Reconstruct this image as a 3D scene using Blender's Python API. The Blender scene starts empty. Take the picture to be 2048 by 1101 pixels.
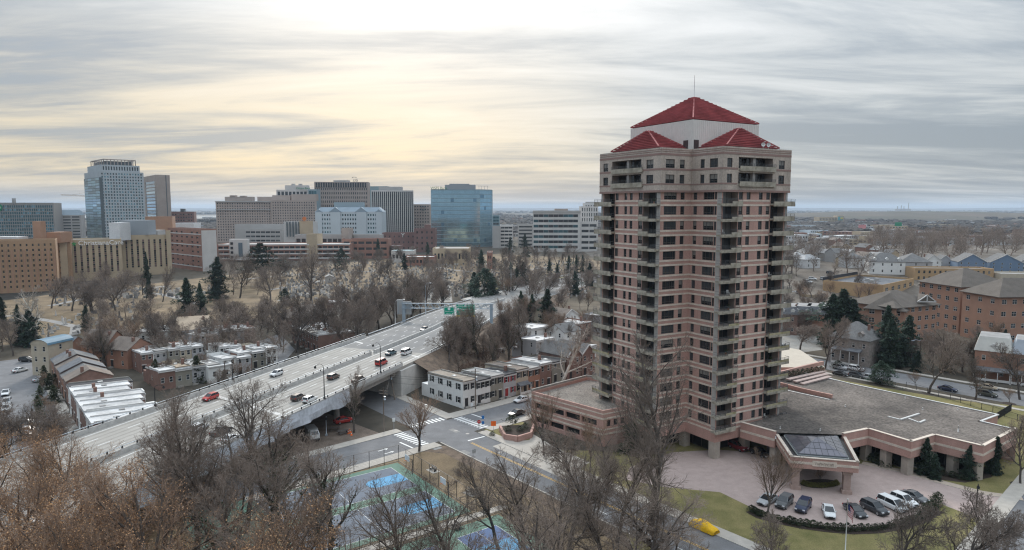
import bpy, math, random
from mathutils import Vector, Matrix
R = math.radians
rng = random.Random(7)
SC = bpy.context.scene
COL = SC.collection
# ---------------------------------------------------------------- camera
H = 51.0
PITCH = math.atan(134 / 1365)
cam = bpy.data.cameras.new('camera'); camo = bpy.data.objects.new('camera', cam); COL.objects.link(camo)
camo.location = (0, 0, H); camo.rotation_euler = (math.pi / 2 - PITCH, 0, 0)
cam.lens = 24; cam.sensor_width = 36; cam.clip_start = 1; cam.clip_end = 60000
SC.camera = camo
# ---------------------------------------------------------------- sky
SUN_EL, SUN_AZ = R(27), R(-9)          # azimuth measured from +Y, negative to the left
W = bpy.data.worlds.new('World'); SC.world = W; W.use_nodes = True
def build_world():
    nt = W.node_tree; N = nt.nodes; L = nt.links
    for n in list(N): N.remove(n)
    out = N.new('ShaderNodeOutputWorld'); bg = N.new('ShaderNodeBackground'); bg.inputs[1].default_value = 0.1
    L.new(bg.outputs[0], out.inputs[0])
    sky = N.new('ShaderNodeTexSky'); sky.sky_type = 'NISHITA'; sky.sun_disc = False
    sky.sun_elevation = SUN_EL; sky.sun_rotation = SUN_AZ; sky.altitude = 100; sky.dust_density = 2
    tc = N.new('ShaderNodeTexCoord'); sep = N.new('ShaderNodeSeparateXYZ'); L.new(tc.outputs['Generated'], sep.inputs[0])
    def m(op, a, b=None, c=None, cl=False):
        n = N.new('ShaderNodeMath'); n.operation = op; n.use_clamp = cl
        for i, q in enumerate((a, b, c)):
            if q is None: continue
            if isinstance(q, (int, float)): n.inputs[i].default_value = q
            else: L.new(q, n.inputs[i])
        return n.outputs[0]
    x, y, z = sep.outputs
    zp = m('MAXIMUM', z, 0.0)
    den = m('ADD', zp, 0.09)
    comb = N.new('ShaderNodeCombineXYZ')
    L.new(m('MULTIPLY', m('DIVIDE', x, den), 0.33), comb.inputs[0]); L.new(m('DIVIDE', y, den), comb.inputs[1])
    def noise(scale, detail, rough, dist, off):
        mp = N.new('ShaderNodeMapping'); mp.inputs['Location'].default_value = off
        L.new(comb.outputs[0], mp.inputs[0])
        n = N.new('ShaderNodeTexNoise'); n.inputs['Scale'].default_value = scale; n.inputs['Detail'].default_value = detail
        n.inputs['Roughness'].default_value = rough; n.inputs['Distortion'].default_value = dist
        L.new(mp.outputs[0], n.inputs['Vector']); return n.outputs['Fac']
    n1 = noise(0.62, 8, 0.60, 0.9, (2.3, 1.1, 0)); n2 = noise(1.5, 8, 0.62, 0.5, (7.7, 4.2, 0)); n3 = noise(0.22, 3, 0.5, 0.0, (4.4, 9.3, 0))
    f = m('ADD', m('MULTIPLY', n1, 0.62), m('ADD', m('MULTIPLY', n2, 0.44), m('MULTIPLY', n3, 0.36)))
    sunv = (math.sin(SUN_AZ) * math.cos(SUN_EL), math.cos(SUN_AZ) * math.cos(SUN_EL), math.sin(SUN_EL))
    dot = m('ADD', m('ADD', m('MULTIPLY', x, sunv[0]), m('MULTIPLY', y, sunv[1])), m('MULTIPLY', z, sunv[2]))
    dp = m('MAXIMUM', dot, 0.0)
    glow = m('POWER', dp, 22.0); wide = m('POWER', dp, 5.0)
    # shade of the cloud deck: thick = dark, thin = bright; thinner round the sun
    f2 = m('ADD', f, m('ADD', m('MULTIPLY', glow, 0.012), m('MULTIPLY', m('SUBTRACT', wide, 0.82), 0.11)))
    ramp = N.new('ShaderNodeValToRGB'); L.new(f2, ramp.inputs[0]); e = ramp.color_ramp.elements
    e[0].position = 0.605; e[0].color = (0.315, 0.365, 0.42, 1)
    e[1].position = 0.865; e[1].color = (0.86, 0.875, 0.88, 1)
    a = ramp.color_ramp.elements.new(0.675); a.color = (0.43, 0.475, 0.515, 1)
    b = ramp.color_ramp.elements.new(0.735); b.color = (0.61, 0.64, 0.655, 1)
    # warm light under the deck, low over the horizon towards the sun
    el = m('MULTIPLY', m('SUBTRACT', 0.26, zp), 1 / 0.2, cl=True)
    up = m('MULTIPLY', m('SUBTRACT', zp, 0.005), 1 / 0.05, cl=True)
    az = m('ADD', m('MULTIPLY', x, -0.42), m('MULTIPLY', y, 0.9))
    azf = m('MULTIPLY', m('SUBTRACT', az, 0.79), 1 / 0.17, cl=True)
    thin = m('MULTIPLY', m('SUBTRACT', f, 0.605), 1 / 0.15, cl=True)
    wf = m('MULTIPLY', m('MULTIPLY', m('MULTIPLY', el, up), azf), m('ADD', m('MULTIPLY', thin, 0.95), 0.05))
    mixw = N.new('ShaderNodeMix'); mixw.data_type = 'RGBA'; L.new(m('MULTIPLY', wf, 0.9), mixw.inputs[0])
    L.new(ramp.outputs[0], mixw.inputs[6]); mixw.inputs[7].default_value = (0.98, 0.79, 0.50, 1)
    # overcast rise, boosted past CIE towards the unseen zenith to brighten the ground
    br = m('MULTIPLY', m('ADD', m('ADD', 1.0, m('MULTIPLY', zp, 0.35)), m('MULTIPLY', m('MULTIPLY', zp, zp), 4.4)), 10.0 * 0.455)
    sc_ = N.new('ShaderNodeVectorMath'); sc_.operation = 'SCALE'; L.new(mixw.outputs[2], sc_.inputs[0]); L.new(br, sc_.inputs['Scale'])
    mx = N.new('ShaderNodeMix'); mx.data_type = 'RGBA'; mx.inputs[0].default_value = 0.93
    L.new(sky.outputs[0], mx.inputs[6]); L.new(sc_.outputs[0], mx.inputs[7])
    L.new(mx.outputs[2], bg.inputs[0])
build_world()
# ---------------------------------------------------------------- sun behind the cloud deck
sl = bpy.data.lights.new('sun', 'SUN'); sl.energy = 1.4; sl.angle = R(14); sl.color = (1.0, 0.95, 0.88)
so = bpy.data.objects.new('sun', sl); COL.objects.link(so); so.location = (0, 0, 300)
so.rotation_euler = Vector((math.sin(SUN_AZ) * math.cos(SUN_EL), math.cos(SUN_AZ) * math.cos(SUN_EL), math.sin(SUN_EL))).to_track_quat('Z', 'Y').to_euler()
# ---------------------------------------------------------------- exposure
vs = SC.view_settings; vs.view_transform = 'Standard'; vs.look = 'None'; vs.gamma = 1; vs.use_curve_mapping = False; vs.exposure = 0.88
SC.cycles.use_denoising = True; SC.cycles.denoising_prefilter = 'NONE'; SC.cycles.use_adaptive_sampling = False; SC.cycles.filter_width = 1.2; SC.cycles.sample_clamp_indirect = 4.0; SC.cycles.sample_clamp_direct = 6.0
SC.cycles.max_bounces = 6; SC.cycles.diffuse_bounces = 3; SC.cycles.glossy_bounces = 3; SC.cycles.volume_bounces = 1
SC.cycles.transparent_max_bounces = 6; SC.cycles.caustics_reflective = False; SC.cycles.caustics_refractive = False

# ================================================================ helpers
CP, SP = math.cos(PITCH), math.sin(PITCH)
def site(px, py, z=0.0):
    """survey: where the line of sight through a photo pixel meets the level z"""
    u = (px - 1024) / 1365; v = (py - 550.5) / 1365
    t = (z - H) / (-SP - v * CP)
    return Vector((u * t, (CP - v * SP) * t, z))
def height_at(p, py):
    """height of a point above p=(x, y) seen at photo row py"""
    v = (py - 550.5) / 1365
    zc = p[1] / (CP - v * SP)
    return H - zc * (SP + v * CP)
def x_at(px, y, z=20):
    return (px - 1024) / 1365 * (y * CP + (H - z) * SP)

MATS = {}
def mat(name, col, rough=0.85, nz=None, amt=0.15, col2=None, rnd=0.0, metal=0.0, spec=0.3, bump=0.0, detail=5, stretch=None, nz2=None, amt2=0.1):
    if name in MATS: return MATS[name]
    m = bpy.data.materials.new(name); m.use_nodes = True; MATS[name] = m
    nt = m.node_tree; N = nt.nodes; L = nt.links; bs = N['Principled BSDF']
    bs.inputs['Roughness'].default_value = rough; bs.inputs['Metallic'].default_value = metal
    bs.inputs['Specular IOR Level'].default_value = spec
    c = (*col, 1)
    if nz is None and not rnd:
        bs.inputs['Base Color'].default_value = c; return m
    cur = None
    if nz is not None:
        tc = N.new('ShaderNodeTexCoord'); no = N.new('ShaderNodeTexNoise'); no.inputs['Scale'].default_value = nz; no.inputs['Detail'].default_value = detail
        no.inputs['Roughness'].default_value = 0.62
        src = tc.outputs['Object']
        if stretch:
            mp = N.new('ShaderNodeMapping'); mp.inputs['Scale'].default_value = stretch; L.new(src, mp.inputs[0]); src = mp.outputs[0]
        L.new(src, no.inputs['Vector'])
        rp = N.new('ShaderNodeValToRGB'); L.new(no.outputs['Fac'], rp.inputs[0]); e = rp.color_ramp.elements
        e[0].position = 0.3; e[1].position = 0.7
        e[0].color = (*[max(0, v * (1 - amt)) for v in col], 1); e[1].color = (*(col2 or [v * (1 + amt) for v in col]), 1)
        cur = rp.outputs[0]
        if nz2:
            n2 = N.new('ShaderNodeTexNoise'); n2.inputs['Scale'].default_value = nz2; n2.inputs['Detail'].default_value = 4; L.new(tc.outputs['Object'], n2.inputs['Vector'])
            mr = N.new('ShaderNodeMapRange'); mr.inputs[1].default_value = 0.3; mr.inputs[2].default_value = 0.7; mr.inputs[3].default_value = 1 - amt2; mr.inputs[4].default_value = 1 + amt2
            L.new(n2.outputs['Fac'], mr.inputs[0]); vm = N.new('ShaderNodeVectorMath'); vm.operation = 'SCALE'; L.new(cur, vm.inputs[0]); L.new(mr.outputs[0], vm.inputs['Scale']); cur = vm.outputs[0]
        if bump:
            bp = N.new('ShaderNodeBump'); bp.inputs['Strength'].default_value = bump; bp.inputs['Distance'].default_value = 0.1
            L.new(no.outputs['Fac'], bp.inputs['Height']); L.new(bp.outputs[0], bs.inputs['Normal'])
    if rnd:
        oi = N.new('ShaderNodeObjectInfo'); mr = N.new('ShaderNodeMapRange'); mr.inputs[3].default_value = 1 - rnd; mr.inputs[4].default_value = 1 + rnd
        L.new(oi.outputs['Random'], mr.inputs[0]); vm = N.new('ShaderNodeVectorMath'); vm.operation = 'SCALE'
        if cur: L.new(cur, vm.inputs[0])
        else: vm.inputs[0].default_value = col
        L.new(mr.outputs[0], vm.inputs['Scale']); cur = vm.outputs[0]
    L.new(cur, bs.inputs['Base Color'])
    return m

class MB:
    """collects faces; build() links them as one mesh object"""
    def __init__(s): s.v = []; s.f = []; s.m = []; s.sm = []
    def face(s, pts, mi=0, sm=False):
        i = len(s.v); s.v += [tuple(p) for p in pts]; s.f.append(tuple(range(i, i + len(pts)))); s.m.append(mi); s.sm.append(sm)
    def faces(s, vs, fs, mi=0, sm=False):
        i = len(s.v); s.v += [tuple(p) for p in vs]
        for f in fs: s.f.append(tuple(i + k for k in f)); s.m.append(mi); s.sm.append(sm)
    def box(s, c, size, rz=0.0, mi=0):
        """c = centre of the base"""
        hx, hy, hz = size[0] / 2, size[1] / 2, size[2]; ca, sa = math.cos(rz), math.sin(rz)
        vs = [(c[0] + x * ca - y * sa, c[1] + x * sa + y * ca, c[2] + z) for z in (0, hz) for x, y in ((-hx, -hy), (hx, -hy), (hx, hy), (-hx, hy))]
        s.faces(vs, [(3, 2, 1, 0), (4, 5, 6, 7), (0, 1, 5, 4), (1, 2, 6, 5), (2, 3, 7, 6), (3, 0, 4, 7)], mi)
    def prism(s, poly, z0, z1, mi=0, top=True, bot=False, mt=None):
        """poly counter-clockwise"""
        n = len(poly); i = [(p[0], p[1], z0) for p in poly]; j = [(p[0], p[1], z1) for p in poly]
        for k in range(n): s.face([i[k], i[(k + 1) % n], j[(k + 1) % n], j[k]], mi)
        if top: s.face(j, mi if mt is None else mt)
        if bot: s.face(i[::-1], mi)
    def bar(s, a, b, w, d=None, mi=0):
        """square bar from a to b"""
        a = Vector(a); b = Vector(b); d = d or w; t = (b - a)
        if t.length < 1e-6: return
        t.normalize(); up = Vector((0, 0, 1)) if abs(t.z) < 0.95 else Vector((1, 0, 0))
        x = t.cross(up).normalized() * w / 2; y = t.cross(x).normalized() * d / 2
        q = [x + y, x - y, -x - y, -x + y]
        s.faces([a + k for k in q] + [b + k for k in q], [(0, 1, 5, 4), (1, 2, 6, 5), (2, 3, 7, 6), (3, 0, 4, 7), (3, 2, 1, 0), (4, 5, 6, 7)], mi)
    def tube(s, pts, rad, k=6, mi=0, cap=True, sm=True):
        rings = []; n = len(pts); P = [Vector(p) for p in pts]; base = len(s.v)
        for i in range(n):
            t = (P[min(i + 1, n - 1)] - P[max(i - 1, 0)]).normalized()
            up = Vector((0, 0, 1)) if abs(t.z) < 0.9 else Vector((1, 0, 0))
            a = t.cross(up).normalized(); b = t.cross(a)
            r = rad[i] if isinstance(rad, (list, tuple)) else rad
            for j in range(k):
                an = 2 * math.pi * j / k; s.v.append(tuple(P[i] + a * (math.cos(an) * r) + b * (math.sin(an) * r)))
        for i in range(n - 1):
            for j in range(k):
                j2 = (j + 1) % k
                s.f.append((base + i * k + j, base + i * k + j2, base + (i + 1) * k + j2, base + (i + 1) * k + j)); s.m.append(mi); s.sm.append(sm)
        if cap:
            s.f.append(tuple(base + j for j in range(k))); s.m.append(mi); s.sm.append(False)
            s.f.append(tuple(base + (n - 1) * k + j for j in range(k - 1, -1, -1))); s.m.append(mi); s.sm.append(False)
    def mesh(s, name, mats):
        me = bpy.data.meshes.new(name); me.from_pydata(s.v, [], s.f)
        for m in (mats if isinstance(mats, (list, tuple)) else [mats]): me.materials.append(m)
        if any(s.m): me.polygons.foreach_set('material_index', s.m)
        me.polygons.foreach_set('use_smooth', s.sm)
        me.update(); return me
    def build(s, name, mats, parent=None, loc=None, off=None):
        if off is not None: s.v = [(p[0] - off[0], p[1] - off[1], p[2] - off[2]) for p in s.v]
        return ob(name, s.mesh(name, mats), parent, loc)
def ob(name, me, parent=None, loc=None, rz=0.0, sc=None):
    o = bpy.data.objects.new(name, me); COL.objects.link(o)
    if parent is not None: o.parent = parent
    if loc is not None: o.location = loc
    if rz: o.rotation_euler = (0, 0, rz)
    if sc is not None: o.scale = sc if isinstance(sc, (tuple, list, Vector)) else (sc, sc, sc)
    return o
def tag(o, label, cat, group=None, kind=None):
    o['label'] = label
    if cat: o['category'] = cat
    if group: o['group'] = group
    if kind: o['kind'] = kind
    return o
def thing(name, label, cat, loc=(0, 0, 0), rz=0.0, group=None):
    o = ob(name, None, None, loc, rz); o.empty_display_size = 0.5
    return tag(o, label, cat, group)
def struct(o, label=None):
    o['kind'] = 'structure'
    if label: o['label'] = label
    return o
def stuff(o, label=None):
    o['kind'] = 'stuff'
    if label: o['label'] = label
    return o
_dup = {}
def dup(root, loc, rz=0.0, label=None, group=None, sc=None):
    r = root.copy(); COL.objects.link(r); r.location = loc; r.rotation_euler = (0, 0, rz)
    if sc is not None: r.scale = sc if isinstance(sc, (tuple, list)) else (sc, sc, sc)
    if label: r['label'] = label
    if group: r['group'] = group
    key = root.name
    if key not in _dup: _dup[key] = [(ch, list(ch.children)) for ch in root.children]
    for ch, gs in _dup[key]:
        c = ch.copy(); COL.objects.link(c); c.parent = r
        for g in gs:
            d = g.copy(); COL.objects.link(d); d.parent = c
    return r
# ---------------------------------------------------------------- text as mesh
_txt = {}
def text_mesh(s, size, depth, m, align='LEFT'):
    k = (s, size, depth, m.name, align)
    if k in _txt: return _txt[k]
    cu = bpy.data.curves.new('lettering', 'FONT'); cu.body = s; cu.size = size; cu.extrude = depth; cu.align_x = align; cu.resolution_u = 3
    o = bpy.data.objects.new('lettering', cu); COL.objects.link(o)
    dg = bpy.context.evaluated_depsgraph_get(); me = bpy.data.meshes.new_from_object(o.evaluated_get(dg))
    bpy.data.objects.remove(o); bpy.data.curves.remove(cu)
    me.materials.clear(); me.materials.append(m); _txt[k] = me
    return me
def lettering(s, size, m, parent, loc, rz, depth=0.05, align='LEFT', name='lettering'):
    """upright text facing local -y after rotation rz"""
    o = ob(name, text_mesh(s, size, depth, m, align), parent, loc); o.rotation_euler = (math.pi / 2, 0, rz); return o

# ================================================================ facades
# wall edges run counter-clockwise seen from above, so the outside is on the right of u
GL = {}
def glass_set():
    GL['dark'] = mat('window_glass_dark', (0.018, 0.022, 0.026), 0.12, spec=0.5)
    GL['mid'] = mat('window_glass_grey', (0.055, 0.06, 0.065), 0.12, spec=0.5)
    GL['blind'] = mat('window_glass_blind', (0.20, 0.19, 0.175), 0.25, spec=0.5)
    GL['teal'] = mat('coated_glass_teal', (0.16, 0.33, 0.40), 0.10, metal=0.75, rnd=0.12)
    GL['blue'] = mat('coated_glass_blue', (0.17, 0.31, 0.42), 0.10, metal=0.7, rnd=0.10)
    GL['sky'] = mat('coated_glass_pale', (0.34, 0.52, 0.62), 0.06, metal=0.9, rnd=0.06)
    GL['dteal'] = mat('coated_glass_dark_teal', (0.05, 0.13, 0.155), 0.12, metal=0.5, rnd=0.25)
glass_set()
def facade(mb, o, u, z0, z1, W_, openings, mi=0, rmi=None, t=0.0):
    """wall from o along unit u (2-D), width W_, with openings (a0, a1, b0, b1, depth); b in world z"""
    rmi = mi if rmi is None else rmi
    nx, ny = u[1], -u[0]
    def p(a, z, d=0.0): return (o[0] + u[0] * a - nx * d, o[1] + u[1] * a - ny * d, z)
    zs = sorted({round(z0, 4), round(z1, 4)} | {round(q[k], 4) for q in openings for k in (2, 3)})
    zs = [z for z in zs if z0 - 1e-3 <= z <= z1 + 1e-3]
    for za, zb in zip(zs, zs[1:]):
        if zb - za < 1e-4: continue
        zm = (za + zb) / 2
        bl = sorted((q[0], q[1]) for q in openings if q[2] < zm < q[3]); a = 0.0
        for s0, s1 in bl:
            if s0 > a + 1e-4: mb.face([p(a, za), p(s0, za), p(s0, zb), p(a, zb)], mi)
            a = max(a, s1)
        if a < W_ - 1e-4: mb.face([p(a, za), p(W_, za), p(W_, zb), p(a, zb)], mi)
    for a0, a1, b0, b1, d in openings:
        mb.face([p(a0, b0), p(a0, b1), p(a0, b1, d), p(a0, b0, d)][::-1], rmi)
        mb.face([p(a1, b0), p(a1, b0, d), p(a1, b1, d), p(a1, b1)][::-1], rmi)
        mb.face([p(a0, b0), p(a0, b0, d), p(a1, b0, d), p(a1, b0)][::-1], rmi)
        mb.face([p(a0, b1), p(a1, b1), p(a1, b1, d), p(a0, b1, d)][::-1], rmi)
WINC = {}
def win_mesh(w, h, style, gm, fm):
    """local: x across, -y outward, z up, origin bottom left at the pane"""
    k = (round(w, 2), round(h, 2), style, gm.name, fm.name)
    if k in WINC: return WINC[k]
    def frame(vb, hb, t=0.07):
        mb = MB()
        for x in [0, w - t] + vb: mb.box((x + t / 2, -0.03, 0), (t, 0.06, h), 0, 1)
        xs = [0] + sorted(vb) + [w - t]
        for za in [0, h - t] + hb:
            for xa, xb in zip(xs, xs[1:]): mb.box(((xa + t + xb) / 2, -0.03, za), (xb - xa - t, 0.056, t), 0, 1)
        return mb
    if style == 'p':                                   # plain pane
        mb = MB(); mb.face([(0, 0, 0), (w, 0, 0), (w, 0, h), (0, 0, h)], 0)
        r = mb.mesh('window', [gm])
    elif style == 's':                                 # pane and frame in one small mesh
        t = min(0.12, w * 0.08); mb = MB(); mb.face([(0, 0, 0), (w, 0, 0), (w, 0, h), (0, 0, h)], 0)
        mb.box((w / 2, -0.04, h * 0.48), (w, 0.08, t), 0, 1); mb.box((w / 2, -0.12, -0.0), (w, 0.24, t), 0, 1)
        r = mb.mesh('window', [gm, fm])
    else:
        vb, hb = {'sash': ([], [h * 0.5]), 'narrow': ([], [h * 0.24]), 'wide': ([w * 0.28, w * 0.62, w * 0.8], [h * 0.24]), 'two': ([w * 0.5], [h * 0.24]), 'door': ([w * 0.33, w * 0.66], []), 'pair': ([w * 0.5], [h * 0.5])}[style]
        fr = frame(vb, hb); fr.m = [0] * len(fr.m); pa = MB(); zc_ = h * 0.45 if gm is GL['blind'] and h < 2.2 else 0.02
        pa.face([(0.02, 0, zc_), (w - 0.02, 0, zc_), (w - 0.02, 0, h - 0.02), (0.02, 0, h - 0.02)])
        if zc_ > 0.1: pa.face([(0.02, 0, 0.02), (w - 0.02, 0, 0.02), (w - 0.02, 0, zc_), (0.02, 0, zc_)], 1)
        r = (fr.mesh('window', [fm]), pa.mesh('pane', [gm, GL['dark']]))
    WINC[k] = r; return r
def put_window(par, base, o, u, a0, b0, w, h, d, style, gm, fm):
    nx, ny = u[1], -u[0]; rz = math.atan2(u[1], u[0]); dd = d - 0.02
    loc = (o[0] + u[0] * a0 - nx * dd - base[0], o[1] + u[1] * a0 - ny * dd - base[1], b0 - base[2])
    r = win_mesh(w, h, style, gm, fm)
    if isinstance(r, tuple):
        q = ob('window', r[0], par, loc, rz); ob('pane', r[1], q)
        return q
    return ob('window', r, par, loc, rz)
def edge(poly, i):
    a = Vector(poly[i][:2]); b = Vector(poly[(i + 1) % len(poly)][:2]); d = b - a
    return a, d.normalized(), d.length
def grid(L_, z0, z1, nc, nr, wf, hf, ml=0.5, mr=0.5, mbm=1.0, mt=1.0, d=0.2, skip=None):
    """regular window openings on a wall of length L_"""
    cw = (L_ - ml - mr) / nc; ch = (z1 - z0 - mbm - mt) / nr; r = []
    for j in range(nr):
        for i in range(nc):
            if skip and skip(i, j): continue
            a = ml + cw * (i + 0.5 - wf / 2); b = z0 + mbm + ch * (j + 0.5 - hf / 2)
            r.append((a, a + cw * wf, b, b + ch * hf, d))
    return r
def block(name, label, cat, poly, z0, z1, wm, rm, walls, group=None, fm=None, style='s', glass=('dark', 'mid', 'blind'), gw=(5, 3, 1), parapet=0.8, cap=290, roofname='roof', par=None, winname='window', wallname='wall'):
    """a flat-roofed building; walls = {edge index: [opening lists]}"""
    base = Vector((sum(p[0] for p in poly) / len(poly), sum(p[1] for p in poly) / len(poly), z0))
    root = par or thing(name, label, cat, base, 0, group)
    if par: base = Vector(par.location)
    fm = fm or mat('window_frame_grey', (0.25, 0.25, 0.25), 0.6)
    mb = MB(); nwin = root.get('nw', 0); extra = {}
    for i in range(len(poly)):
        a, u, L_ = edge(poly, i)
        op = walls.get(i, [])
        facade(mb, a, u, z0, z1, L_, op, 0)
        for q in op:
            g = rng.choices(glass, gw[:len(glass)])[0] if len(glass) > 1 else glass[0]
            if nwin < cap:
                put_window(root, base, a, u, q[0], q[2], q[1] - q[0], q[3] - q[2], q[4], style, GL[g], fm); nwin += 1
            else:
                e = extra.setdefault(g, MB()); nx, ny = u[1], -u[0]; dd = q[4] - 0.02
                def p(s_, z_): return (a[0] + u[0] * s_ - nx * dd, a[1] + u[1] * s_ - ny * dd, z_)
                e.face([p(q[0], q[2]), p(q[1], q[2]), p(q[1], q[3]), p(q[0], q[3])])
    if parapet:
        inn = inset(poly, 0.4)
        n = len(poly)
        for k in range(n):
            mb.face([(*poly[k][:2], z1), (*poly[(k + 1) % n][:2], z1), (*inn[(k + 1) % n], z1), (*inn[k], z1)])
            mb.face([(*inn[k], z1), (*inn[(k + 1) % n], z1), (*inn[(k + 1) % n], z1 - parapet), (*inn[k], z1 - parapet)])
        rf = MB(); rf.face([(*p, z1 - parapet) for p in inn])
    else:
        rf = MB(); rf.face([(*p[:2], z1 + 0.002) for p in poly])
    mb.build(wallname, wm, root, off=base); rf.build(roofname, rm, root, off=base)
    for g, e in extra.items(): stuff(e.build(winname, GL[g], root, off=base))
    root['nw'] = nwin
    return root
def inset(poly, d):
    n = len(poly); r = []
    for i in range(n):
        p = Vector(poly[i][:2]); a = (p - Vector(poly[i - 1][:2])).normalized(); b = (Vector(poly[(i + 1) % n][:2]) - p).normalized()
        na = Vector((-a.y, a.x)); nb = Vector((-b.y, b.x)); k = 1 + na.dot(nb)
        q = p + (na + nb) * (d / max(k, 0.3)); r.append((q.x, q.y))
    return r
def rect(p, yaw, w, d):
    """counter-clockwise footprint: front edge (0) from p along yaw, w wide, d deep (to the back)"""
    e = Vector((math.cos(yaw), math.sin(yaw))); f = Vector((-e.y, e.x)); p = Vector(p[:2])
    return [tuple(p), tuple(p + e * w), tuple(p + e * w + f * d), tuple(p + f * d)]
def face_rect(px0, px1, y0, yaw, d, z=30):
    """footprint whose front face spans photo columns px0..px1, its left end at distance y0"""
    a = Vector((x_at(px0, y0, z), y0)); e = Vector((math.cos(yaw), math.sin(yaw)))
    k = (px1 - 1024) / 1365
    # solve (a.x + s e.x) = k*((a.y + s e.y)*CP + (H-z)*SP)
    s = (k * (a.y * CP + (H - z) * SP) - a.x) / (e.x - k * e.y * CP)
    return rect(a, yaw, s, d)
# ================================================================ materials of the setting
ASPH = mat('asphalt_worn', (0.165, 0.165, 0.17), 0.9, nz=0.35, amt=0.16, nz2=6.0, amt2=0.12)
ASPH2 = mat('asphalt_highway', (0.215, 0.21, 0.203), 0.9, nz=0.12, amt=0.12, nz2=4.0, amt2=0.1, stretch=(1, 1, 1))
CONC = mat('concrete_deck', (0.35, 0.33, 0.30), 0.9, nz=0.15, amt=0.10, nz2=5.0, amt2=0.07)
CONCB = mat('concrete_barrier', (0.46, 0.45, 0.43), 0.9, nz=0.8, amt=0.18)
CONCD = mat('concrete_stained', (0.30, 0.285, 0.26), 0.9, nz=0.5, amt=0.25)
WALKM = mat('sidewalk_concrete', (0.42, 0.385, 0.34), 0.9, nz=0.7, amt=0.12, nz2=8, amt2=0.08)
KERB = mat('kerb_stone', (0.40, 0.38, 0.35), 0.9, nz=1.5, amt=0.12)
GRASSW = mat('winter_lawn', (0.15, 0.145, 0.05), 0.95, nz=0.22, amt=0.15, col2=(0.26, 0.215, 0.095), nz2=5.0, amt2=0.22, bump=0.3)
GRASSD = mat('dry_grass', (0.135, 0.10, 0.06), 0.95, nz=0.06, amt=0.35, col2=(0.265, 0.192, 0.115), nz2=3.0, amt2=0.25, bump=0.3)
LITTER = mat('leaf_litter', (0.10, 0.075, 0.058), 0.95, nz=0.5, amt=0.3, col2=(0.20, 0.145, 0.105), nz2=6.0, amt2=0.3, bump=0.4)
PAVER = mat('brick_pavers', (0.40, 0.315, 0.285), 0.85, nz=0.6, amt=0.10, nz2=9, amt2=0.10)
LINEW = mat('road_paint_white', (0.72, 0.72, 0.70), 0.7, nz=3, amt=0.12)
LINEY = mat('road_paint_yellow', (0.62, 0.36, 0.06), 0.7, nz=3, amt=0.12)
MULCH = mat('dark_mulch', (0.05, 0.036, 0.028), 0.95, nz=4, amt=0.4)
STEELG = mat('galvanised_steel', (0.42, 0.47, 0.52), 0.45, metal=0.4)
BLACKM = mat('black_metal', (0.025, 0.026, 0.028), 0.5)
WHITEP = mat('white_paint', (0.72, 0.72, 0.70), 0.6)
def ground_material():
    m = bpy.data.materials.new('countryside'); m.use_nodes = True; nt = m.node_tree; N = nt.nodes; L = nt.links; bs = N['Principled BSDF']
    bs.inputs['Roughness'].default_value = 0.95; bs.inputs['Specular IOR Level'].default_value = 0.1
    tc = N.new('ShaderNodeTexCoord')
    def nz(s, d, r=0.6):
        n = N.new('ShaderNodeTexNoise'); n.inputs['Scale'].default_value = s; n.inputs['Detail'].default_value = d; n.inputs['Roughness'].default_value = r
        L.new(tc.outputs['Object'], n.inputs['Vector']); return n.outputs['Fac']
    r1 = N.new('ShaderNodeValToRGB'); L.new(nz(0.004, 8), r1.inputs[0]); e = r1.color_ramp.elements
    e[0].position = 0.38; e[0].color = (0.05, 0.046, 0.04, 1); e[1].position = 0.66; e[1].color = (0.15, 0.122, 0.09, 1)
    k = r1.color_ramp.elements.new(0.5); k.color = (0.085, 0.073, 0.057, 1)
    mr = N.new('ShaderNodeMapRange'); mr.inputs[1].default_value = 0.3; mr.inputs[2].default_value = 0.7; mr.inputs[3].default_value = 0.7; mr.inputs[4].default_value = 1.3
    L.new(nz(0.12, 6), mr.inputs[0])
    vm = N.new('ShaderNodeVectorMath'); vm.operation = 'SCALE'; L.new(r1.outputs[0], vm.inputs[0]); L.new(mr.outputs[0], vm.inputs['Scale'])
    L.new(vm.outputs[0], bs.inputs['Base Color']); MATS['countryside'] = m; return m
g = MB(); g.face([(-26000, -600, 0), (26000, -600, 0), (26000, 30000, 0), (-26000, 30000, 0)])
struct(g.build('ground', ground_material()), 'brown winter ground reaching to the horizon')
def sheet(name, pts, z, m, label=None, par=None):
    b = MB(); q = [(p[0], p[1], z) for p in pts]
    ar = sum(q[i][0] * q[(i + 1) % len(q)][1] - q[(i + 1) % len(q)][0] * q[i][1] for i in range(len(q)))
    b.face(q if ar > 0 else q[::-1]); o = b.build(name, m, par)
    return o if par else struct(o, label)
def S(*pp): return [site(a, b) for a, b in pp]
D1 = Vector((0.73, 0.683)).normalized(); D2 = Vector((0.63, -0.777)).normalized()
N1 = Vector((-D1.y, D1.x)); N2 = Vector((-D2.y, D2.x))
def ribbon(pts, w0, w1, z=0.0):
    """polygon strip offset w0..w1 to the left of the polyline (negative = right)"""
    P = [Vector(p[:2]) for p in pts]; a = []; b = []
    for i, p in enumerate(P):
        t = (P[min(i + 1, len(P) - 1)] - P[max(i - 1, 0)]).normalized(); n = Vector((-t.y, t.x))
        a.append(p + n * w0); b.append(p + n * w1)
    return a, b
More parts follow.
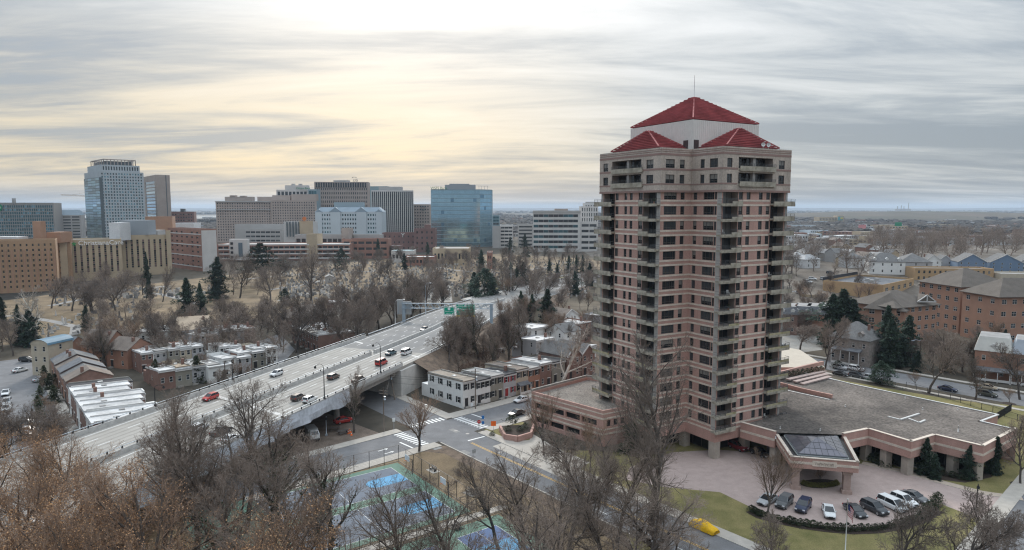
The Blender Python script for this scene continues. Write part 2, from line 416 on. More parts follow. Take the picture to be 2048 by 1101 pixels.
def strip(mb, pts, w0, w1, zf, mi=0):
    a, b = ribbon(pts, w0, w1)
    zz = zf if callable(zf) else (lambda i: zf)
    for i in range(len(a) - 1):
        q = [(a[i].x, a[i].y, zz(i)), (a[i + 1].x, a[i + 1].y, zz(i + 1)), (b[i + 1].x, b[i + 1].y, zz(i + 1)), (b[i].x, b[i].y, zz(i))]
        mb.face(q if w1 > w0 else q[::-1], mi)
def line2(p, d, t0, t1): return [(p[0] + d.x * t0, p[1] + d.y * t0), (p[0] + d.x * t1, p[1] + d.y * t1)]
# litter / lawn areas round the near streets
sheet('woodland_floor', [(-140, 20), (60, 20), (60, 118), (4, 122), (-14, 143), (-24, 140), (-62, 106), (-140, 60)], 0.012, LITTER, 'brown leaf litter under the park trees')
sheet('park_lawn', [(-62, 104), (-28, 137.5), (-21, 140), (-14, 138), (24, 90), (30, 60), (-10, 60), (-40, 80)], 0.02, GRASSD, 'dry tan park grass round the ball courts')
sheet('tower_lawn', [(18, 84), (150, 100), (150, 165), (118, 178), (84, 214), (60, 190), (30, 138), (6, 141), (18, 120)], 0.022, GRASSW, 'yellow green winter lawn round the apartment tower')
sheet('yard_ground', [(-20, 176), (20, 214), (70, 250), (40, 330), (-10, 260), (-25, 195)], 0.012, LITTER, 'leaf covered back yards behind the row houses')
sheet('verge', [(-62, 108), (-32, 138), (-29, 150), (-48, 168), (-75, 140)], 0.016, mat('bare_dirt', (0.16, 0.125, 0.10), 0.95, nz=0.4, amt=0.3, nz2=4, amt2=0.25), 'bare dirt below the viaduct')
# streets
EW = Vector((-7.5, 161.0))
mb = MB(); strip(mb, line2(EW, D1, -95, 130), -5.4, 5.4, 0.024)
ew = struct(mb.build('road', ASPH), 'cross street past the row houses')
SEp = Vector((-12.6, 147.6)); XC = EW + D1 * -11.4
mb = MB(); strip(mb, [tuple(XC - D2 * 70), tuple(XC + D2 * 150)], -5.0, 5.0, 0.028)
se = struct(mb.build('road', ASPH), 'two way street beside the ball courts')
q = XC
mb = MB(); strip(mb, [tuple(Vector((100, 222.5)) - D2 * 120), tuple(Vector((100, 222.5)) + D2 * 130)], -6.5, 6.5, 0.024)
rs = struct(mb.build('road', ASPH), 'street behind the podium lined with parked cars')
LS = Vector((-131, 180))
mb = MB(); strip(mb, [tuple(LS - D2 * 60), tuple(LS + D2 * 90)], -6, 5, 0.024)
ls = struct(mb.build('road', ASPH), 'residential street ending at the cemetery')
BR = XC + D2 * 92
mb = MB(); strip(mb, line2(site(2000, 1075), D1, -60, 80), -9, 1.0, 0.032)
br = struct(mb.build('road', ASPH), 'street corner past the forecourt lawn')
# sidewalks with kerbs (a 0.13 m step)
def walk(name, pts, w0, w1, z=0.13, m=WALKM, label=None):
    mb = MB(); a, b = ribbon(pts, w0, w1)
    if w1 < w0: a, b = b, a
    for i in range(len(a) - 1):
        A, B, C, D = a[i], a[i + 1], b[i + 1], b[i]
        # a is the right-hand side
        mb.face([(A.x, A.y, z), (B.x, B.y, z), (C.x, C.y, z), (D.x, D.y, z)])
        mb.face([(A.x, A.y, 0), (B.x, B.y, 0), (B.x, B.y, z), (A.x, A.y, z)], 1); mb.face([(C.x, C.y, 0), (D.x, D.y, 0), (D.x, D.y, z), (C.x, C.y, z)], 1)
    for P, Q in ((a[0], b[0]), (b[-1], a[-1])): mb.face([(Q.x, Q.y, 0), (P.x, P.y, 0), (P.x, P.y, z), (Q.x, Q.y, z)], 1)
    return struct(mb.build(name, [m, KERB]), label)
walk('sidewalk', line2(EW, D1, -4.4, 34), 5.4, 9.0, label='pale sidewalk in front of the row houses')
walk('sidewalk', line2(EW, D1, -3.6, 14), -8.0, -5.4, label='sidewalk beside the parking structure')
walk('sidewalk', [tuple(XC + D2 * 6.5), tuple(XC + D2 * 80)], 5.0, 7.6, 0.126, label='sidewalk along the street beside the tower')
walk('sidewalk', [tuple(XC - D2 * 6.5), tuple(XC - D2 * 40)], -8.0, -5.0, 0.126, label='sidewalk beside the white corner house')
walk('kerb', [tuple(XC + D2 * 6.8), tuple(XC + D2 * 80)], -5.3, -5.0, 0.122, label='kerb along the park grass')
walk('sidewalk', line2(EW, D1, -60, -18), -8.2, -5.4, label='sidewalk along the park corner')
walk('sidewalk', line2(EW, D1, -45, -19), 5.4, 8.0, label='sidewalk next to the viaduct yard')
walk('sidewalk', [tuple(Vector((100, 222.5)) - D2 * 20), tuple(Vector((100, 222.5)) + D2 * 100)], -12.0, -10.4, label='narrow sidewalk through the verge behind the podium')
walk('sidewalk', [tuple(Vector((100, 222.5)) - D2 * 60), tuple(Vector((100, 222.5)) + D2 * 100)], 8.5, 10.4, label='sidewalk in front of the old brick houses')
walk('sidewalk', [tuple(LS - D2 * 50), tuple(LS + D2 * 60)], 5.0, 7.6, label='sidewalk along the residential street')
walk('sidewalk', line2(site(2000, 1075), D1, -40, 60), 1.0, 3.6, label='wide sidewalk at the forecourt corner')
# painted markings
def quad_on(mb, c, d, L_, w, z, mi=0):
    d = d.normalized(); n = Vector((-d.y, d.x)); c = Vector(c[:2])
    p = [c - d * L_ / 2 - n * w / 2, c + d * L_ / 2 - n * w / 2, c + d * L_ / 2 + n * w / 2, c - d * L_ / 2 + n * w / 2]
    mb.face([(k.x, k.y, z) for k in p], mi)
def crosswalk(c, along, n, bar, gap, length, par):
    me = None
    for i in range(n):
        p = Vector(c) + along * ((i - (n - 1) / 2) * (bar + gap))
        if me is None:
            k = MB(); k.face([(-length / 2, -bar / 2, 0), (length / 2, -bar / 2, 0), (length / 2, bar / 2, 0), (-length / 2, bar / 2, 0)]); me = k.mesh('crosswalk_stripe', [LINEW])
        ob('crosswalk_stripe', me, par, (p.x, p.y, 0.036), math.atan2(along.x, -along.y))
crosswalk(EW - D1 * 3.2, N1, 10, 0.55, 0.5, 2.6, ew)
crosswalk(EW - D1 * 20.4, N1, 10, 0.55, 0.5, 2.6, ew)
crosswalk(XC - D2 * 7.2, N2, 9, 0.55, 0.5, 2.4, se)
mk = MB()
for s in (-0.18, 0.18):
    strip(mk, [tuple(XC + D2 * 11), tuple(XC + D2 * 90)], s - 0.07, s + 0.07, 0.036)
mk.build('centre_line', LINEY, se)
mk = MB(); quad_on(mk, XC + D2 * 9.5 + N2 * 2.5, N2, 4.6, 0.45, 0.036); mk.build('stop_line', LINEW, se)
mk = MB(); quad_on(mk, EW + D1 * 1.2 + N1 * 2.6, N1, 4.9, 0.4, 0.036); mk.build('stop_line', LINEW, ew)
mk = MB(); quad_on(mk, EW - D1 * 23.4 - N1 * 2.6, N1, 4.9, 0.4, 0.036); mk.build('stop_line', LINEW, ew)
for k in range(3):
    mk = MB(); c = XC + D2 * (52 + k * 9) - N2 * 2.8; quad_on(mk, c, D2, 3.5, 0.14, 0.036); mk.build('lane_dash', LINEW, se)
for k, off in ((0, -1.6), (1, -3.9)):
    mk = MB(); c = EW - D1 * 29 + N1 * off
    quad_on(mk, c, D1, 1.8, 0.25, 0.036)
    t = c + D1 * 1.6
    mk.face([(t.x, t.y, 0.036), *[(v.x, v.y, 0.036) for v in (c + D1 * 0.9 + N1 * 0.5, c + D1 * 0.9 - N1 * 0.5)]])
    mk.build('lane_arrow', LINEW, ew)
for px, py in ((912, 862), (935, 868), (1000, 905)):
    p = site(px, py); mk = MB()
    mk.faces([(p.x + math.cos(a * math.pi / 4) * 0.45, p.y + math.sin(a * math.pi / 4) * 0.45, 0.038) for a in range(8)], [tuple(range(8))]); mk.build('manhole_cover', mat('manhole_iron', (0.22, 0.21, 0.2), 0.6), se)
for px, py, L_, w_ in ((909, 862, 3.0, 1.3), (930, 905, 2.4, 1.4), (985, 868, 3.5, 1.2), (870, 895, 3.0, 2.0)):
    p = site(px, py); mk = MB(); quad_on(mk, p, D2, L_, w_, 0.034); mk.build('asphalt_patch', mat('asphalt_patch', (0.24, 0.235, 0.225), 0.9, nz=2, amt=0.15), se)
# brick forecourt of the tower, with a kerb line
fc = [site(*p) for p in ((1345, 905), (1440, 900), (1500, 905), (1570, 925), (1725, 928), (1860, 955), (2048, 1004), (1975, 1045), (1880, 1008), (1800, 1047), (1700, 1058), (1600, 1046), (1520, 1024), (1440, 985), (1330, 975), (1250, 960), (1260, 935))]
sheet('forecourt', fc, 0.03, PAVER, 'pinkish brick paved forecourt of the tower')
walk('garden_path', [site(1722, 930).xy, site(1800, 946).xy, site(1870, 966).xy, site(1960, 990).xy, site(2048, 1003).xy], 0.2, 2.0, 0.1, mat('path_concrete', (0.45, 0.37, 0.30), 0.9, nz=0.8, amt=0.1), label='pale path along the forecourt drive')
walk('garden_path', [site(1720, 918).xy, site(1770, 915).xy, site(1815, 925).xy, site(1850, 940).xy], -1.0, 1.0, 0.08, CONCD, label='grey path under the podium overhang')
# garage drive
sheet('driveway', [site(*p) for p in ((985, 893), (1065, 868), (1110, 895), (1180, 925), (1130, 960))], 0.034, WALKM, 'pale concrete drive of the parking structure')
# ball courts
CT0 = site(795, 926); EC = Vector((-0.81, -0.59)).normalized(); DC = Vector((0.59, -0.81)).normalized()
def cpt(a, b, o=CT0): return (o[0] + DC.x * a + EC.x * b, o[1] + DC.y * a + EC.y * b)
COURTG = mat('court_green', (0.115, 0.205, 0.155), 0.8, nz=0.5, amt=0.12); COURTB = mat('court_slate_blue', (0.125, 0.148, 0.185), 0.8, nz=0.5, amt=0.10)
COURTL = mat('court_light_blue', (0.11, 0.32, 0.52), 0.8, nz=0.6, amt=0.08); COURTN = mat('court_navy', (0.09, 0.14, 0.26), 0.8, nz=0.5, amt=0.1)
ct = sheet('ball_court', [cpt(0, 0), cpt(27.5, 0), cpt(27.5, 40), cpt(0, 40)], 0.05, COURTG, 'green surfaced basketball courts behind a chain link fence')
def court(o, a0, b0, wa, lb, par, m, z=0.056, key=True):
    sheet('court_field', [cpt(a0, b0, o), cpt(a0 + wa, b0, o), cpt(a0 + wa, b0 + lb, o), cpt(a0, b0 + lb, o)], z, m, par=par)
    mk = MB(); t = 0.08
    for (p0, p1, q0, q1) in ((a0, a0 + wa, b0, b0 + t), (a0, a0 + wa, b0 + lb - t, b0 + lb), (a0, a0 + t, b0, b0 + lb), (a0 + wa - t, a0 + wa, b0, b0 + lb), (a0, a0 + wa, b0 + lb / 2, b0 + lb / 2 + t)):
        mk.face([(*cpt(p0, q0, o), z + 0.008), (*cpt(p1, q0, o), z + 0.008), (*cpt(p1, q1, o), z + 0.008), (*cpt(p0, q1, o), z + 0.008)])
    mk.build('court_line', LINEW, par)
    if key:
        cx = a0 + wa / 2
        pts = [cpt(cx - 1.9, b0 + 0.1, o), cpt(cx + 1.9, b0 + 0.1, o), cpt(cx + 1.9, b0 + 5.8, o)] + [cpt(cx + 1.9 * math.cos(k * math.pi / 6), b0 + 5.8 + 1.9 * math.sin(k * math.pi / 6), o) for k in range(1, 6)] + [cpt(cx - 1.9, b0 + 5.8, o)]
        sheet('key_area', pts, z + 0.005, COURTL, par=par)
court(CT0, 1.6, 2.2, 11.2, 26, ct, COURTB); court(CT0, 15.4, 2.2, 10.6, 26, ct, COURTB)
CT1 = Vector((cpt(31, -3)[0], cpt(31, -3)[1], 0))
ct1 = sheet('ball_court', [cpt(0, 0, CT1), cpt(24, 0, CT1), cpt(24, 36, CT1), cpt(0, 36, CT1)], 0.05, COURTG, 'green surfaced pickleball courts next to the basketball courts')
for k in range(3):
    court(CT1, 3, 2.5 + k * 11, 13.4, 7.5, ct1, COURTN, key=False)
    sheet('court_kitchen', [cpt(7.6, 2.5 + k * 11, CT1), cpt(11.8, 2.5 + k * 11, CT1), cpt(11.8, 10 + k * 11, CT1), cpt(7.6, 10 + k * 11, CT1)], 0.061, COURTL, par=ct1)
walk('garden_path', [cpt(29.2, -6), cpt(29.2, 40)], -0.8, 0.8, 0.09, label='path between the two court enclosures')
# ---------------------------------------------------------------- highway
HC = [(-112, -20), (-98, 20), (-85, 60), (-68.7, 116), (-57, 151), (-45.5, 186), (-37, 212), (-29, 241), (-23, 275), (-16, 310), (-4, 350), (14, 400), (45, 470), (90, 560)]
HZ = [8, 8, 8, 8, 8, 8, 8, 7.6, 6.6, 5.2, 3.6, 2.0, 0.6, 0.08]
HWD = 15.8
def hpos(yq, off):
    for i in range(len(HC) - 1):
        if HC[i][1] <= yq <= HC[i + 1][1]:
            t = (yq - HC[i][1]) / (HC[i + 1][1] - HC[i][1]); a = Vector(HC[i]); b = Vector(HC[i + 1]); d = (b - a).normalized()
            p = a.lerp(b, t) + Vector((-d.y, d.x)) * off
            return Vector((p.x, p.y, HZ[i] * (1 - t) + HZ[i + 1] * t)), d
def hline(y0, y1, off, step=6.0, dz=0.0):
    n = max(2, int((y1 - y0) / step) + 1); return [hpos(y0 + (y1 - y0) * k / (n - 1), off)[0] + Vector((0, 0, dz)) for k in range(n)]
def band(mb, y0, y1, o0, o1, dz, mi=0, sk=0.0, step=6.0):
    """surface between lateral offsets (o0 < o1, left positive); sk shifts the ends (skew)"""
    a = hline(y0 + sk * o0, y1 + sk * o0, o0, step, dz); b = hline(y0 + sk * o1, y1 + sk * o1, o1, step, dz)
    n = min(len(a), len(b))
    for i in range(n - 1): mb.face([a[i], a[i + 1], b[i + 1], b[i]], mi)
SK = 0.9
hw = MB(); band(hw, 6, 204, -HWD, HWD, 0.0, 0)
# underside and edges of the deck
a = hline(6, 204, -HWD); b = hline(6, 204, HWD)
for i in range(len(a) - 1):
    for q, sg in ((a, 1), (b, -1)):
        d_ = Vector((0, 0, -0.7)); hw.face([q[i], q[i] + d_, q[i + 1] + d_, q[i + 1]], 0)
    d_ = Vector((0, 0, -0.7)); hw.face([a[i] + d_, b[i] + d_, b[i + 1] + d_, a[i + 1] + d_], 0)
viaduct = struct(hw.build('viaduct', CONC), 'concrete highway viaduct deck')
hw = MB(); band(hw, 204, 555, -HWD, HWD, 0.0, 0); highway = struct(hw.build('highway', ASPH2), 'asphalt highway on an embankment')
hw = MB(); band(hw, 190, 204, -HWD, HWD, 0.006, 0); hw.build('approach_slab', CONC, viaduct)
for yj in (206, 146, 96):
    j = MB(); band(j, yj, yj + 1.1, -HWD + 0.6, HWD - 0.6, 0.012, 0, SK * 0.55 if yj > 190 else 0.3); j.build('expansion_joint', mat('joint_concrete', (0.60, 0.58, 0.55), 0.9, nz=1, amt=0.1), viaduct)
TRK = mat('tyre_track', (0.285, 0.268, 0.245), 0.9, nz=0.3, amt=0.12)
for off in (-12.6, -9.3, -6.0, -2.9, 2.9, 6.0, 9.3, 12.6):
    for s in (-0.85, 0.85): mk = MB(); band(mk, 8, 203, off + s - 0.28, off + s + 0.28, 0.009); mk.build('tyre_track', TRK, viaduct)
mk = MB()
for off in (-14.2, -1.5, 1.5, 14.2): band(mk, 8, 330, off - 0.1, off + 0.1, 0.022)
stuff(mk.build('edge_line', LINEW, viaduct))
mk = MB()
for off in (-11, -7.6, -4.4, 4.4, 7.6, 11):
    for k in range(40):
        y0 = 10 + k * 9.0; band(mk, y0, y0 + 2.8, off - 0.09, off + 0.09, 0.022, step=3)
stuff(mk.build('lane_dash', LINEW, viaduct))
mk = MB(); band(mk, 204, 330, -8.4, -3.0, 0.010); mk.build('worn_lane', mat('asphalt_dark_lane', (0.19, 0.188, 0.186), 0.9, nz=0.2, amt=0.1), highway)
mk = MB(); band(mk, 204, 330, 3.0, 8.4, 0.010); mk.build('worn_lane', MATS['asphalt_dark_lane'], highway)
def barrier(name, y0, y1, off, w, h, m, label, rail=True):
    t = thing(name, label, 'barrier', hpos(y0, off)[0]); base = t.location.copy()
    mb = MB(); a = hline(y0, y1, off - w / 2); b = hline(y0, y1, off + w / 2); u = Vector((0, 0, h))
    for i in range(len(a) - 1):
        c = (a[i] - b[i]).normalized() * (w * 0.22)
        mb.face([a[i], a[i + 1], a[i + 1] + u - c, a[i] + u - c]); mb.face([b[i + 1], b[i], b[i] + u + c, b[i + 1] + u + c])
        mb.face([a[i] + u - c, a[i + 1] + u - c, b[i + 1] + u + c, b[i] + u + c])
    mb.face([a[0], a[0] + u, b[0] + u, b[0]]); mb.face([a[-1], b[-1], b[-1] + u, a[-1] + u])
    mb.build('wall', m, t, off=base)
    if rail:
        c = hline(y0 + 0.5, y1 - 0.5, off, 3.0, h); me = None
        for p in c:
            if me is None:
                k = MB(); k.box((0, 0, -0.02), (0.22, 0.22, 0.5)); me = k.mesh('post', [BLACKM])
            ob('post', me, t, p - base)
        k = MB(); k.tube([p + Vector((0, 0, 0.42)) for p in c], 0.07, 4); k.build('rail', STEELG, t, off=base)
    return t
barrier('parapet', 8, 222, HWD - 0.25, 0.5, 0.95, CONCB, 'concrete viaduct parapet with steel rail on the row house roofs side')
barrier('parapet', 8, 188, -HWD + 0.25, 0.5, 0.95, CONCB, 'concrete viaduct parapet with steel rail above the hanging tarpaulin')
barrier('median_barrier', 8, 198, 0, 0.55, 0.95, CONCB, 'concrete median barrier with rail on the viaduct')
barrier('median_barrier', 200, 350, 0, 0.8, 1.0, CONCB, 'plain concrete median barrier on the asphalt highway', rail=False)
def guardrail(pts, label):
    t = thing('guardrail', label, 'guardrail', pts[0]); base = Vector(pts[0]); P = [Vector(p) for p in pts]
    k = MB()
    for a_, b_ in zip(P, P[1:]): k.bar(a_ + Vector((0, 0, 0.65)), b_ + Vector((0, 0, 0.65)), 0.1, 0.32)
    k.build('rail', STEELG, t, off=base); me = None
    for p in P:
        if me is None:
            q = MB(); q.box((0, 0, -0.3), (0.15, 0.15, 1.05)); me = q.mesh('post', [mat('guardrail_post', (0.2, 0.18, 0.16), 0.8)])
        ob('post', me, t, p - base + Vector((0, 0, 0)))
guardrail(hline(224, 345, HWD - 0.2, 3.5), 'steel guardrail along the cemetery side of the highway')
guardrail(hline(206, 330, -HWD + 0.2, 3.5), 'steel guardrail along the wooded side of the highway')
# embankments
mb = MB()
for sg, y0 in ((1, 208), (-1, 194)):
    ys = [y0 + k * 10 for k in range(int((480 - y0) / 10))]
    A = [hpos(y, sg * HWD)[0] for y in ys]; B = [hpos(y, sg * (HWD + 3 + 1.6 * hpos(y, 0)[0].z))[0] for y in ys]
    for i in range(len(ys) - 1):
        q = [A[i] - Vector((0, 0, 0.05)), A[i + 1] - Vector((0, 0, 0.05)), Vector((B[i + 1].x, B[i + 1].y, 0.0)), Vector((B[i].x, B[i].y, 0.0))]
        mb.face(q if sg < 0 else q[::-1])
struct(mb.build('embankment', LITTER), 'brown wooded slope of the highway embankment')
# girders, piers, abutment
gm = mat('girder_steel', (0.33, 0.31, 0.28), 0.7, nz=0.6, amt=0.25)
for off in (-14.6, -9, -3, 3, 9, 14.6):
    mb = MB(); c = hline(8, 196, off, 12, -0.7)
    for p, q in zip(c, c[1:]): mb.bar(p - Vector((0, 0, 0.75)), q - Vector((0, 0, 0.75)), 0.45, 1.5)
    mb.build('girder', gm, viaduct)
for y in (30, 58, 86, 114, 140, 164):
    p, d = hpos(y, 0); rz = math.atan2(d.y, d.x) + math.pi / 2
    t = thing('bridge_pier', 'concrete column pier carrying the viaduct', 'pier', (p.x, p.y, 0), rz, 'viaduct piers')
    k = MB(); k.box((0, 0, 4.6), (29, 1.6, 1.2)); k.build('cap_beam', CONCD, t)
    for x in (-11, -3.7, 3.7, 11):
        k = MB(); k.tube([(x, 0, 0), (x, 0, 4.6)], 0.7, 10); k.build('column', CONCD, t)
p, d = hpos(193, 0); n = Vector((-d.y, d.x))
t = thing('abutment', 'white concrete abutment wall at the end of the viaduct', 'abutment', (p.x, p.y, 0)); base = t.location.copy(); mb = MB()
e0 = hpos(186, -HWD - 0.6)[0]; e1 = hpos(206, -HWD - 0.9)[0]; f0 = hpos(200, HWD)[0]
poly = [(e0.x, e0.y), (e0.x + 2.2, e0.y + 6.2), (e1.x, e1.y), (f0.x, f0.y), (f0.x - 3, f0.y - 5)]
mb.prism(poly, 0, 7.2); mb.build('wall', mat('abutment_concrete', (0.56, 0.54, 0.51), 0.9, nz=0.6, amt=0.12), t, off=base)
# hanging containment sheet
mb = MB(); c = hline(104, 162, -HWD - 0.12, 1.4, 0.75); rr = random.Random(3); prev = None
t = thing('tarpaulin', 'crumpled grey white containment sheet hanging along the viaduct side', 'tarpaulin', c[0]); base = t.location.copy()
for i, p in enumerate(c):
    q = hpos(104 + 58 * i / (len(c) - 1), -HWD - 0.12 - rr.uniform(0.05, 0.5))[0]; dr = 3.0 + 0.2 * math.sin(i * 0.7) + rr.uniform(-0.2, 0.2)
    r_ = hpos(104 + 58 * i / (len(c) - 1), -HWD + rr.uniform(-0.9, -0.2))[0]
    cols = [p, Vector((q.x, q.y, p.z - dr * 0.5)), Vector((r_.x, r_.y, p.z - dr))]
    if prev:
        for k in (0, 1): mb.face([prev[k], cols[k], cols[k + 1], prev[k + 1]], 0, True)
    prev = cols
mb.build('sheet', mat('tarp_fabric', (0.50, 0.52, 0.56), 0.55, nz=1.2, amt=0.2), t, off=base)
# exit ramp beyond
RP = [site(935, 600, 3.0), site(1000, 582, 0.6), site(1050, 573), site(1110, 561), site(1190, 549), site(1300, 543)]
mb = MB(); strip(mb, [p.xy for p in RP], -4, 4, lambda i: max(RP[i].z, 0.0) + 0.06); struct(mb.build('exit_ramp', mat('ramp_concrete', (0.40, 0.385, 0.36), 0.9, nz=0.2, amt=0.1)), 'pale exit ramp beside the cemetery')
mb = MB(); strip(mb, [site(985, 575).xy, site(1060, 565).xy, site(1120, 552).xy, site(1200, 545).xy], -3, 3, 0.05); struct(mb.build('service_road', MATS['ramp_concrete']), 'pale road along the cemetery fence')
sheet('ramp_verge', S((985, 577), (1060, 567), (1110, 556), (1190, 547), (1190, 552), (1050, 577), (1005, 588)), 0.03, GRASSW, 'green strip of grass between the ramp and the cemetery')
# ================================================================ the apartment tower
BRICKP = mat('tower_brick_pink', (0.455, 0.28, 0.235), 0.9, nz=0.5, amt=0.13, nz2=7.0, amt2=0.15, stretch=(1, 1, 0.18))
STONEB = mat('tower_stone_beige', (0.64, 0.55, 0.465), 0.9, nz=0.8, amt=0.16, nz2=5.0, amt2=0.12)
CAPST = mat('tower_cap_stone', (0.46, 0.39, 0.335), 0.9, nz=0.4, amt=0.2, nz2=3.0, amt2=0.16, stretch=(1, 1, 0.2))
CAPBR = mat('tower_cap_brick', (0.30, 0.20, 0.175), 0.9, nz=0.25, amt=0.12, nz2=6.0, amt2=0.1)
BALC = mat('balcony_concrete', (0.31, 0.275, 0.215), 0.9, nz=1.1, amt=0.3, col2=(0.44, 0.40, 0.33), nz2=0.35, amt2=0.25)
BALCM = mat('balcony_concrete_mossy', (0.30, 0.26, 0.12), 0.9, nz=0.9, amt=0.3, col2=(0.44, 0.39, 0.27), nz2=0.4, amt2=0.2)
COLM = mat('tower_column_concrete', (0.42, 0.395, 0.37), 0.9, nz=0.6, amt=0.14)
ROOFR = mat('red_metal_roof', (0.315, 0.078, 0.08), 0.75, nz=0.35, amt=0.3, spec=0.2)
ROOFH = mat('red_metal_hip', (0.42, 0.15, 0.14), 0.7)
WMET = mat('white_metal_siding', (0.70, 0.67, 0.63), 0.6, nz=1.0, amt=0.06)
WFR = mat('bronze_window_frame', (0.10, 0.09, 0.085), 0.5, metal=0.3)
GRAV = mat('roof_gravel', (0.075, 0.066, 0.06), 0.95, nz=0.075, amt=0.35, col2=(0.20, 0.172, 0.15), nz2=2.2, amt2=0.45)
FLASH = mat('white_roof_flashing', (0.62, 0.61, 0.59), 0.6, nz=1.5, amt=0.12)
SOFF = mat('soffit_concrete', (0.33, 0.30, 0.27), 0.9, nz=0.8, amt=0.15)
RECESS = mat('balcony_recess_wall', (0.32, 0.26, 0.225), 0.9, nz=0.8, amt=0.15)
PHI = R(30); E1 = Vector((math.cos(PHI), math.sin(PHI))); E2 = Vector((math.sin(PHI), -math.cos(PHI)))
NOTCH = Vector((37.0, 141.9)); TW, TP = 19.3, 8.3
def T(a, b): q = NOTCH + E1 * a + E2 * b; return (q.x, q.y)
plan = [T(-TP, -TW), T(-TP, 0), T(0, 0), T(0, TP), T(TW, TP), T(TW, 0), T(TW + TP, 0), T(TW + TP, -TW), T(TW, -TW), T(TW, -TW - TP), T(0, -TW - TP), T(0, -TW)]
TB = Vector((*T(TW / 2, -TW / 2), 0))
tower = thing('apartment_tower', 'tall pink brick apartment tower with banded floors, corner balconies and red stepped roofs', 'tower', TB)
ST, Z0, NF = 3.05, 6.1, 16
ZC = Z0 + ST * NF          # 54.9: underside of the stone crown
ZT = 63.0
# openings per face: ('w' style) windows and ('b') balconies; metres along the edge
FA = [('b', 0.9, 4.7), ('two', 4.95, 6.0), ('narrow', 8.0, 8.9), ('narrow', 9.8, 10.7), ('two', 12.6, 13.9), ('b', 14.1, 18.2)]
FB = [('wide', 0.9, 4.3), ('narrow', 5.4, 6.5)]
FC = [('narrow', 0.7, 1.7), ('wide', 3.5, 6.3), ('narrow', 6.45, 7.0)]
FD = [('b', 0.35, 4.5), ('two', 4.75, 5.9), ('narrow', 7.0, 8.1), ('narrow', 10.6, 11.7), ('two', 12.8, 13.9), ('b', 14.15, 18.3)]
faces = {0: FA, 1: FB, 2: FC, 3: FD}
wall = MB(); reveal_back = []
band_cache = {}; tr = random.Random(11)
door_c = {}; slab_c = {}
def band_piece(L_, h, m, key):
    k = (round(L_, 2), h, m.name)
    if k not in band_cache:
        q = MB(); q.box((L_ / 2, -0.02, 0), (L_, 0.06, h)); band_cache[k] = q.mesh(key, [m])
    return band_cache[k]
def at_face(i, a, out, z):
    o, u, L_ = edge(plan, i); n = Vector((u.y, -u.x)); p = o + u * a + n * out
    return Vector((p.x - TB.x, p.y - TB.y, z)), math.atan2(u.y, u.x)
def balcony(i, a0, a1, z, lowwall, corner, mossy, proj=1.15, ext=(0.0, 0.0)):
    """slab with a low concrete front and a steel railing"""
    L_ = a1 - a0 + 0.5
    key = (round(L_, 2), lowwall, mossy, proj, ext)
    if key not in slab_c:
        x0, x1 = -ext[0], L_ + ext[1]
        m = MB(); m.box(((x0 + x1) / 2, -proj / 2 + 0.1, -0.30), (x1 - x0, proj + 0.2, 0.34))
        w0, w1 = (x0, x0 + (x1 - x0) * lowwall) if lowwall > 0 else (x1 + (x1 - x0) * lowwall, x1)
        if abs(lowwall) > 0.05: m.box(((w0 + w1) / 2, -proj + 0.07, 0.04), (w1 - w0, 0.14, 0.42), 0, 1)
        m.box(((x0 + x1) / 2, -proj + 0.10, -0.52), (x1 - x0 - 0.02, 0.2, 0.24), 0, 0)
        rl = MB(); zt = 1.0
        for zz in (0.28, 0.52, 0.76, zt): rl.bar((x0 + 0.05, -proj + 0.05, zz), (x1 - 0.05, -proj + 0.05, zz), 0.05)
        for zz in (0.52, zt):
            rl.bar((x0 + 0.05, -proj + 0.05, zz), (x0 + 0.05, -0.05, zz), 0.05); rl.bar((x1 - 0.05, -proj + 0.05, zz), (x1 - 0.05, -0.05, zz), 0.05)
        n = max(3, int((x1 - x0) / 1.2) + 1)
        for k in range(n):
            x = x0 + 0.05 + (x1 - x0 - 0.1) * k / (n - 1); rl.bar((x, -proj + 0.05, 0.0), (x, -proj + 0.05, zt), 0.05)
        slab_c[key] = (m.mesh('balcony', [BALC, BALCM if mossy else BALC]), rl.mesh('railing', [mat('railing_steel', (0.11, 0.115, 0.12), 0.5, metal=0.3)]))
    loc, rz = at_face(i, a0 - 0.25, 0.0, z)
    b = ob('balcony', slab_c[key][0], tower, loc, rz); ob('railing', slab_c[key][1], b)
    return b
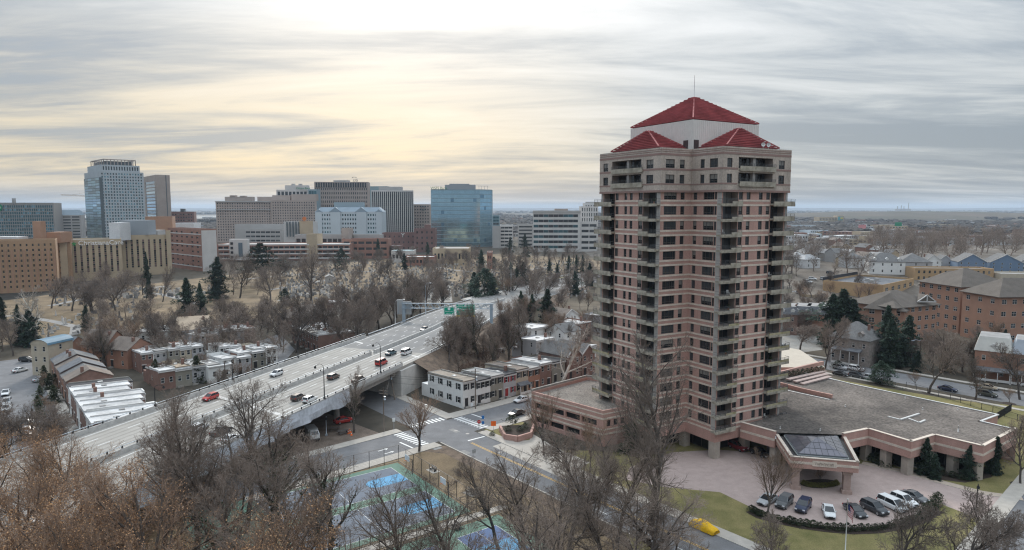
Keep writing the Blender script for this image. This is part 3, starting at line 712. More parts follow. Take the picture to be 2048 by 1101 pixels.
for i in range(12):
    o, u, L_ = edge(plan, i); ops = []
    for f in range(NF):
        z = Z0 + ST * f
        for st, a0, a1 in faces.get(i, []):
            if st == 'b': ops.append((a0, a1, z + 0.04, z + 2.62, 1.7))
            else: ops.append((a0, a1, z + 0.85, z + 2.55, 0.22))
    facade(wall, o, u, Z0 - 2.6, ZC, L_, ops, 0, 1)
    for f in range(NF):
        z = Z0 + ST * f
        for st, a0, a1 in faces.get(i, []):
            if st == 'b':
                g = tr.choices(['dark', 'mid', 'blind'], [4, 3, 1])[0]; w = a1 - a0
                put_window(tower, TB, o, u, a0, z + 0.06, w, 2.54, 1.7, 'door', GL[g], WFR)
                moss = f < 5 or (i == 3 and f < 8)
                lw = {0: 0.55, 3: -0.5}[i] if (a0 < 2) == (i == 3) or i == 0 and a0 > 10 else 1.0
                far = (i == 0 and a0 < 2) or (i == 3 and a0 > 10)
                balcony(i, a0, a1, z, 0.98 if far else lw, 0, moss and tr.random() < 0.8, 1.15, ((1.9, 0) if i == 0 and far else (0, 1.9) if far else (0, 0.85) if i == 0 else (1.2, 0)))
            else:
                g = tr.choices(['dark', 'mid', 'blind'], [5, 4, 3])[0]
                put_window(tower, TB, o, u, a0, z + 0.85, a1 - a0, 1.7, 0.22, st, GL[g], WFR)
    # stone courses above and below every window row
    if i in faces:
        bal = [(a0 - 0.3, a1 + 0.3) for st, a0, a1 in faces[i] if st == 'b']
        runs = []; a = 0.0
        for s0, s1 in bal:
            if s0 > a + 0.3: runs.append((a, s0))
            a = s1
        if a < L_ - 0.3: runs.append((a, L_))
        for f in range(NF + 1):
            z = Z0 + ST * f
            for s0, s1 in runs:
                for dz, h in ((0.45, 0.34), (-0.46, 0.34)):
                    if f == NF and dz > 0: continue
                    q, rz = at_face(i, s0, 0.0, z + dz); ob('stone_course', band_piece(s1 - s0, h, STONEB, 'stone_course'), tower, q, rz)
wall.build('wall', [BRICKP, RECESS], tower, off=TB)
# things left out on the balconies
cw_ = {}
for q in range(26):
    i, a = tr.choice(((0, tr.uniform(14.6, 17.6)), (0, tr.uniform(1.3, 4.2)), (3, tr.uniform(0.8, 4.0)), (3, tr.uniform(14.6, 17.8)))); f = tr.randrange(NF); l_, rz = at_face(i, a, -0.35, Z0 + ST * f + 0.045); l_ = l_ + Vector((TB.x, TB.y, 0))
    if q % 3 == 0:
        t_ = thing('potted_plant', 'potted evergreen on a tower balcony', 'plant', l_, 0, 'balcony plants'); k = MB(); k.tube([(0, 0, 0), (0, 0, .4)], [.16, .22], 8); k.build('pot', mat('terracotta_pot', (.33, .17, .11), .9), t_); k = MB()
        for _ in range(60): v = Vector((tr.gauss(0, .17), tr.gauss(0, .17), tr.uniform(.4, 1.1))); k.face([v, v + Vector((tr.gauss(0, .1), tr.gauss(0, .1), .1)), v + Vector((tr.gauss(0, .1), tr.gauss(0, .1), -.05))])
        k.build('foliage', mat('pot_foliage', (.05, .08, .03), .9), t_)
    else:
        cm = mat('patio_white', (.65, .65, .63), .6) if q % 3 == 1 else mat('patio_dark', (.06, .05, .045), .6); t_ = thing('patio_chair', ('white' if q % 3 == 1 else 'dark') + ' patio chair standing on a tower balcony', 'chair', l_, rz + tr.uniform(-.6, .6), 'balcony chairs')
        for nm, c, s in [('seat', (0, 0, .42), (.5, .5, .06)), ('backrest', (0, .24, .48), (.5, .05, .5))] + [('leg', (x, y, 0), (.05, .05, .42)) for x in (-.21, .21) for y in (-.2, .2)]:
            if (nm, cm.name) not in cw_: k = MB(); k.box((0, 0, 0), s); cw_[(nm, cm.name)] = k.mesh(nm, [cm])
            ob(nm, cw_[(nm, cm.name)], t_, c)
# corner columns on the faces beside the balconies
for i, a0, a1 in ((0, 18.25, 19.28), (2, 7.2, 8.28), (0, 0.02, 0.62), (3, 18.7, 19.28)):
    q = MB(); q.box(((a1 - a0) / 2, -0.03, 0), (a1 - a0, 0.1, ZC - Z0 - 0.8)); l_, rz = at_face(i, a0, 0.0, Z0); ob('column', q.mesh('column', [COLM]), tower, l_, rz)
# stone crown: two storeys, slightly proud
crown = [T(-TP - 0.35, -TW - 0.35), T(-TP - 0.35, 0.35), T(0 - 0.35, 0.35), T(-0.35, TP + 0.35), T(TW + 0.35, TP + 0.35), T(TW + 0.35, 0.35), T(TW + TP + 0.35, 0.35), T(TW + TP + 0.35, -TW - 0.35), T(TW + 0.35, -TW - 0.35), T(TW + 0.35, -TW - TP - 0.35), T(-0.35, -TW - TP - 0.35), T(-0.35, -TW - 0.35)]
CF = {0: [('two', 1.3, 3.0), ('b', 4.4, 14.0), ('two', 15.6, 17.7)], 1: [('two', 1.2, 3.6), ('narrow', 5.0, 6.3)], 2: [('narrow', 2.4, 3.5), ('two', 4.9, 7.0)], 3: [('two', 1.2, 2.6), ('b', 4.4, 14.4), ('two', 16.2, 18.0)]}
cw = MB(); cz = ZC - 0.75
for i in range(12):
    o, u, L_ = edge(crown, i); ops = []
    for f in range(2):
        z = ZC + 0.95 + f * 3.05
        for st, a0, a1 in CF.get(i, []): ops.append((a0, a1, z + (0.0 if st == 'b' else 0.1), z + (2.15 if st == 'b' else 1.85), 2.0 if st == 'b' else 0.22))
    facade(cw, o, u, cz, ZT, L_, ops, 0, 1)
    for f in range(2):
        z = ZC + 0.95 + f * 3.05
        for st, a0, a1 in CF.get(i, []):
            if st == 'b':
                put_window(tower, TB, o, u, a0 + 2.2, z + 0.02, 3.0, 2.1, 1.98, 'door', GL['dark'], WFR)
                put_window(tower, TB, o, u, (a0 + a1) / 2 + 0.6, z + 0.02, 3.4, 2.1, 1.98, 'door', GL['mid' if f else 'dark'], WFR)
                k = MB(); k.box((0, 0, 0), (0.7, 0.7, 2.15)); p = o + u * ((a0 + a1) / 2) - Vector((u.y, -u.x)) * 0.8
                ob('column', k.mesh('column', [COLM]), tower, (p.x - TB.x, p.y - TB.y, z), PHI)
                q = balcony(i, a0, a1, z - 0.06, 0.999, 0, False, 0.42); q.location.x += u.y * 0.35; q.location.y -= u.x * 0.35
            else:
                g = tr.choices(['dark', 'mid', 'blind'], [4, 3, 4])[0]
                put_window(tower, TB, o, u, a0, z + 0.1, a1 - a0, 1.75, 0.22, st, GL[g], WFR)
    if i in CF:
        for dz, h in ((0.0, 0.42), (1.5, 0.28), (4.4, 0.38), (7.35, 0.42), (8.05, 0.12), (8.4, 0.12)):
            bal = [(a0 - 0.26, a1 + 0.26) for st, a0, a1 in CF[i] if st == 'b' and 1.2 < dz < 6.9]
            a = 0.0
            for s0, s1 in bal + [(L_, L_)]:
                if s0 > a + 0.2:
                    n = Vector((u.y, -u.x)); p = o + u * a
                    ob('brick_course', band_piece(s0 - a, h, CAPBR, 'brick_course'), tower, (p.x - TB.x, p.y - TB.y, cz + dz), math.atan2(u.y, u.x))
                a = s1
cw.face([(*p, cz) for p in crown[::-1]])
cw.build('crown_wall', [CAPST, RECESS], tower, off=TB)
rf = MB(); rf.face([(*p, ZT - 0.3) for p in crown]); rf.build('roof_deck', GRAV, tower, off=TB)
# red stepped hip roofs: each tier its own piece
def step_roof(cx, cy, s0x, s0y, z0, rise, n, par, over=0.0):
    """square stepped pyramid in the tower axes"""
    def sq(f, e): a, b = s0x * f + e, s0y * f + e; return [T(cx - a, cy - b), T(cx - a, cy + b), T(cx + a, cy + b), T(cx + a, cy - b)]
    for k in range(n):
        f = 1 - k / n; zz = z0 + rise * k / n; h = rise / n * 0.999; m = MB()
        m.prism(sq(f - 0.35 / n, 0.1), zz, zz + h * 0.36, top=False); m.prism(sq(f, 0.3), zz + h * 0.36, zz + h, bot=True)
        m.build('roof_tier', ROOFR, par, off=TB)
    for sa, sb in ((-1, 1), (1, 1), (-1, -1), (1, -1)):
        m = MB(); a_ = T(cx + sa * (s0x + 0.25), cy + sb * (s0y + 0.25)); b_ = T(cx + sa * 0.25, cy + sb * 0.25)
        m.bar((*a_, z0 + rise / n * 0.9), (*b_, z0 + rise + 0.12), 0.28, 0.16); m.build('hip_cap', ROOFH, par, off=TB)
HC2 = TW / 2
ph = MB(); pq = [T(-0.15, -TW - 0.15), T(-0.15, 0.15), T(TW + 0.15, 0.15), T(TW + 0.15, -TW - 0.15)]
ZP = 69.0
ph.prism(pq, ZT - 0.3, ZP, 0); penth = ph.build('penthouse_wall', WMET, tower, off=TB)
for k in range(36):
    for i in (0, 1):
        o, u, L_ = edge(pq, i); p = o + u * (L_ * (k + 0.5) / 36); m = band_cache.get('seam')
        if m is None: q = MB(); q.box((0, 0, 0), (0.06, 0.1, ZP - ZT + 0.2)); m = band_cache['seam'] = q.mesh('siding_seam', [WMET])
        ob('siding_seam', m, penth, (p.x - TB.x, p.y - TB.y, ZT - 0.25), math.atan2(u.y, u.x))
for i, a in ((0, TW - 1.6), (1, 1.0)):
    o, u, L_ = edge(pq, i); p = o + u * a + Vector((u.y, -u.x)) * 0.05; q = MB(); q.box((0, 0, 0), (1.3, 0.12, 2.2)); ob('penthouse_door', q.mesh('penthouse_door', [mat('dark_brown_metal', (0.07, 0.05, 0.05), 0.6)]), tower, (p.x - TB.x, p.y - TB.y, ZT - 0.28), math.atan2(u.y, u.x))
step_roof(HC2, -HC2, HC2 - 0.1, HC2 - 0.1, ZP, 6.4, 15, tower)
step_roof(-TP / 2 + 0.5, -HC2 + 0.3, TP / 2 - 0.4, HC2 - 2.2, ZT + 0.1, 4.2, 11, tower)
step_roof(HC2 - 0.3, TP / 2 - 0.5, HC2 - 2.2, TP / 2 - 0.4, ZT + 0.1, 4.2, 11, tower)
q = MB(); c = T(HC2, -HC2); q.tube([(*c, ZP + 6.3), (*c, ZP + 11.3)], [0.07, 0.03], 5); q.build('antenna_mast', mat('mast_grey', (0.35, 0.35, 0.36), 0.5), tower, off=TB)
for a, b in ((12.0, TP - 0.6), (13.6, TP - 0.6)):
    c = T(a, b); q = MB(); q.tube([(*c, ZT - 0.3), (*c, ZT + 0.9)], 0.05, 5); q.faces([(c[0] + 0.45 * math.cos(k * math.pi / 4), c[1] - 0.15, ZT + 0.9 + 0.45 * math.sin(k * math.pi / 4)) for k in range(8)] + [(c[0], c[1] + 0.1, ZT + 0.9)], [(k, (k + 1) % 8, 8) for k in range(8)]); q.build('satellite_dish', WHITEP, tower, off=TB)
# base: fascia, soffit, stone columns and dark lobby glass
bs = MB(); bs.face([(*p, Z0 - 2.6) for p in plan[::-1]]); bs.build('soffit', SOFF, tower, off=TB)
pill = MB(); pill.box((0, 0, 0), (1.6, 1.6, 3.5)); pill = pill.mesh('column', [mat('base_stone', (0.40, 0.35, 0.30), 0.9, nz=0.8, amt=0.15)])
for a, b in ((-TP + 0.8, -0.8), (0.8, TP - 0.8), (-TP + 0.8, -TW + 0.8), (TW - 0.8, TP - 0.8), (0.9, -1.0), (-TP + 0.8, -TW / 2), (TW / 2, TP - 0.8)):
    p = T(a, b); ob('column', pill, tower, (p[0] - TB.x, p[1] - TB.y, 0), PHI)
lob = [T(-TP + 4, -TW + 3), T(-TP + 4, -3.4), T(3.2, -3.4), T(3.2, TP - 4), T(TW - 2, TP - 4), T(TW - 2, -TW + 3)]
lb = MB(); lb.prism(lob, 0, 3.5, top=False); lb.build('lobby_wall', mat('lobby_dark', (0.05, 0.042, 0.04), 0.35), tower, off=TB)
for i in (0, 1, 2, 3):
    o, u, L_ = edge(lob, i); n = int(L_ / 2.4)
    for k in range(n):
        w = L_ / n; p = o + u * (k * w + 0.1) + Vector((u.y, -u.x)) * 0.04
        ob('lobby_window', win_mesh(w - 0.2, 3.0, 'p', GL['dark'], WFR), tower, (p.x - TB.x, p.y - TB.y, 0.25), math.atan2(u.y, u.x))
# ================================================================ low podium with porte cochere
PZ = 7.0
def Sz(z, *pp): return [site(a, b, z) for a, b in pp]
pod = [p.xy for p in Sz(PZ, (1481, 845), (1550, 864), (1688, 868), (1737, 858), (1823, 884), (1870, 870), (1967, 893), (2034, 857), (1961, 840), (1996, 827), (1703, 766))]
pod += [p.xy for p in Sz(PZ, (1600, 742), (1556, 748))]
pod.append(Vector(T(TW + 0.2, 2)).xy); pod.append(Vector(T(TW + 0.2, TP + 0.05)).xy)
PB = Vector((*(sum((Vector(p[:2]) for p in pod), Vector((0, 0))) / len(pod)), 0))
podium = thing('podium', 'low brick podium building with a wide gravel roof beside the tower', 'building', PB)
def fascia(poly, idx, z0, z1, par, base, name='fascia', thick=0.5):
    for i in idx:
        o, u, L_ = edge(poly, i); q = MB(); q.box((L_ / 2, thick / 2, 0), (L_ - 0.004, thick, z1 - z0)); b = ob(name, q.mesh(name, [BRICKP]), par, (o.x - base.x, o.y - base.y, z0), math.atan2(u.y, u.x))
        s = MB(); s.box((L_ / 2, -0.02, (z1 - z0) * 0.42), (L_ - 0.01, 0.06, 0.45)); ob('stone_course', s.mesh('stone_course', [STONEB]), b)
        c = MB(); c.box((L_ / 2, thick / 2 - 0.04, z1 - z0), (L_ + 0.02, thick + 0.12, 0.1)); ob('coping', c.mesh('coping', [STONEB]), b)
fascia(pod, [0, 2, 3, 4, 5, 6], 3.7, PZ, podium, PB)
ip = inset(pod, 0.52)
rf = MB(); rf.face([(*p, PZ - 0.35) for p in ip]); rf.face([(*p, 3.75) for p in ip[::-1]])
rf.build('gravel_roof', GRAV, podium, off=PB)
bw = MB()
for i in (7, 8, 9, 10, 11, 12, 13):
    a, b = pod[i], pod[(i + 1) % len(pod)]; bw.face([(*a, 0), (*b, 0), (*b, PZ - 0.3), (*a, PZ - 0.3)])
bw.build('back_wall', BRICKP, podium, off=PB)
fl = MB()
for i in (7, 8, 9, 10):
    a, b = Vector((*pod[i], PZ - 0.28)), Vector((*pod[(i + 1) % len(pod)], PZ - 0.28)); fl.bar(a, b, 0.45, 0.16)
fl.build('roof_flashing', FLASH, podium, off=PB)
for pp in (((1776, 834), (1800, 840), (1838, 828)), ((1817, 838), (1838, 846), (1850, 841)), ((1546, 776), (1658, 800)), ((1604, 768), (1656, 757), (1700, 768))):
    k = MB(); w = [site(a, b, PZ - 0.3) for a, b in pp]
    for a, b in zip(w, w[1:]): k.bar(a, b, 0.38, 0.3)
    k.build('roof_curb', FLASH, podium, off=PB)
for px, py in ((1810, 797), (1845, 820), (1690, 814), (1560, 858), (1551, 878), (1640, 862), (1915, 820)):
    p = site(px, py, PZ - 0.35); k = MB(); k.tube([p, p + Vector((0, 0, 0.5))], 0.12, 6); k.build('vent_pipe', FLASH, podium, off=PB)
p = site(1916, 864, PZ - 0.35); k = MB(); k.tube([p, p + Vector((0, 0, 1.2))], 0.14, 6); k.build('vent_pipe', FLASH, podium, off=PB)
# recessed glass wall and columns below the fascia
gi = inset(pod, 3.6); gw_ = MB()
for i in (0, 2, 3, 4, 5, 6):
    a, b = gi[i], gi[(i + 1) % len(gi)]; gw_.face([(*a, 0), (*b, 0), (*b, 3.75), (*a, 3.75)])
gw_.build('recessed_wall', MATS['lobby_dark'], podium, off=PB)
for i in (0, 2, 3, 4, 5, 6):
    o, u, L_ = edge(gi, i); n = max(1, int(L_ / 2.6))
    for k in range(n):
        w = L_ / n; p = o + u * (k * w + 0.12) + Vector((u.y, -u.x)) * 0.05
        ob('lobby_window', win_mesh(w - 0.24, 3.0, 'p', GL['dark'], WFR), podium, (p.x - PB.x, p.y - PB.y, 0.2), math.atan2(u.y, u.x))
ci = inset(pod, 1.3); pc = MB(); pc.box((0, 0, 0), (1.5, 1.5, 3.72)); pc = pc.mesh('column', [MATS['base_stone']])
for i in (1, 3, 4, 5, 6):
    ob('column', pc, podium, (ci[i][0] - PB.x, ci[i][1] - PB.y, 0), 0.3)
for i in (4, 6): 
    a, b = Vector(ci[i - 1]), Vector(ci[i]); m_ = (a + b) / 2; ob('column', pc, podium, (m_.x - PB.x, m_.y - PB.y, 0), 0.3)
# porte cochere
CZ = 6.3
cp = [p.xy for p in Sz(CZ, (1582, 914), (1718, 925), (1688, 869), (1550, 866))]
CB = Vector((*(sum((Vector(p) for p in cp), Vector((0, 0))) / 4), 0))
can = thing('entrance_canopy', 'brick faced entrance canopy with a glass pyramid skylight', 'canopy', CB)
fascia(cp, [0, 1, 3], CZ - 2.0, CZ, can, CB, thick=0.45)
o, u, L_ = edge(cp, 0); n = Vector((u.y, -u.x))
sg_ = MB(); sg_.box((L_ * 0.5, -0.06, 0.62), (L_ * 0.36, 0.1, 1.0)); sgo = ob('name_panel', sg_.mesh('name_panel', [STONEB]), can, (o.x - CB.x, o.y - CB.y, CZ - 2.0), math.atan2(u.y, u.x))
for k in range(9):
    q = MB(); h = 0.42; x = L_ * (0.37 + 0.03 * k)
    q.box((x, -0.125, 0.9), (0.06, 0.03, h)); q.box((x + 0.13, -0.125, 0.9 + (0.18 if k % 2 else 0.36)), (0.18, 0.03, 0.06))
    if k % 3: q.box((x + 0.2, -0.125, 0.9), (0.05, 0.03, h * 0.8))
    ob('letter', q.mesh('letter', [mat('incised_letter', (0.22, 0.16, 0.13), 0.9)]), sgo)
rf = MB(); ic = inset(cp, 0.4); rf.face([(*p, CZ - 0.5) for p in ic]); rf.face([(*p, CZ - 1.95) for p in ic[::-1]]); rf.build('roof', mat('dark_roof_felt', (0.085, 0.08, 0.078), 0.9, nz=1.2, amt=0.2), can, off=CB)
for w_, nm in ((0.22, 1), (0.80, 2)):
    pass
for c0, dx in ((cp[0], 1.1), (cp[1], -1.6)):
    p = Vector(c0) + u * dx - n * 1.3
    q = MB(); q.box((0, 0, 0), (1.7, 1.7, 0.7)); q.box((0, 0, 0.7), (1.2, 1.2, 2.9)); q.box((0, 0, 3.6), (1.6, 1.6, 0.75))
    ob('column', q.mesh('column', [mat('base_stone_brick', (0.39, 0.29, 0.25), 0.9, nz=1.0, amt=0.15)]), can, (p.x - CB.x, p.y - CB.y, 0), math.atan2(u.y, u.x))
# skylight pyramid: one pane per piece, with bars
sk = inset(cp, 1.5); kz = CZ - 0.5
k = MB(); k.prism(sk, kz, kz + 0.7); k.build('skylight_kerb', mat('skylight_frame', (0.10, 0.11, 0.12), 0.5), can, off=CB)
k = MB(); k.prism(inset(sk, -0.12), kz + 0.36, kz + 0.52); k.build('skylight_trim', mat('skylight_trim', (0.42, 0.45, 0.44), 0.5), can, off=CB)
si = [Vector((*p, kz + 0.72)) for p in inset(sk, 0.1)]; ap = sum(si, Vector()) / 4 + Vector((0, 0, 1.55))
SKYG = mat('skylight_glass', (0.16, 0.15, 0.17), 0.12, spec=0.7, metal=0.35, rnd=0.12)
NX, NY = 8, 3
for f in range(4):
    A, B = si[f], si[(f + 1) % 4]
    n_ = NX if f % 2 == 0 else 6
    for r_ in range(NY):
        t0, t1 = r_ / NY, (r_ + 1) / NY
        for c_ in range(n_):
            # clip vertical strips of the triangle
            s0, s1 = c_ / n_, (c_ + 1) / n_
            def pt(s, t):
                lo, hi = t / 2, 1 - t / 2
                s = min(max(s, lo), hi); base = A.lerp(B, s); apx = (s - lo) / max(hi - lo, 1e-6)
                return A.lerp(ap, t).lerp(B.lerp(ap, t), apx)
            q = [pt(s0, t0), pt(s1, t0), pt(s1, t1), pt(s0, t1)]
            if (q[0] - q[1]).length < 0.06 and (q[2] - q[3]).length < 0.06: continue
            cen = sum(q, Vector()) / 4; q = [v.lerp(cen, 0.075) for v in q]
            k = MB(); k.face(q); k.build('pane', SKYG, can, off=CB)
under = MB()
for f in range(4): under.face([si[f] - Vector((0, 0, 0.03)), si[(f + 1) % 4] - Vector((0, 0, 0.03)), ap - Vector((0, 0, 0.03))])
under.build('glazing_bars', mat('skylight_frame_dark', (0.03, 0.032, 0.035), 0.5), can, off=CB)
# ================================================================ parking structure on the street side
GZ = 8.0
gp = [p.xy for p in Sz(GZ, (1063, 783), (1206, 822))]
e_ = (gp[1] - gp[0]).normalized(); f_ = Vector((-e_.y, e_.x))
gpoly = [gp[0], gp[1], gp[1] + Vector(E1) * 8.0, gp[1] + Vector(E1) * 8 + f_ * 22, gp[0] + f_ * 20]
gpoly = [tuple(p) for p in gpoly]
GB = Vector((*gp[0], 0)); gar = thing('parking_structure', 'low pink brick parking structure with a gravel roof next to the tower', 'garage', GB)
gwm = MB(); WL = (gp[1] - gp[0]).length
ops = []
for z in (0.9, 4.2):
    n = 4
    for k in range(n):
        w = (WL - 2.4) / n; ops.append((1.2 + k * w, 1.2 + k * w + w - 0.5, z, z + 1.35, 0.6))
o, u, L0 = edge(gpoly, 0); facade(gwm, o, u, 0, GZ, L0, ops)
for q in ops: put_window(gar, GB, o, u, q[0], q[2], q[1] - q[0], q[3] - q[2], 0.6, 'p', GL['dark'], WFR)
o, u, L1 = edge(gpoly, 1); ops = [(1.0 + k * 1.9, 2.1 + k * 1.9, 4.3, 5.7, 0.3) for k in range(3)]; facade(gwm, o, u, 0, GZ, L1, ops)
for q in ops: put_window(gar, GB, o, u, q[0], q[2], q[1] - q[0], q[3] - q[2], 0.3, 'two', GL['dark'], WFR)
for i in (2, 3, 4):
    o, u, L_ = edge(gpoly, i); facade(gwm, o, u, 0, GZ, L_, [])
gi2 = inset(gpoly, 0.4); n5 = len(gpoly)
for k in range(n5):
    gwm.face([(*gpoly[k], GZ), (*gpoly[(k + 1) % n5], GZ), (*gi2[(k + 1) % n5], GZ), (*gi2[k], GZ)]); gwm.face([(*gi2[k], GZ), (*gi2[(k + 1) % n5], GZ), (*gi2[(k + 1) % n5], GZ - 0.7), (*gi2[k], GZ - 0.7)])
gwm.build('wall', BRICKP, gar, off=GB)
rf = MB(); rf.face([(*p, GZ - 0.7) for p in gi2]); rf.build('gravel_roof', mat('roof_gravel_tan', (0.215, 0.19, 0.165), 0.95, nz=0.2, amt=0.25, nz2=2.5, amt2=0.4), gar, off=GB)
for i in (0, 1):
    o, u, L_ = edge(gpoly, i)
    for z, h in ((2.55, 0.4), (3.6, 0.3), (5.95, 0.4), (7.1, 0.25)):
        q = MB(); q.box((L_ / 2, -0.02, 0), (L_, 0.06, h)); ob('stone_course', q.mesh('stone_course', [STONEB]), gar, (o.x - GB.x, o.y - GB.y, z), math.atan2(u.y, u.x))
k = MB()
for i in (3, 4):
    a, b = Vector((*gpoly[i], GZ)), Vector((*gpoly[(i + 1) % 5], GZ)); k.bar(a + Vector((0, 0, 0.25)), b + Vector((0, 0, 0.25)), 0.4, 0.5)
k.build('parapet', CONCD, gar, off=GB)
# planter wall by the street corner
pl = thing('planter', 'curved low brick planter wall with evergreen shrubs by the street corner', 'planter', site(1020, 868)); base = pl.location.copy(); k = MB()
pts = [site(*p) for p in ((1000, 862), (1010, 880), (1035, 884), (1062, 876), (1068, 858))]
for a, b in zip(pts, pts[1:]): k.bar(a + Vector((0, 0, 0.65)), b + Vector((0, 0, 0.65)), 0.5, 1.3)
k.build('wall', BRICKP, pl, off=base); sheet('corner_lawn', S((968, 860), (1000, 848), (1040, 842), (1068, 856), (1060, 880), (1010, 886)), 0.04, GRASSW, 'small green lawn at the street corner')
k = MB(); k.face([p + Vector((0, 0, 1.15)) for p in pts[::-1]]); k.build('soil', MULCH, pl, off=base)
# roof terrace at the back
tz = 7.6
tp = [p.xy for p in Sz(tz, (1545, 735), (1650, 735), (1642, 728), (1600, 700), (1545, 690))]
ter = thing('roof_terrace', 'pale paved roof terrace behind brick walls and a clipped hedge', 'terrace', (*tp[0], 0)); base = ter.location.copy()
k = MB(); k.prism(tp[:2] + tp[2:], 0, tz, mt=1); k.build('deck', [BRICKP, mat('terrace_paving', (0.50, 0.44, 0.36), 0.85, nz=0.6, amt=0.08)], ter, off=base)
for pp, z0, h in ((((1548, 760), (1645, 736)), PZ - 0.3, 1.9), (((1546, 768), (1600, 783), (1640, 792), (1664, 797)), PZ - 0.3, 0.9)):
    w = [site(a, b, z0) for a, b in pp]; k = MB()
    for a, b in zip(w, w[1:]): k.bar(a + Vector((0, 0, h / 2)), b + Vector((0, 0, h / 2)), 0.6, h)
    k.build('garden_wall', BRICKP, ter, off=base)
for j in range(3):
    a, b = site(1575 + j * 14, 764 + j * 3, PZ - 0.3), site(1650 + j * 5, 747 + j * 4, PZ - 0.3); k = MB(); k.bar(a + Vector((0, 0, 0.6 - 0.2 * j)), b + Vector((0, 0, 0.6 - 0.2 * j)), 1.2, 0.3); k.build('step', PAVER, ter, off=base)
# ================================================================ rising ground on the right
def sst(t): t = min(max(t, 0.0), 1.0); return t * t * (3 - 2 * t)
def terr(x, y): return 12.0 * sst((y - 325) / 120) * sst((x - 85) / 60) * (1 - sst((y - 650) / 350))
def gpt(px, py):
    z = 0.0
    for _ in range(12): p = site(px, py, z); z = 0.5 * z + 0.5 * terr(p.x, p.y)
    p = site(px, py, z); return Vector((p.x, p.y, terr(p.x, p.y)))
mb = MB(); NXg, NYg = 40, 50; gx = [84 + (900 - 84) * (i / NXg) ** 1.5 for i in range(NXg + 1)]; gy = [324 + (1002 - 324) * j / NYg for j in range(NYg + 1)]
vs_ = [(x, y, terr(x, y) + 0.006) for y in gy for x in gx]
mb.faces(vs_, [(j * (NXg + 1) + i, j * (NXg + 1) + i + 1, (j + 1) * (NXg + 1) + i + 1, (j + 1) * (NXg + 1) + i) for j in range(NYg) for i in range(NXg)], 0, True)
struct(mb.build('hillside', mat('hill_ground', (0.13, 0.105, 0.08), 0.95, nz=0.05, amt=0.3, col2=(0.22, 0.19, 0.16), nz2=1.0, amt2=0.2)), 'gently rising ground with houses and woods')
# ================================================================ trees
BARK = mat('bark_grey_brown', (0.095, 0.08, 0.07), 0.95, nz=2.0, amt=0.3, rnd=0.2)
TWIG = mat('twigs_brown', (0.205, 0.163, 0.135), 0.95, nz=0.25, amt=0.25, rnd=0.28)
TWIGR = mat('twigs_reddish', (0.25, 0.172, 0.122), 0.95, nz=0.25, amt=0.25, rnd=0.25)
SYC = mat('sycamore_bark', (0.50, 0.46, 0.40), 0.9, nz=0.9, amt=0.35)
SYCT = mat('sycamore_twigs', (0.34, 0.30, 0.26), 0.9, nz=0.5, amt=0.3)
BUDS = mat('tan_buds', (0.50, 0.295, 0.155), 0.9, nz=0.6, amt=0.3)
IVY = mat('ivy_leaves', (0.032, 0.05, 0.022), 0.8, nz=1.2, amt=0.4)
PINE = mat('conifer_needles', (0.036, 0.06, 0.04), 0.9, nz=0.35, amt=0.4, rnd=0.25, nz2=1.5, amt2=0.35)
PINE2 = mat('juniper_foliage', (0.05, 0.062, 0.03), 0.9, nz=0.35, amt=0.4, rnd=0.2, nz2=1.5, amt2=0.35)
SHRB = mat('evergreen_shrub', (0.035, 0.045, 0.022), 0.9, nz=1.5, amt=0.4, rnd=0.3)
SHRR = mat('bare_brown_shrub', (0.12, 0.075, 0.055), 0.95, nz=1.5, amt=0.4, rnd=0.3)
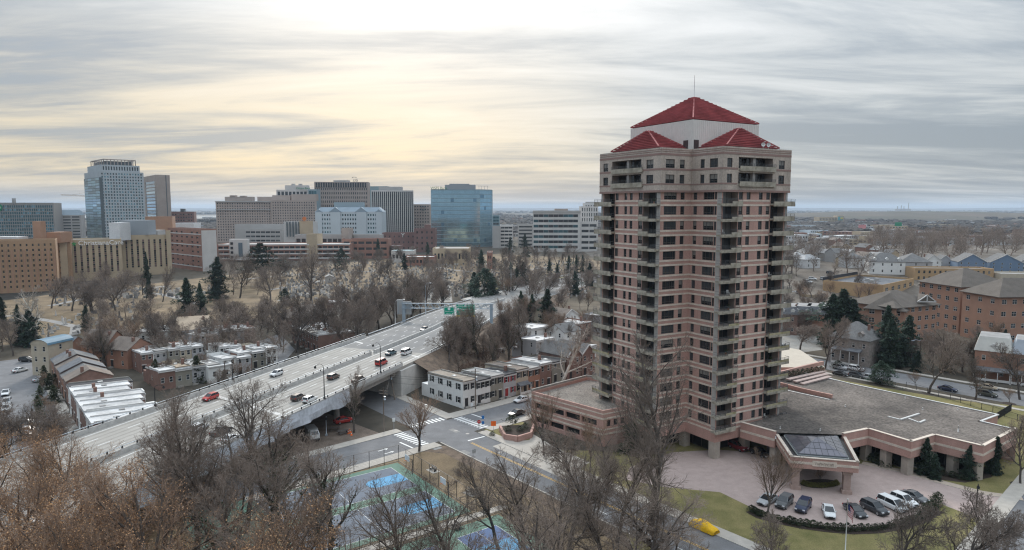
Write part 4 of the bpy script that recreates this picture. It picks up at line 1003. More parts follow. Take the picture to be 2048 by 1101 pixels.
def branch_tree(seed, Ht, lead, lim, cnt, ang, r0, jit, trop, twr, start=0.28, lenk=(0.5, 0.55, 0.55, 0.6), spread=1.0, lod=0):
    """leader + limbs; returns (trunk MB, crown MB, twig tips, limb points)"""
    r_ = random.Random(seed); tr_, cr = MB(), MB(); tips = []; limb = []
    def emit(mb, pts, rad, k):
        n = len(pts); base = len(mb.v)
        for i in range(n):
            t = (pts[min(i + 1, n - 1)] - pts[max(i - 1, 0)])
            a = t.orthogonal().normalized(); b = t.cross(a).normalized()
            if i == n - 1 and k == 3:
                mb.v.append(tuple(pts[i])); break
            for j in range(k):
                an = 6.2832 * j / k; mb.v.append(tuple(pts[i] + (a * math.cos(an) + b * math.sin(an)) * rad[i]))
        last = n - 1 if k != 3 else n - 2
        for i in range(last):
            for j in range(k):
                j2 = (j + 1) % k; mb.f.append((base + i * k + j, base + i * k + j2, base + (i + 1) * k + j2, base + (i + 1) * k + j)); mb.m.append(0); mb.sm.append(k > 4)
        if k == 3:
            q = base + (n - 2) * 3; tp = base + (n - 1) * 3
            for j in range(3): mb.f.append((q + j, q + (j + 1) % 3, tp)); mb.m.append(0); mb.sm.append(False)
    NL = len(cnt)
    def grow(p, d, L_, rad, lv):
        n = (6, 5, 4, 3, 2)[min(lv, 4)]
        if lod and lv >= 2: n = 2
        pts = [p.copy()]; rads = [rad]; dd = d.copy()
        end = max(rad * (0.35 if lv < 2 else 0.3), twr * 0.5)
        for i in range(n):
            dd = (dd + Vector((r_.gauss(0, jit), r_.gauss(0, jit), r_.gauss(0, jit) + trop * (0.3 if lv == 0 else 1)))).normalized()
            pts.append(pts[-1] + dd * (L_ / n)); rads.append(rad + (end - rad) * (i + 1) / n)
        k = (8, 6, 4, 3, 3)[min(lv, 4)]
        if lod: k = (5, 4, 3, 3, 3)[min(lv, 4)]
        emit(tr_ if lv <= 1 else cr, pts, rads, k)
        if lv <= 1: limb.extend(pts)
        if lv >= NL: tips.append(pts[-1]); return
        c = cnt[lv]; t0 = start if lv == 0 else 0.18
        for q in range(c):
            t = t0 + (1 - t0) * ((q + r_.random() * 0.8) / c); t = min(t, 0.985)
            i = min(int(t * n), n - 1); pp = pts[i].lerp(pts[i + 1], t * n - i); rr = rads[i] + (rads[i + 1] - rads[i]) * (t * n - i)
            ax = (pts[i + 1] - pts[i]).normalized(); o_ = ax.orthogonal().normalized(); w = ax.cross(o_)
            az = q * 2.399 + r_.uniform(-0.6, 0.6); side = o_ * math.cos(az) + w * math.sin(az)
            a_ = ang[lv] * r_.uniform(0.7, 1.25) * (1.12 - 0.4 * t if lv == 0 else 1)
            nd = (ax * math.cos(a_) + side * math.sin(a_)).normalized()
            ll = L_ * lenk[lv] * r_.uniform(0.75, 1.2) * ((1.15 - 0.5 * t) if lv == 0 else (1.1 - 0.45 * t)) * (spread if lv == 0 else 1)
            grow(pp, nd, ll, max(rr * (0.62 if lv == 0 else 0.58), twr), lv + 1)
        if lv == 0 or lv == 1: grow(pts[-1], dd, L_ * 0.3, end, lv + 1)
    grow(Vector((0, 0, -0.2)), Vector((r_.gauss(0, 0.03), r_.gauss(0, 0.03), 1)).normalized(), Ht * lead, r0, 0)
    # normalise height
    zt = max((v[2] for v in cr.v), default=Ht); k = Ht / zt
    for mb in (tr_, cr): mb.v = [(v[0] * k, v[1] * k, v[2] * k) for v in mb.v]
    return tr_, cr, [t * k for t in tips], [t * k for t in limb]
def leafy(mb, c, size, r_, n=1, mi=0):
    for _ in range(n):
        a = Vector((r_.gauss(0, 1), r_.gauss(0, 1), r_.gauss(0, 1))).normalized(); b = a.orthogonal().normalized(); w = a.cross(b)
        s = size * r_.uniform(0.6, 1.3); mb.face([c - b * s - w * s * 0.5, c + b * s - w * s * 0.4, c + w * s * 0.8], mi)
PROTO = {}
def store(kind, root_name, H_, parts):
    PROTO.setdefault(kind, []).append((root_name, H_, [(n, mb.mesh(n, m)) for n, mb, m in parts]))
def make_trees():
    A = dict(cnt=(13, 8, 7, 7), ang=(0.85, 0.75, 0.75, 0.7), jit=0.13, trop=0.05)
    for s in range(3):      # large, seen close
        t, c, tips, limb = branch_tree(100 + s, 24, 0.62, 0, r0=0.40, twr=0.015, **A); store('big', 'bare_tree', 24, [('trunk', t, BARK), ('crown', c, TWIG)])
    for s in range(3):      # with tan buds
        t, c, tips, limb = branch_tree(200 + s, 24, 0.55, 0, r0=0.36, twr=0.015, **A); r_ = random.Random(s); b = MB()
        for p in tips:
            if math.sin(p.x * .9 + s) + math.sin(p.y * 1.1) + math.sin(p.z * .8) + r_.gauss(0, .8) > -0.5:
                leafy(b, p + Vector((r_.gauss(0, .14), r_.gauss(0, .14), r_.gauss(0, .14))), 0.085, r_)
                if r_.random() < 0.3: leafy(b, p + Vector((r_.gauss(0, .3), r_.gauss(0, .3), r_.gauss(0, .3))), 0.075, r_)
        store('bud', 'budding_tree', 24, [('trunk', t, BARK), ('crown', c, TWIGR), ('buds', b, BUDS)])
    for s in range(2):      # ivy on the trunk, upright limbs
        t, c, tips, limb = branch_tree(300 + s, 22, 0.6, 0, cnt=(12, 8, 7, 6), ang=(0.6, 0.65, 0.75, 0.7), r0=0.40, jit=0.16, trop=0.08, twr=0.016); r_ = random.Random(s); b = MB()
        for p in limb:
            if p.z < 15:
                rad = 0.75 * (1 - p.z / 17)
                for _ in range(16): leafy(b, p + Vector((r_.gauss(0, rad * .7), r_.gauss(0, rad * .7), r_.gauss(0, 0.8))), 0.16, r_)
        store('ivy', 'ivy_clad_tree', 22, [('trunk', t, BARK), ('crown', c, TWIG), ('ivy', b, IVY)])
    for s in range(4):      # middle distance
        t, c, tips, limb = branch_tree(400 + s, 16, 0.55, 0, cnt=(12, 8, 7, 6), ang=(0.8, 0.75, 0.75, 0.7), r0=0.26, jit=0.12, trop=0.05, twr=0.020, lod=1); store('mid', 'bare_tree', 16, [('trunk', t, BARK), ('crown', c, TWIG)])
    for s in range(2):      # narrow, tall
        t, c, tips, limb = branch_tree(450 + s, 18, 0.78, 0, cnt=(18, 8, 6, 5), ang=(0.65, 0.65, 0.7, 0.7), r0=0.24, jit=0.10, trop=0.06, twr=0.02, lenk=(0.36, 0.5, 0.55, 0.6), start=0.35, lod=1); store('tall', 'bare_tree', 18, [('trunk', t, BARK), ('crown', c, TWIG)])
    for s in range(2):      # small vase-shaped street tree
        t, c, tips, limb = branch_tree(500 + s, 11, 0.4, 0, cnt=(10, 7, 6, 5), ang=(0.55, 0.42, 0.5, 0.6), r0=0.2, jit=0.07, trop=0.03, twr=0.013, start=0.4, lenk=(1.25, 0.55, 0.55, 0.6)); store('vase', 'bare_street_tree', 11, [('trunk', t, BARK), ('crown', c, TWIGR)])
    for s in range(2):      # pale sycamores
        t, c, tips, limb = branch_tree(600 + s, 18, 0.55, 0, cnt=(9, 6, 5, 4), ang=(0.85, 0.75, 0.8, 0.7), r0=0.36, jit=0.17, trop=0.05, twr=0.024); store('syc', 'sycamore_tree', 18, [('trunk', t, SYC), ('crown', c, SYCT)])
    for s in range(3):      # far woods
        t, c, tips, limb = branch_tree(700 + s, 20, 0.55, 0, cnt=(10, 8, 7), ang=(0.8, 0.75, 0.8), r0=0.28, jit=0.12, trop=0.05, twr=0.04, lod=1); store('far', 'bare_tree', 20, [('trunk', t, BARK), ('crown', c, TWIG)])
    def conifer(seed, Ht, Rm, n, shape, m, kind, nm, z0=0.06, lf=0.038):
        r_ = random.Random(seed); t = MB(); t.tube([(0, 0, -0.2), (0, 0, Ht * 0.5), (0, 0, Ht * 0.93)], [Ht * 0.016, Ht * 0.01, 0.02], 5); c = MB()
        lobes = [(r_.uniform(0, 6.28), r_.uniform(0, 1)) for _ in range(40)]
        for k in range(n):
            f = r_.random() ** (1.35 if shape == 'cone' else 0.9); h = z0 + (1 - z0) * f
            if shape == 'cone': rad = Rm * (1 - f) ** 0.62 * (0.72 + 0.28 * math.sin(f * 31 + 2.0 * math.sin(f * 9))) + 0.12
            elif shape == 'pine':
                if f < 0.35: continue
                lay = math.floor(f * 7) / 7; rad = Rm * (0.35 + 0.75 * math.sin(math.pi * min(1, (f - 0.3) / 0.75))) * (1.0 if (f * 7) % 1 < 0.55 else 0.35)
            else: rad = Rm * math.sqrt(max(0.05, 1 - (2 * f - 0.85) ** 2)) * (0.9 if f < 0.6 else 0.8)
            az = r_.uniform(0, 6.28); bump = 1
            if shape == 'cone' and hash((seed, int(az * 1.6), int(f * 11))) % 10 < 3: bump = 0.6
            for la, q_ in lobes[:22]:
                dd = abs((az - la + 3.14) % 6.28 - 3.14)
                if dd < 0.5 and abs(q_ - f) < 0.12: bump *= 1.35
            rr = rad * bump * (0.45 + 0.55 * math.sqrt(r_.random()))
            p = Vector((math.cos(az) * rr, math.sin(az) * rr, h * Ht - rr * 0.16))
            out = Vector((math.cos(az), math.sin(az), r_.uniform(-0.5, 0.25))).normalized(); sd = out.cross(Vector((0, 0, 1))).normalized()
            s = Ht * lf * r_.uniform(0.6, 1.3); upv = Vector((0, 0, r_.uniform(-0.4, 0.4)))
            c.face([p - out * s * 0.6 - sd * s * 0.5, p - out * s * 0.4 + sd * s * 0.55 + upv * s, p + out * s])
            if k % 2: c.face([p - sd * s * 0.7 + Vector((0, 0, -s * 0.4)), p + sd * s * 0.6, p + out * s * 0.5 + Vector((0, 0, s * 0.7))])
        store(kind, nm, Ht, [('trunk', t, BARK), ('crown', c, m)])
    for s in range(3): conifer(800 + s, 14, 3.3, 3600, 'cone', PINE, 'con', 'conifer_tree')
    for s in range(2): conifer(810 + s, 15, 4.6, 2600, 'pine', PINE, 'pine', 'pine_tree')
    for s in range(2): conifer(820 + s, 9, 3.6, 3200, 'round', PINE, 'holly', 'evergreen_tree')
    for s in range(2): conifer(830 + s, 7, 1.9, 2200, 'cone', PINE2, 'jun', 'juniper_tree')
    for s in range(3): conifer(840 + s, 1.0, 0.55, 420, 'round', SHRB, 'shrub', 'evergreen_shrub', 0.12, 0.09)
    conifer(850, 1.0, 0.6, 420, 'round', mat('golden_shrub', (0.17, 0.165, 0.05), .9, nz=2, amt=.4), 'gold', 'golden_shrub', 0.12, 0.09)
    for s in range(2):
        t, c, tips, limb = branch_tree(900 + s, 2.2, 0.35, 0, cnt=(8, 6, 5), ang=(0.8, 0.6, 0.7), r0=0.05, jit=0.12, trop=0.05, twr=0.012, start=0.05, lenk=(1.3, 0.6, 0.6)); store('bush', 'bare_bush', 2.2, [('stems', t, SHRR), ('crown', c, SHRR)])
make_trees()
trn = random.Random(21); _pk = {}
def plant(kind, p, h, label, group=None, wide=1.0, cat='tree'):
    lst = PROTO[kind]; k = _pk.get(kind, 0); _pk[kind] = k + 1
    nm, H0, parts = lst[k % len(lst)]; s = h / H0
    o = thing(nm, label, cat, p, trn.uniform(0, 6.28), group); o.scale = (s * wide, s * wide * trn.uniform(.85, 1.15), s); o.rotation_euler = (trn.gauss(0, .035), trn.gauss(0, .035), o.rotation_euler.z)
    for n, me in parts: ob(n, me, o)
    return o
def plant_px(kind, px, pb, pt, label, group=None, wide=1.0, cat='tree'):
    p = gpt(px, pb); return plant(kind, p, max(1.0, height_at(p, pt) - p.z), label, group, wide, cat)
# ================================================================ vehicles
TYRE = mat('tyre_rubber', (0.02, 0.02, 0.02), 0.8); RIMM = mat('alloy_rim', (0.38, 0.39, 0.40), 0.4, metal=0.6); CGLS = mat('car_glass', (0.02, 0.024, 0.028), 0.08, spec=0.6)
HLAM = mat('headlight_lens', (0.62, 0.64, 0.66), 0.15, spec=0.6); TLAM = mat('tail_light_red', (0.35, 0.02, 0.02), 0.25, spec=0.5); TRIM = mat('black_plastic_trim', (0.03, 0.03, 0.032), 0.6)
def paint(n, c, r=0.28): return mat('car_paint_' + n, c, r, spec=0.5)
PAINT = {k: paint(k, v) for k, v in dict(white=(0.70, 0.71, 0.71), black=(0.018, 0.019, 0.021), grey=(0.13, 0.135, 0.14), silver=(0.42, 0.43, 0.44), navy=(0.025, 0.035, 0.075), blue=(0.04, 0.075, 0.16), red=(0.42, 0.03, 0.025), brown=(0.10, 0.07, 0.055), teal=(0.05, 0.10, 0.12), gold=(0.36, 0.30, 0.22), green=(0.07, 0.075, 0.06), charcoal=(0.05, 0.053, 0.058), maroon=(0.20, 0.03, 0.035)).items()}
# x = length axis (front +x); rows: (x, z of the bonnet/belt line, half width)
CARS = {
 'sedan': dict(L=4.7, W=1.82, belt=[(-2.35, 0.82), (-2.2, 0.95), (-1.45, 0.99), (0.75, 0.96), (1.7, 0.84), (2.2, 0.70), (2.35, 0.55)], cab=[(-1.75, 0.98), (-0.85, 1.42), (0.15, 1.45), (1.15, 0.95)], wb=1.38, wr=0.33),
 'suv': dict(L=4.65, W=1.9, belt=[(-2.3, 0.85), (-2.25, 1.08), (-1.5, 1.12), (0.8, 1.10), (1.6, 1.02), (2.15, 0.88), (2.32, 0.62)], cab=[(-2.2, 1.1), (-1.95, 1.66), (0.2, 1.72), (1.1, 1.09)], wb=1.36, wr=0.37),
 'van': dict(L=5.1, W=1.98, belt=[(-2.55, 0.7), (-2.52, 1.05), (-1.6, 1.08), (1.1, 1.06), (1.9, 0.98), (2.35, 0.82), (2.52, 0.55)], cab=[(-2.5, 1.06), (-2.3, 1.74), (0.7, 1.78), (1.75, 1.03)], wb=1.5, wr=0.36),
 'cargo': dict(L=5.5, W=2.02, belt=[(-2.75, 0.7), (-2.74, 1.25), (-1.6, 1.27), (1.3, 1.2), (2.1, 1.08), (2.6, 0.9), (2.75, 0.55)], cab=[(-2.72, 1.25), (-2.66, 2.05), (1.0, 2.1), (1.8, 1.14)], wb=1.7, wr=0.38),
 'pickup': dict(L=5.6, W=1.98, belt=[(-2.8, 0.75), (-2.78, 1.08), (-1.2, 1.10), (1.1, 1.12), (2.1, 1.02), (2.65, 0.95), (2.8, 0.6)], cab=[(-0.9, 1.1), (-0.75, 1.78), (0.5, 1.82), (1.35, 1.11)], wb=1.75, wr=0.4)}
_car = {}
def car_meshes(kind):
    if kind in _car: return _car[kind]
    S_ = CARS[kind]; hw = S_['W'] / 2; B = MB(); bl = S_['belt']; rows = []
    for x, z in bl:
        e = abs(x) / (S_['L'] / 2); tap = 1 - 0.16 * max(0, e - 0.72) / 0.28; w = hw * tap; lo = 0.26 + (0.06 if e > 0.93 else 0)
        rows.append([(x, -w * 0.94, lo), (x, -w, 0.52 if z > 0.6 else lo + 0.12), (x, -w * 0.985, z - 0.14), (x, -w * 0.88, z), (x, w * 0.88, z), (x, w * 0.985, z - 0.14), (x, w, 0.52 if z > 0.6 else lo + 0.12), (x, w * 0.94, lo)])
    vs2 = [p for r in rows for p in r]; fs = []
    for i in range(len(rows) - 1):
        for j in range(8):
            j2 = (j + 1) % 8; fs.append((i * 8 + j, (i + 1) * 8 + j, (i + 1) * 8 + j2, i * 8 + j2))
    fs.append(tuple(range(8))); fs.append(tuple((len(rows) - 1) * 8 + j for j in range(7, -1, -1)))
    B.faces(vs2, fs)
    c = S_['cab']; wt = hw * 0.72; wb_ = hw * 0.885
    (x0, z0), (x1, z1), (x2, z2), (x3, z3) = c
    # roof and pillars
    B.face([(x1, -wt, z1), (x2, -wt, z2), (x2, wt, z2), (x1, wt, z1)])
    def pil(xa, za, wa, xb, zb, wb2, t=0.05):
        for s in (-1, 1): B.bar((xa, s * wa, za), (xb, s * wb2, zb), t * 1.6, t)
    pil(x0, z0, wb_, x1, z1, wt, 0.09); pil(x3, z3, wb_, x2, z2, wt, 0.06); xm = (x1 + x2) / 2 - 0.05; pil(xm, (z0 + z3) / 2, wb_, xm, (z1 + z2) / 2, wt, 0.06)
    for s in (-1, 1): B.bar((x1, s * wt, z1), (x2, s * wt, z2), 0.09, 0.06); B.box((x3 - 0.25, s * (hw + 0.06), z3), (0.14, 0.2, 0.14))
    G_ = {}
    k = MB(); k.face([(x3, -wb_, z3), (x3, wb_, z3), (x2, wt, z2 - 0.01), (x2, -wt, z2 - 0.01)]); G_['windscreen'] = k
    k = MB(); k.face([(x0, wb_, z0), (x0, -wb_, z0), (x1, -wt, z1 - 0.01), (x1, wt, z1 - 0.01)]); G_['rear_window'] = k
    for s, nm in ((-1, 'R'), (1, 'L')):
        k = MB(); q = [(x0, s * wb_, z0), (x3, s * wb_, z3), (x2, s * wt, z2 - 0.01), (x1, s * wt, z1 - 0.01)]; k.face(q if s < 0 else q[::-1]); G_['side' + nm] = k
    wh = MB(); rd = S_['wr']; ring = 12
    def disc(r0, r1, y0, y1):
        return [(r0 * math.cos(a * 6.2832 / ring), y0, r0 * math.sin(a * 6.2832 / ring)) for a in range(ring)] + [(r1 * math.cos(a * 6.2832 / ring), y1, r1 * math.sin(a * 6.2832 / ring)) for a in range(ring)]
    wh.faces(disc(rd, rd, -0.11, 0.11), [(a, (a + 1) % ring, ring + (a + 1) % ring, ring + a) for a in range(ring)] + [tuple(range(ring)), tuple(range(2 * ring - 1, ring - 1, -1))])
    rm = MB(); rm.faces(disc(rd * 0.62, rd * 0.62, -0.13, 0.13), [(a, (a + 1) % ring, ring + (a + 1) % ring, ring + a) for a in range(ring)] + [tuple(range(ring)), tuple(range(2 * ring - 1, ring - 1, -1))])
    xf = bl[-2][0]; zf = bl[-2][1]; hl = MB(); hl.box((xf + 0.03, 0, zf - 0.2), (0.34, 0.36, 0.16)); tl = MB(); xr = bl[0][0]; zr = bl[1][1]; tl.box((xr + 0.06, 0, zr - 0.3), (0.14, 0.3, 0.24))
    bp = MB(); bp.box((bl[-1][0] - 0.08, 0, 0.3), (0.22, S_['W'] * 0.74, 0.2)); bp.box((bl[0][0] + 0.06, 0, 0.3), (0.2, S_['W'] * 0.78, 0.22)); bp.box((xf + 0.12, 0, zf - 0.24), (0.22, S_['W'] * 0.36, 0.14)); bp.box((0, 0, 0.2), (S_['L'] * 0.8, S_['W'] * 0.8, 0.12))
    _car[kind] = dict(body=B, glass={k2: v.mesh(k2, [CGLS]) for k2, v in G_.items()}, wheel=wh.mesh('wheel', [TYRE]), rim=rm.mesh('rim', [RIMM]), hl=hl.mesh('headlight', [HLAM]), tl=tl.mesh('tail_light', [TLAM]), bump=bp.mesh('bumper', [TRIM]), bodies={})
    return _car[kind]
def car(kind, colour, p, heading, label, group=None, lite=False, cat=None):
    M_ = car_meshes(kind); S_ = CARS[kind]
    if colour not in M_['bodies']: M_['bodies'][colour] = M_['body'].mesh('body', [PAINT[colour]])
    t = thing({'sedan': 'car', 'suv': 'suv', 'van': 'minivan', 'cargo': 'cargo_van', 'pickup': 'pickup_truck'}[kind], label, cat or ('van' if kind in ('van', 'cargo') else 'truck' if kind == 'pickup' else 'car'), p, heading, group)
    ob('body', M_['bodies'][colour], t)
    for n, me in M_['glass'].items(): ob('windscreen' if n == 'windscreen' else 'rear_window' if n == 'rear_window' else 'side_window', me, t)
    for sx in (-1, 1):
        for sy in (-1, 1):
            w = ob('wheel', M_['wheel'], t, (sx * S_['wb'] + (0.05 if sx > 0 else 0), sy * (S_['W'] / 2 - 0.12), S_['wr']))
            ob('rim', M_['rim'], w)
    for sy in (-1, 1):
        ob('headlight', M_['hl'], t, (0, sy * S_['W'] * 0.33, 0)); ob('tail_light', M_['tl'], t, (0, sy * S_['W'] * 0.37, 0))
    ob('bumper', M_['bump'], t)
    return t
# ================================================================ downtown and hospital
WHT = mat('white_stone', (0.56, 0.54, 0.52), 0.9, nz=0.1, amt=0.1); CREAM = mat('cream_panel', (0.45, 0.36, 0.25), 0.9, nz=0.1, amt=0.1)
HBRK = mat('hospital_brick', (0.38, 0.245, 0.15), 0.9, nz=0.08, amt=0.12, nz2=2, amt2=0.08); RBRK = mat('red_brick', (0.30, 0.165, 0.125), 0.9, nz=0.2, amt=0.15, nz2=4, amt2=0.1)
OBRK = mat('orange_brick', (0.38, 0.225, 0.15), 0.9, nz=0.1, amt=0.12); BBRK = mat('brown_brick', (0.20, 0.115, 0.10), 0.9, nz=0.1, amt=0.15)
GREYS = mat('grey_stone', (0.40, 0.385, 0.37), 0.9, nz=0.08, amt=0.1); PINKS = mat('pinkish_stone', (0.40, 0.325, 0.285), 0.9, nz=0.05, amt=0.12); TANC = mat('tan_concrete', (0.36, 0.30, 0.265), 0.9, nz=0.06, amt=0.12)
BLUEW = mat('blue_white_panel', (0.50, 0.55, 0.58), 0.8, nz=0.05, amt=0.06); SLATE = mat('slate_blue_roof', (0.25, 0.31, 0.36), 0.6, nz=0.1, amt=0.1); FLATR = mat('flat_roof_grey', (0.33, 0.33, 0.33), 0.9, nz=0.1, amt=0.2); FLATW = mat('flat_roof_white', (0.58, 0.58, 0.58), 0.8, nz=0.08, amt=0.12, nz2=1.2, amt2=0.08)
DKFR = mat('dark_mullion', (0.09, 0.11, 0.12), 0.5); CURT = mat('curtain_wall_frame', (0.22, 0.30, 0.34), 0.5); GREENS = mat('green_sign', (0.0, 0.20, 0.09), 0.6)
BZ = -0.3
def zpx(poly, py, i=0): return height_at(poly[i], py)
def addbox(root, name, px0, px1, y, py0, py1, d, m, yaw=0.0):
    """rooftop box part spanning photo columns and rows at distance y"""
    q = face_rect(px0, px1, y, yaw, d, 60); z1 = height_at(q[0], py0); z0 = height_at(q[0], py1); k = MB(); k.prism(q, z0, z1); return k.build(name, m, root, off=root.location)
# far-left glass office
q = face_rect(-90, 110, 760, R(22), 40); z1 = zpx(q, 406, 1)
b = block('office_building', 'wide dark teal office block with fine window grid and a green round sign', 'building', q, BZ, z1, mat('teal_mullions', (0.26, 0.25, 0.24), 0.7), FLATR, {0: grid((Vector(q[1]) - Vector(q[0])).length, 0, z1, 44, 14, 0.72, 0.72, 1, 1, 2, 2.5, 0.4)}, glass=('dteal', 'teal'), gw=(4, 1), style='p', parapet=0)
o, u, L_ = edge(q, 0)
k = MB(); k.tube([(0, 0.2, 0), (0, -0.5, 0)], 4.2, 20); p = x_at(-4, 775, 55); so_ = k.build('round_sign', GREENS, b); so_.location = (p - b.location.x, 0, 0)
tt = (p - o.x) / u.x; so_.location = (p - b.location.x, o.y + u.y * tt - 0.5 - b.location.y, z1 - 5.5 - b.location.z); so_.rotation_euler = (0, 0, R(22))
k = MB(); k.tube([(0, -0.55, 0), (0, -0.8, 0)], 2.4, 16); s2 = k.build('sign_ring', WHITEP, so_)
addbox(b, 'roof_flue', 24, 27, 780, 397, 408, 4, FLATR)
# grey stepped office
q = face_rect(106, 163, 830, R(24), 30); z1 = zpx(q, 431)
b = block('office_building', 'pale grey office with horizontal window bands and sloped slate top', 'building', q, BZ, z1, GREYS, FLATR, {0: grid((Vector(q[1]) - Vector(q[0])).length, 0, z1, 3, 11, 0.86, 0.5, 1, 1, 3, 0.5, 0.4)}, style='s', parapet=0)
k = MB(); iq = inset(q, 4.5); zt = zpx(q, 420)
for j in range(4): k.face([(*q[j], z1), (*q[(j + 1) % 4], z1), (*iq[(j + 1) % 4], zt), (*iq[j], zt)])
k.face([(*p, zt) for p in iq]); k.build('sloped_roof', SLATE, b, off=b.location)
# tall stepped glass and stone tower
Y0 = 930; yaw = R(40)
def corner_rect(pxl, pxc, pxr, y, yw, z=60):
    """footprint with its near corner at column pxc and faces running to columns pxl and pxr"""
    c = Vector((x_at(pxc, y, z), y)); e = Vector((math.cos(yw), math.sin(yw))); f = Vector((-e.y, e.x))
    def solve(d, px):
        k = (px - 1024) / 1365; return (k * (c.y * CP + (H - z) * SP) - c.x) / (d.x - k * d.y * CP)
    w = solve(e, pxr); dd = solve(f, pxl)
    return [tuple(c), tuple(c + e * w), tuple(c + e * w + f * dd), tuple(c + f * dd)]
q = corner_rect(172, 202, 290, 920, R(44)); W0 = (Vector(q[1]) - Vector(q[0])).length; D0 = (Vector(q[3]) - Vector(q[0])).length; z1 = zpx(q, 343)
t = block('skyscraper', 'tallest stepped office skyscraper with pale stone grid and a teal glass corner', 'skyscraper', q, BZ, z1, mat('pale_blue_stone', (0.40, 0.435, 0.455), 0.9, nz=0.05, amt=0.08), FLATR, {0: grid(W0, 0, z1, 15, 24, 0.52, 0.55, 1.5, 1.5, 2, 1, 0.5)}, glass=('dteal', 'dark', 'teal'), gw=(3, 3, 2), style='p', parapet=0)
k = MB(); k.prism(inset([q[3], q[0], tuple(Vector(q[0]) + (Vector(q[1]) - Vector(q[0])) * 0.05), tuple(Vector(q[3]) + (Vector(q[1]) - Vector(q[0])) * 0.05)], -0.6), BZ, zpx(q, 355)); k.build('glass_bay', DKFR, t, off=t.location)
gp0 = inset(q, -0.75); a = Vector(gp0[3]); u = (Vector(gp0[0]) - a).normalized(); L_ = (Vector(gp0[0]) - a).length; hh = zpx(q, 355)
for j in range(26):
    for i in range(4):
        me = win_mesh(L_ / 4 - 0.5, hh / 26 - 0.5, 'p', GL[['teal', 'blue', 'sky', 'dteal'][trn.choices(range(4), [6, 3, 1, 3])[0]]], DKFR); p = a + u * (L_ / 4 * i + 0.25)
        ob('glass_panel', me, t, (p.x - t.location.x, p.y - t.location.y, hh / 26 * j + 0.3), math.atan2(u.y, u.x))
q2 = inset(q, 3.5); z2 = zpx(q, 329); W2 = (Vector(q2[1]) - Vector(q2[0])).length
block('', '', '', q2, z1, z2, MATS['pale_blue_stone'], FLATR, {0: grid(W2, z1, z2, 14, 1, 0.5, 0.7, 1, 1, 1, 1, 0.5)}, glass=('dark',), style='p', parapet=0, par=t, cap=900, wallname='upper_wall', roofname='upper_roof')
q3 = inset(q, 7.5); z3 = zpx(q, 317); k = MB()
for i in range(4):
    o, u, L_ = edge(q3, i); n = 9 if i % 2 == 0 else 6
    for j in range(n + 1):
        p = o + u * (L_ * j / n); k.box((p.x, p.y, z2), (0.9, 0.9, z3 - z2 - 1.2), 0.7)
    k.bar((*o, z3 - 0.6), (*(o + u * L_), z3 - 0.6), 1.3, 1.2)
k.build('roof_colonnade', TANC, t, off=t.location)
k = MB(); k.prism(inset(q3, 3), z2, z3 - 2.5); k.build('roof_plant', DKFR, t, off=t.location)
# concrete tower beside it
q = corner_rect(290, 314, 342, 1010, R(38)); z1 = zpx(q, 350); D0 = (Vector(q[3]) - Vector(q[0])).length
b = block('office_tower', 'plain tan concrete office tower with a narrow glass face', 'building', q, BZ, z1, TANC, FLATR, {3: grid(D0, 0, z1, 1, 18, 0.78, 0.72, 1, 1, 2, 8, 0.5)}, glass=('blue', 'sky'), gw=(2, 1), style='p', parapet=0)
o, u, L_ = edge(q, 0); k = MB(); p = o + u * (L_ * 0.72); k.box((p.x, p.y, 0), (1.0, 1.0, z1), math.atan2(u.y, u.x)); k.build('facade_joint', DKFR, b, off=b.location)
q = face_rect(336, 389, 1060, R(20), 40); z1 = zpx(q, 424)
b = block('office_building', 'low dark maroon brick block beside the concrete tower', 'building', q, BZ, z1, BBRK, FLATR, {0: grid((Vector(q[1]) - Vector(q[0])).length, 0, z1, 9, 9, 0.5, 0.45, 2, 2, 2, 2, 0.4)}, style='p')
addbox(b, 'roof_plant', 360, 367, 1070, 418, 426, 6, DKFR)
# hospital: several wings
def hosp(px0, px1, y0, py, yaw_, d, label, wm, walls_fn, **kw):
    q = face_rect(px0, px1, y0, yaw_, d, 25); z1 = height_at(q[0], py); L_ = (Vector(q[1]) - Vector(q[0])).length
    return q, z1, block('hospital_wing', label, 'hospital', q, BZ, z1, wm, FLATR, {0: walls_fn(L_, z1)}, group='hospital complex', **kw)
def g1(L_, z): return grid(L_, 0, z, 14, 9, 0.30, 0.46, 1, 1, 2, 1.5, 0.3)
q, zh, b = hosp(-70, 112, 398, 483, R(31), 22, 'long tan brick hospital wing with small punched windows', HBRK, g1, style='s', fm=CREAM, glass=('dark', 'mid'), gw=(3, 1))
for j in range(15):
    o, u, L_ = edge(q, 0); p = o + u * (1 + (L_ - 2) * j / 14); n = Vector((u.y, -u.x)); k = MB(); k.box((p.x + n.x * 0.1, p.y + n.y * 0.1, 0), (0.9, 0.5, zh - 6), math.atan2(u.y, u.x)); k.build('brick_pier', OBRK, b, off=b.location)
addbox(b, 'boiler_chimney', 61, 77, 440, 443, 484, 5, OBRK); addbox(b, 'roof_plant', 88, 116, 450, 465, 486, 12, OBRK); addbox(b, 'roof_plant', -20, 30, 430, 474, 490, 9, FLATW)
q, zh, b = hosp(110, 142, 455, 472, R(31), 20, 'narrow tan brick hospital stair block with a cream shaft', HBRK, lambda L_, z: grid(L_, 0, z, 2, 8, 0.16, 0.4, 0.6, 0.6, 2, 1.5, 0.3), style='s', fm=CREAM)
o, u, L_ = edge(q, 0); p = o + u * (L_ * 0.52); n = Vector((u.y, -u.x)); k = MB(); k.box((p.x + n.x, p.y + n.y, 0), (4.0, 3.0, zh + 1.5), math.atan2(u.y, u.x)); k.build('cream_shaft', CREAM, b, off=b.location)
def strips(n, nr):
    def fn(L_, z): return grid(L_, 0, z, n, nr, 0.36, 0.93, 1.0, 1.0, 6, 3.5, 0.5)
    return fn
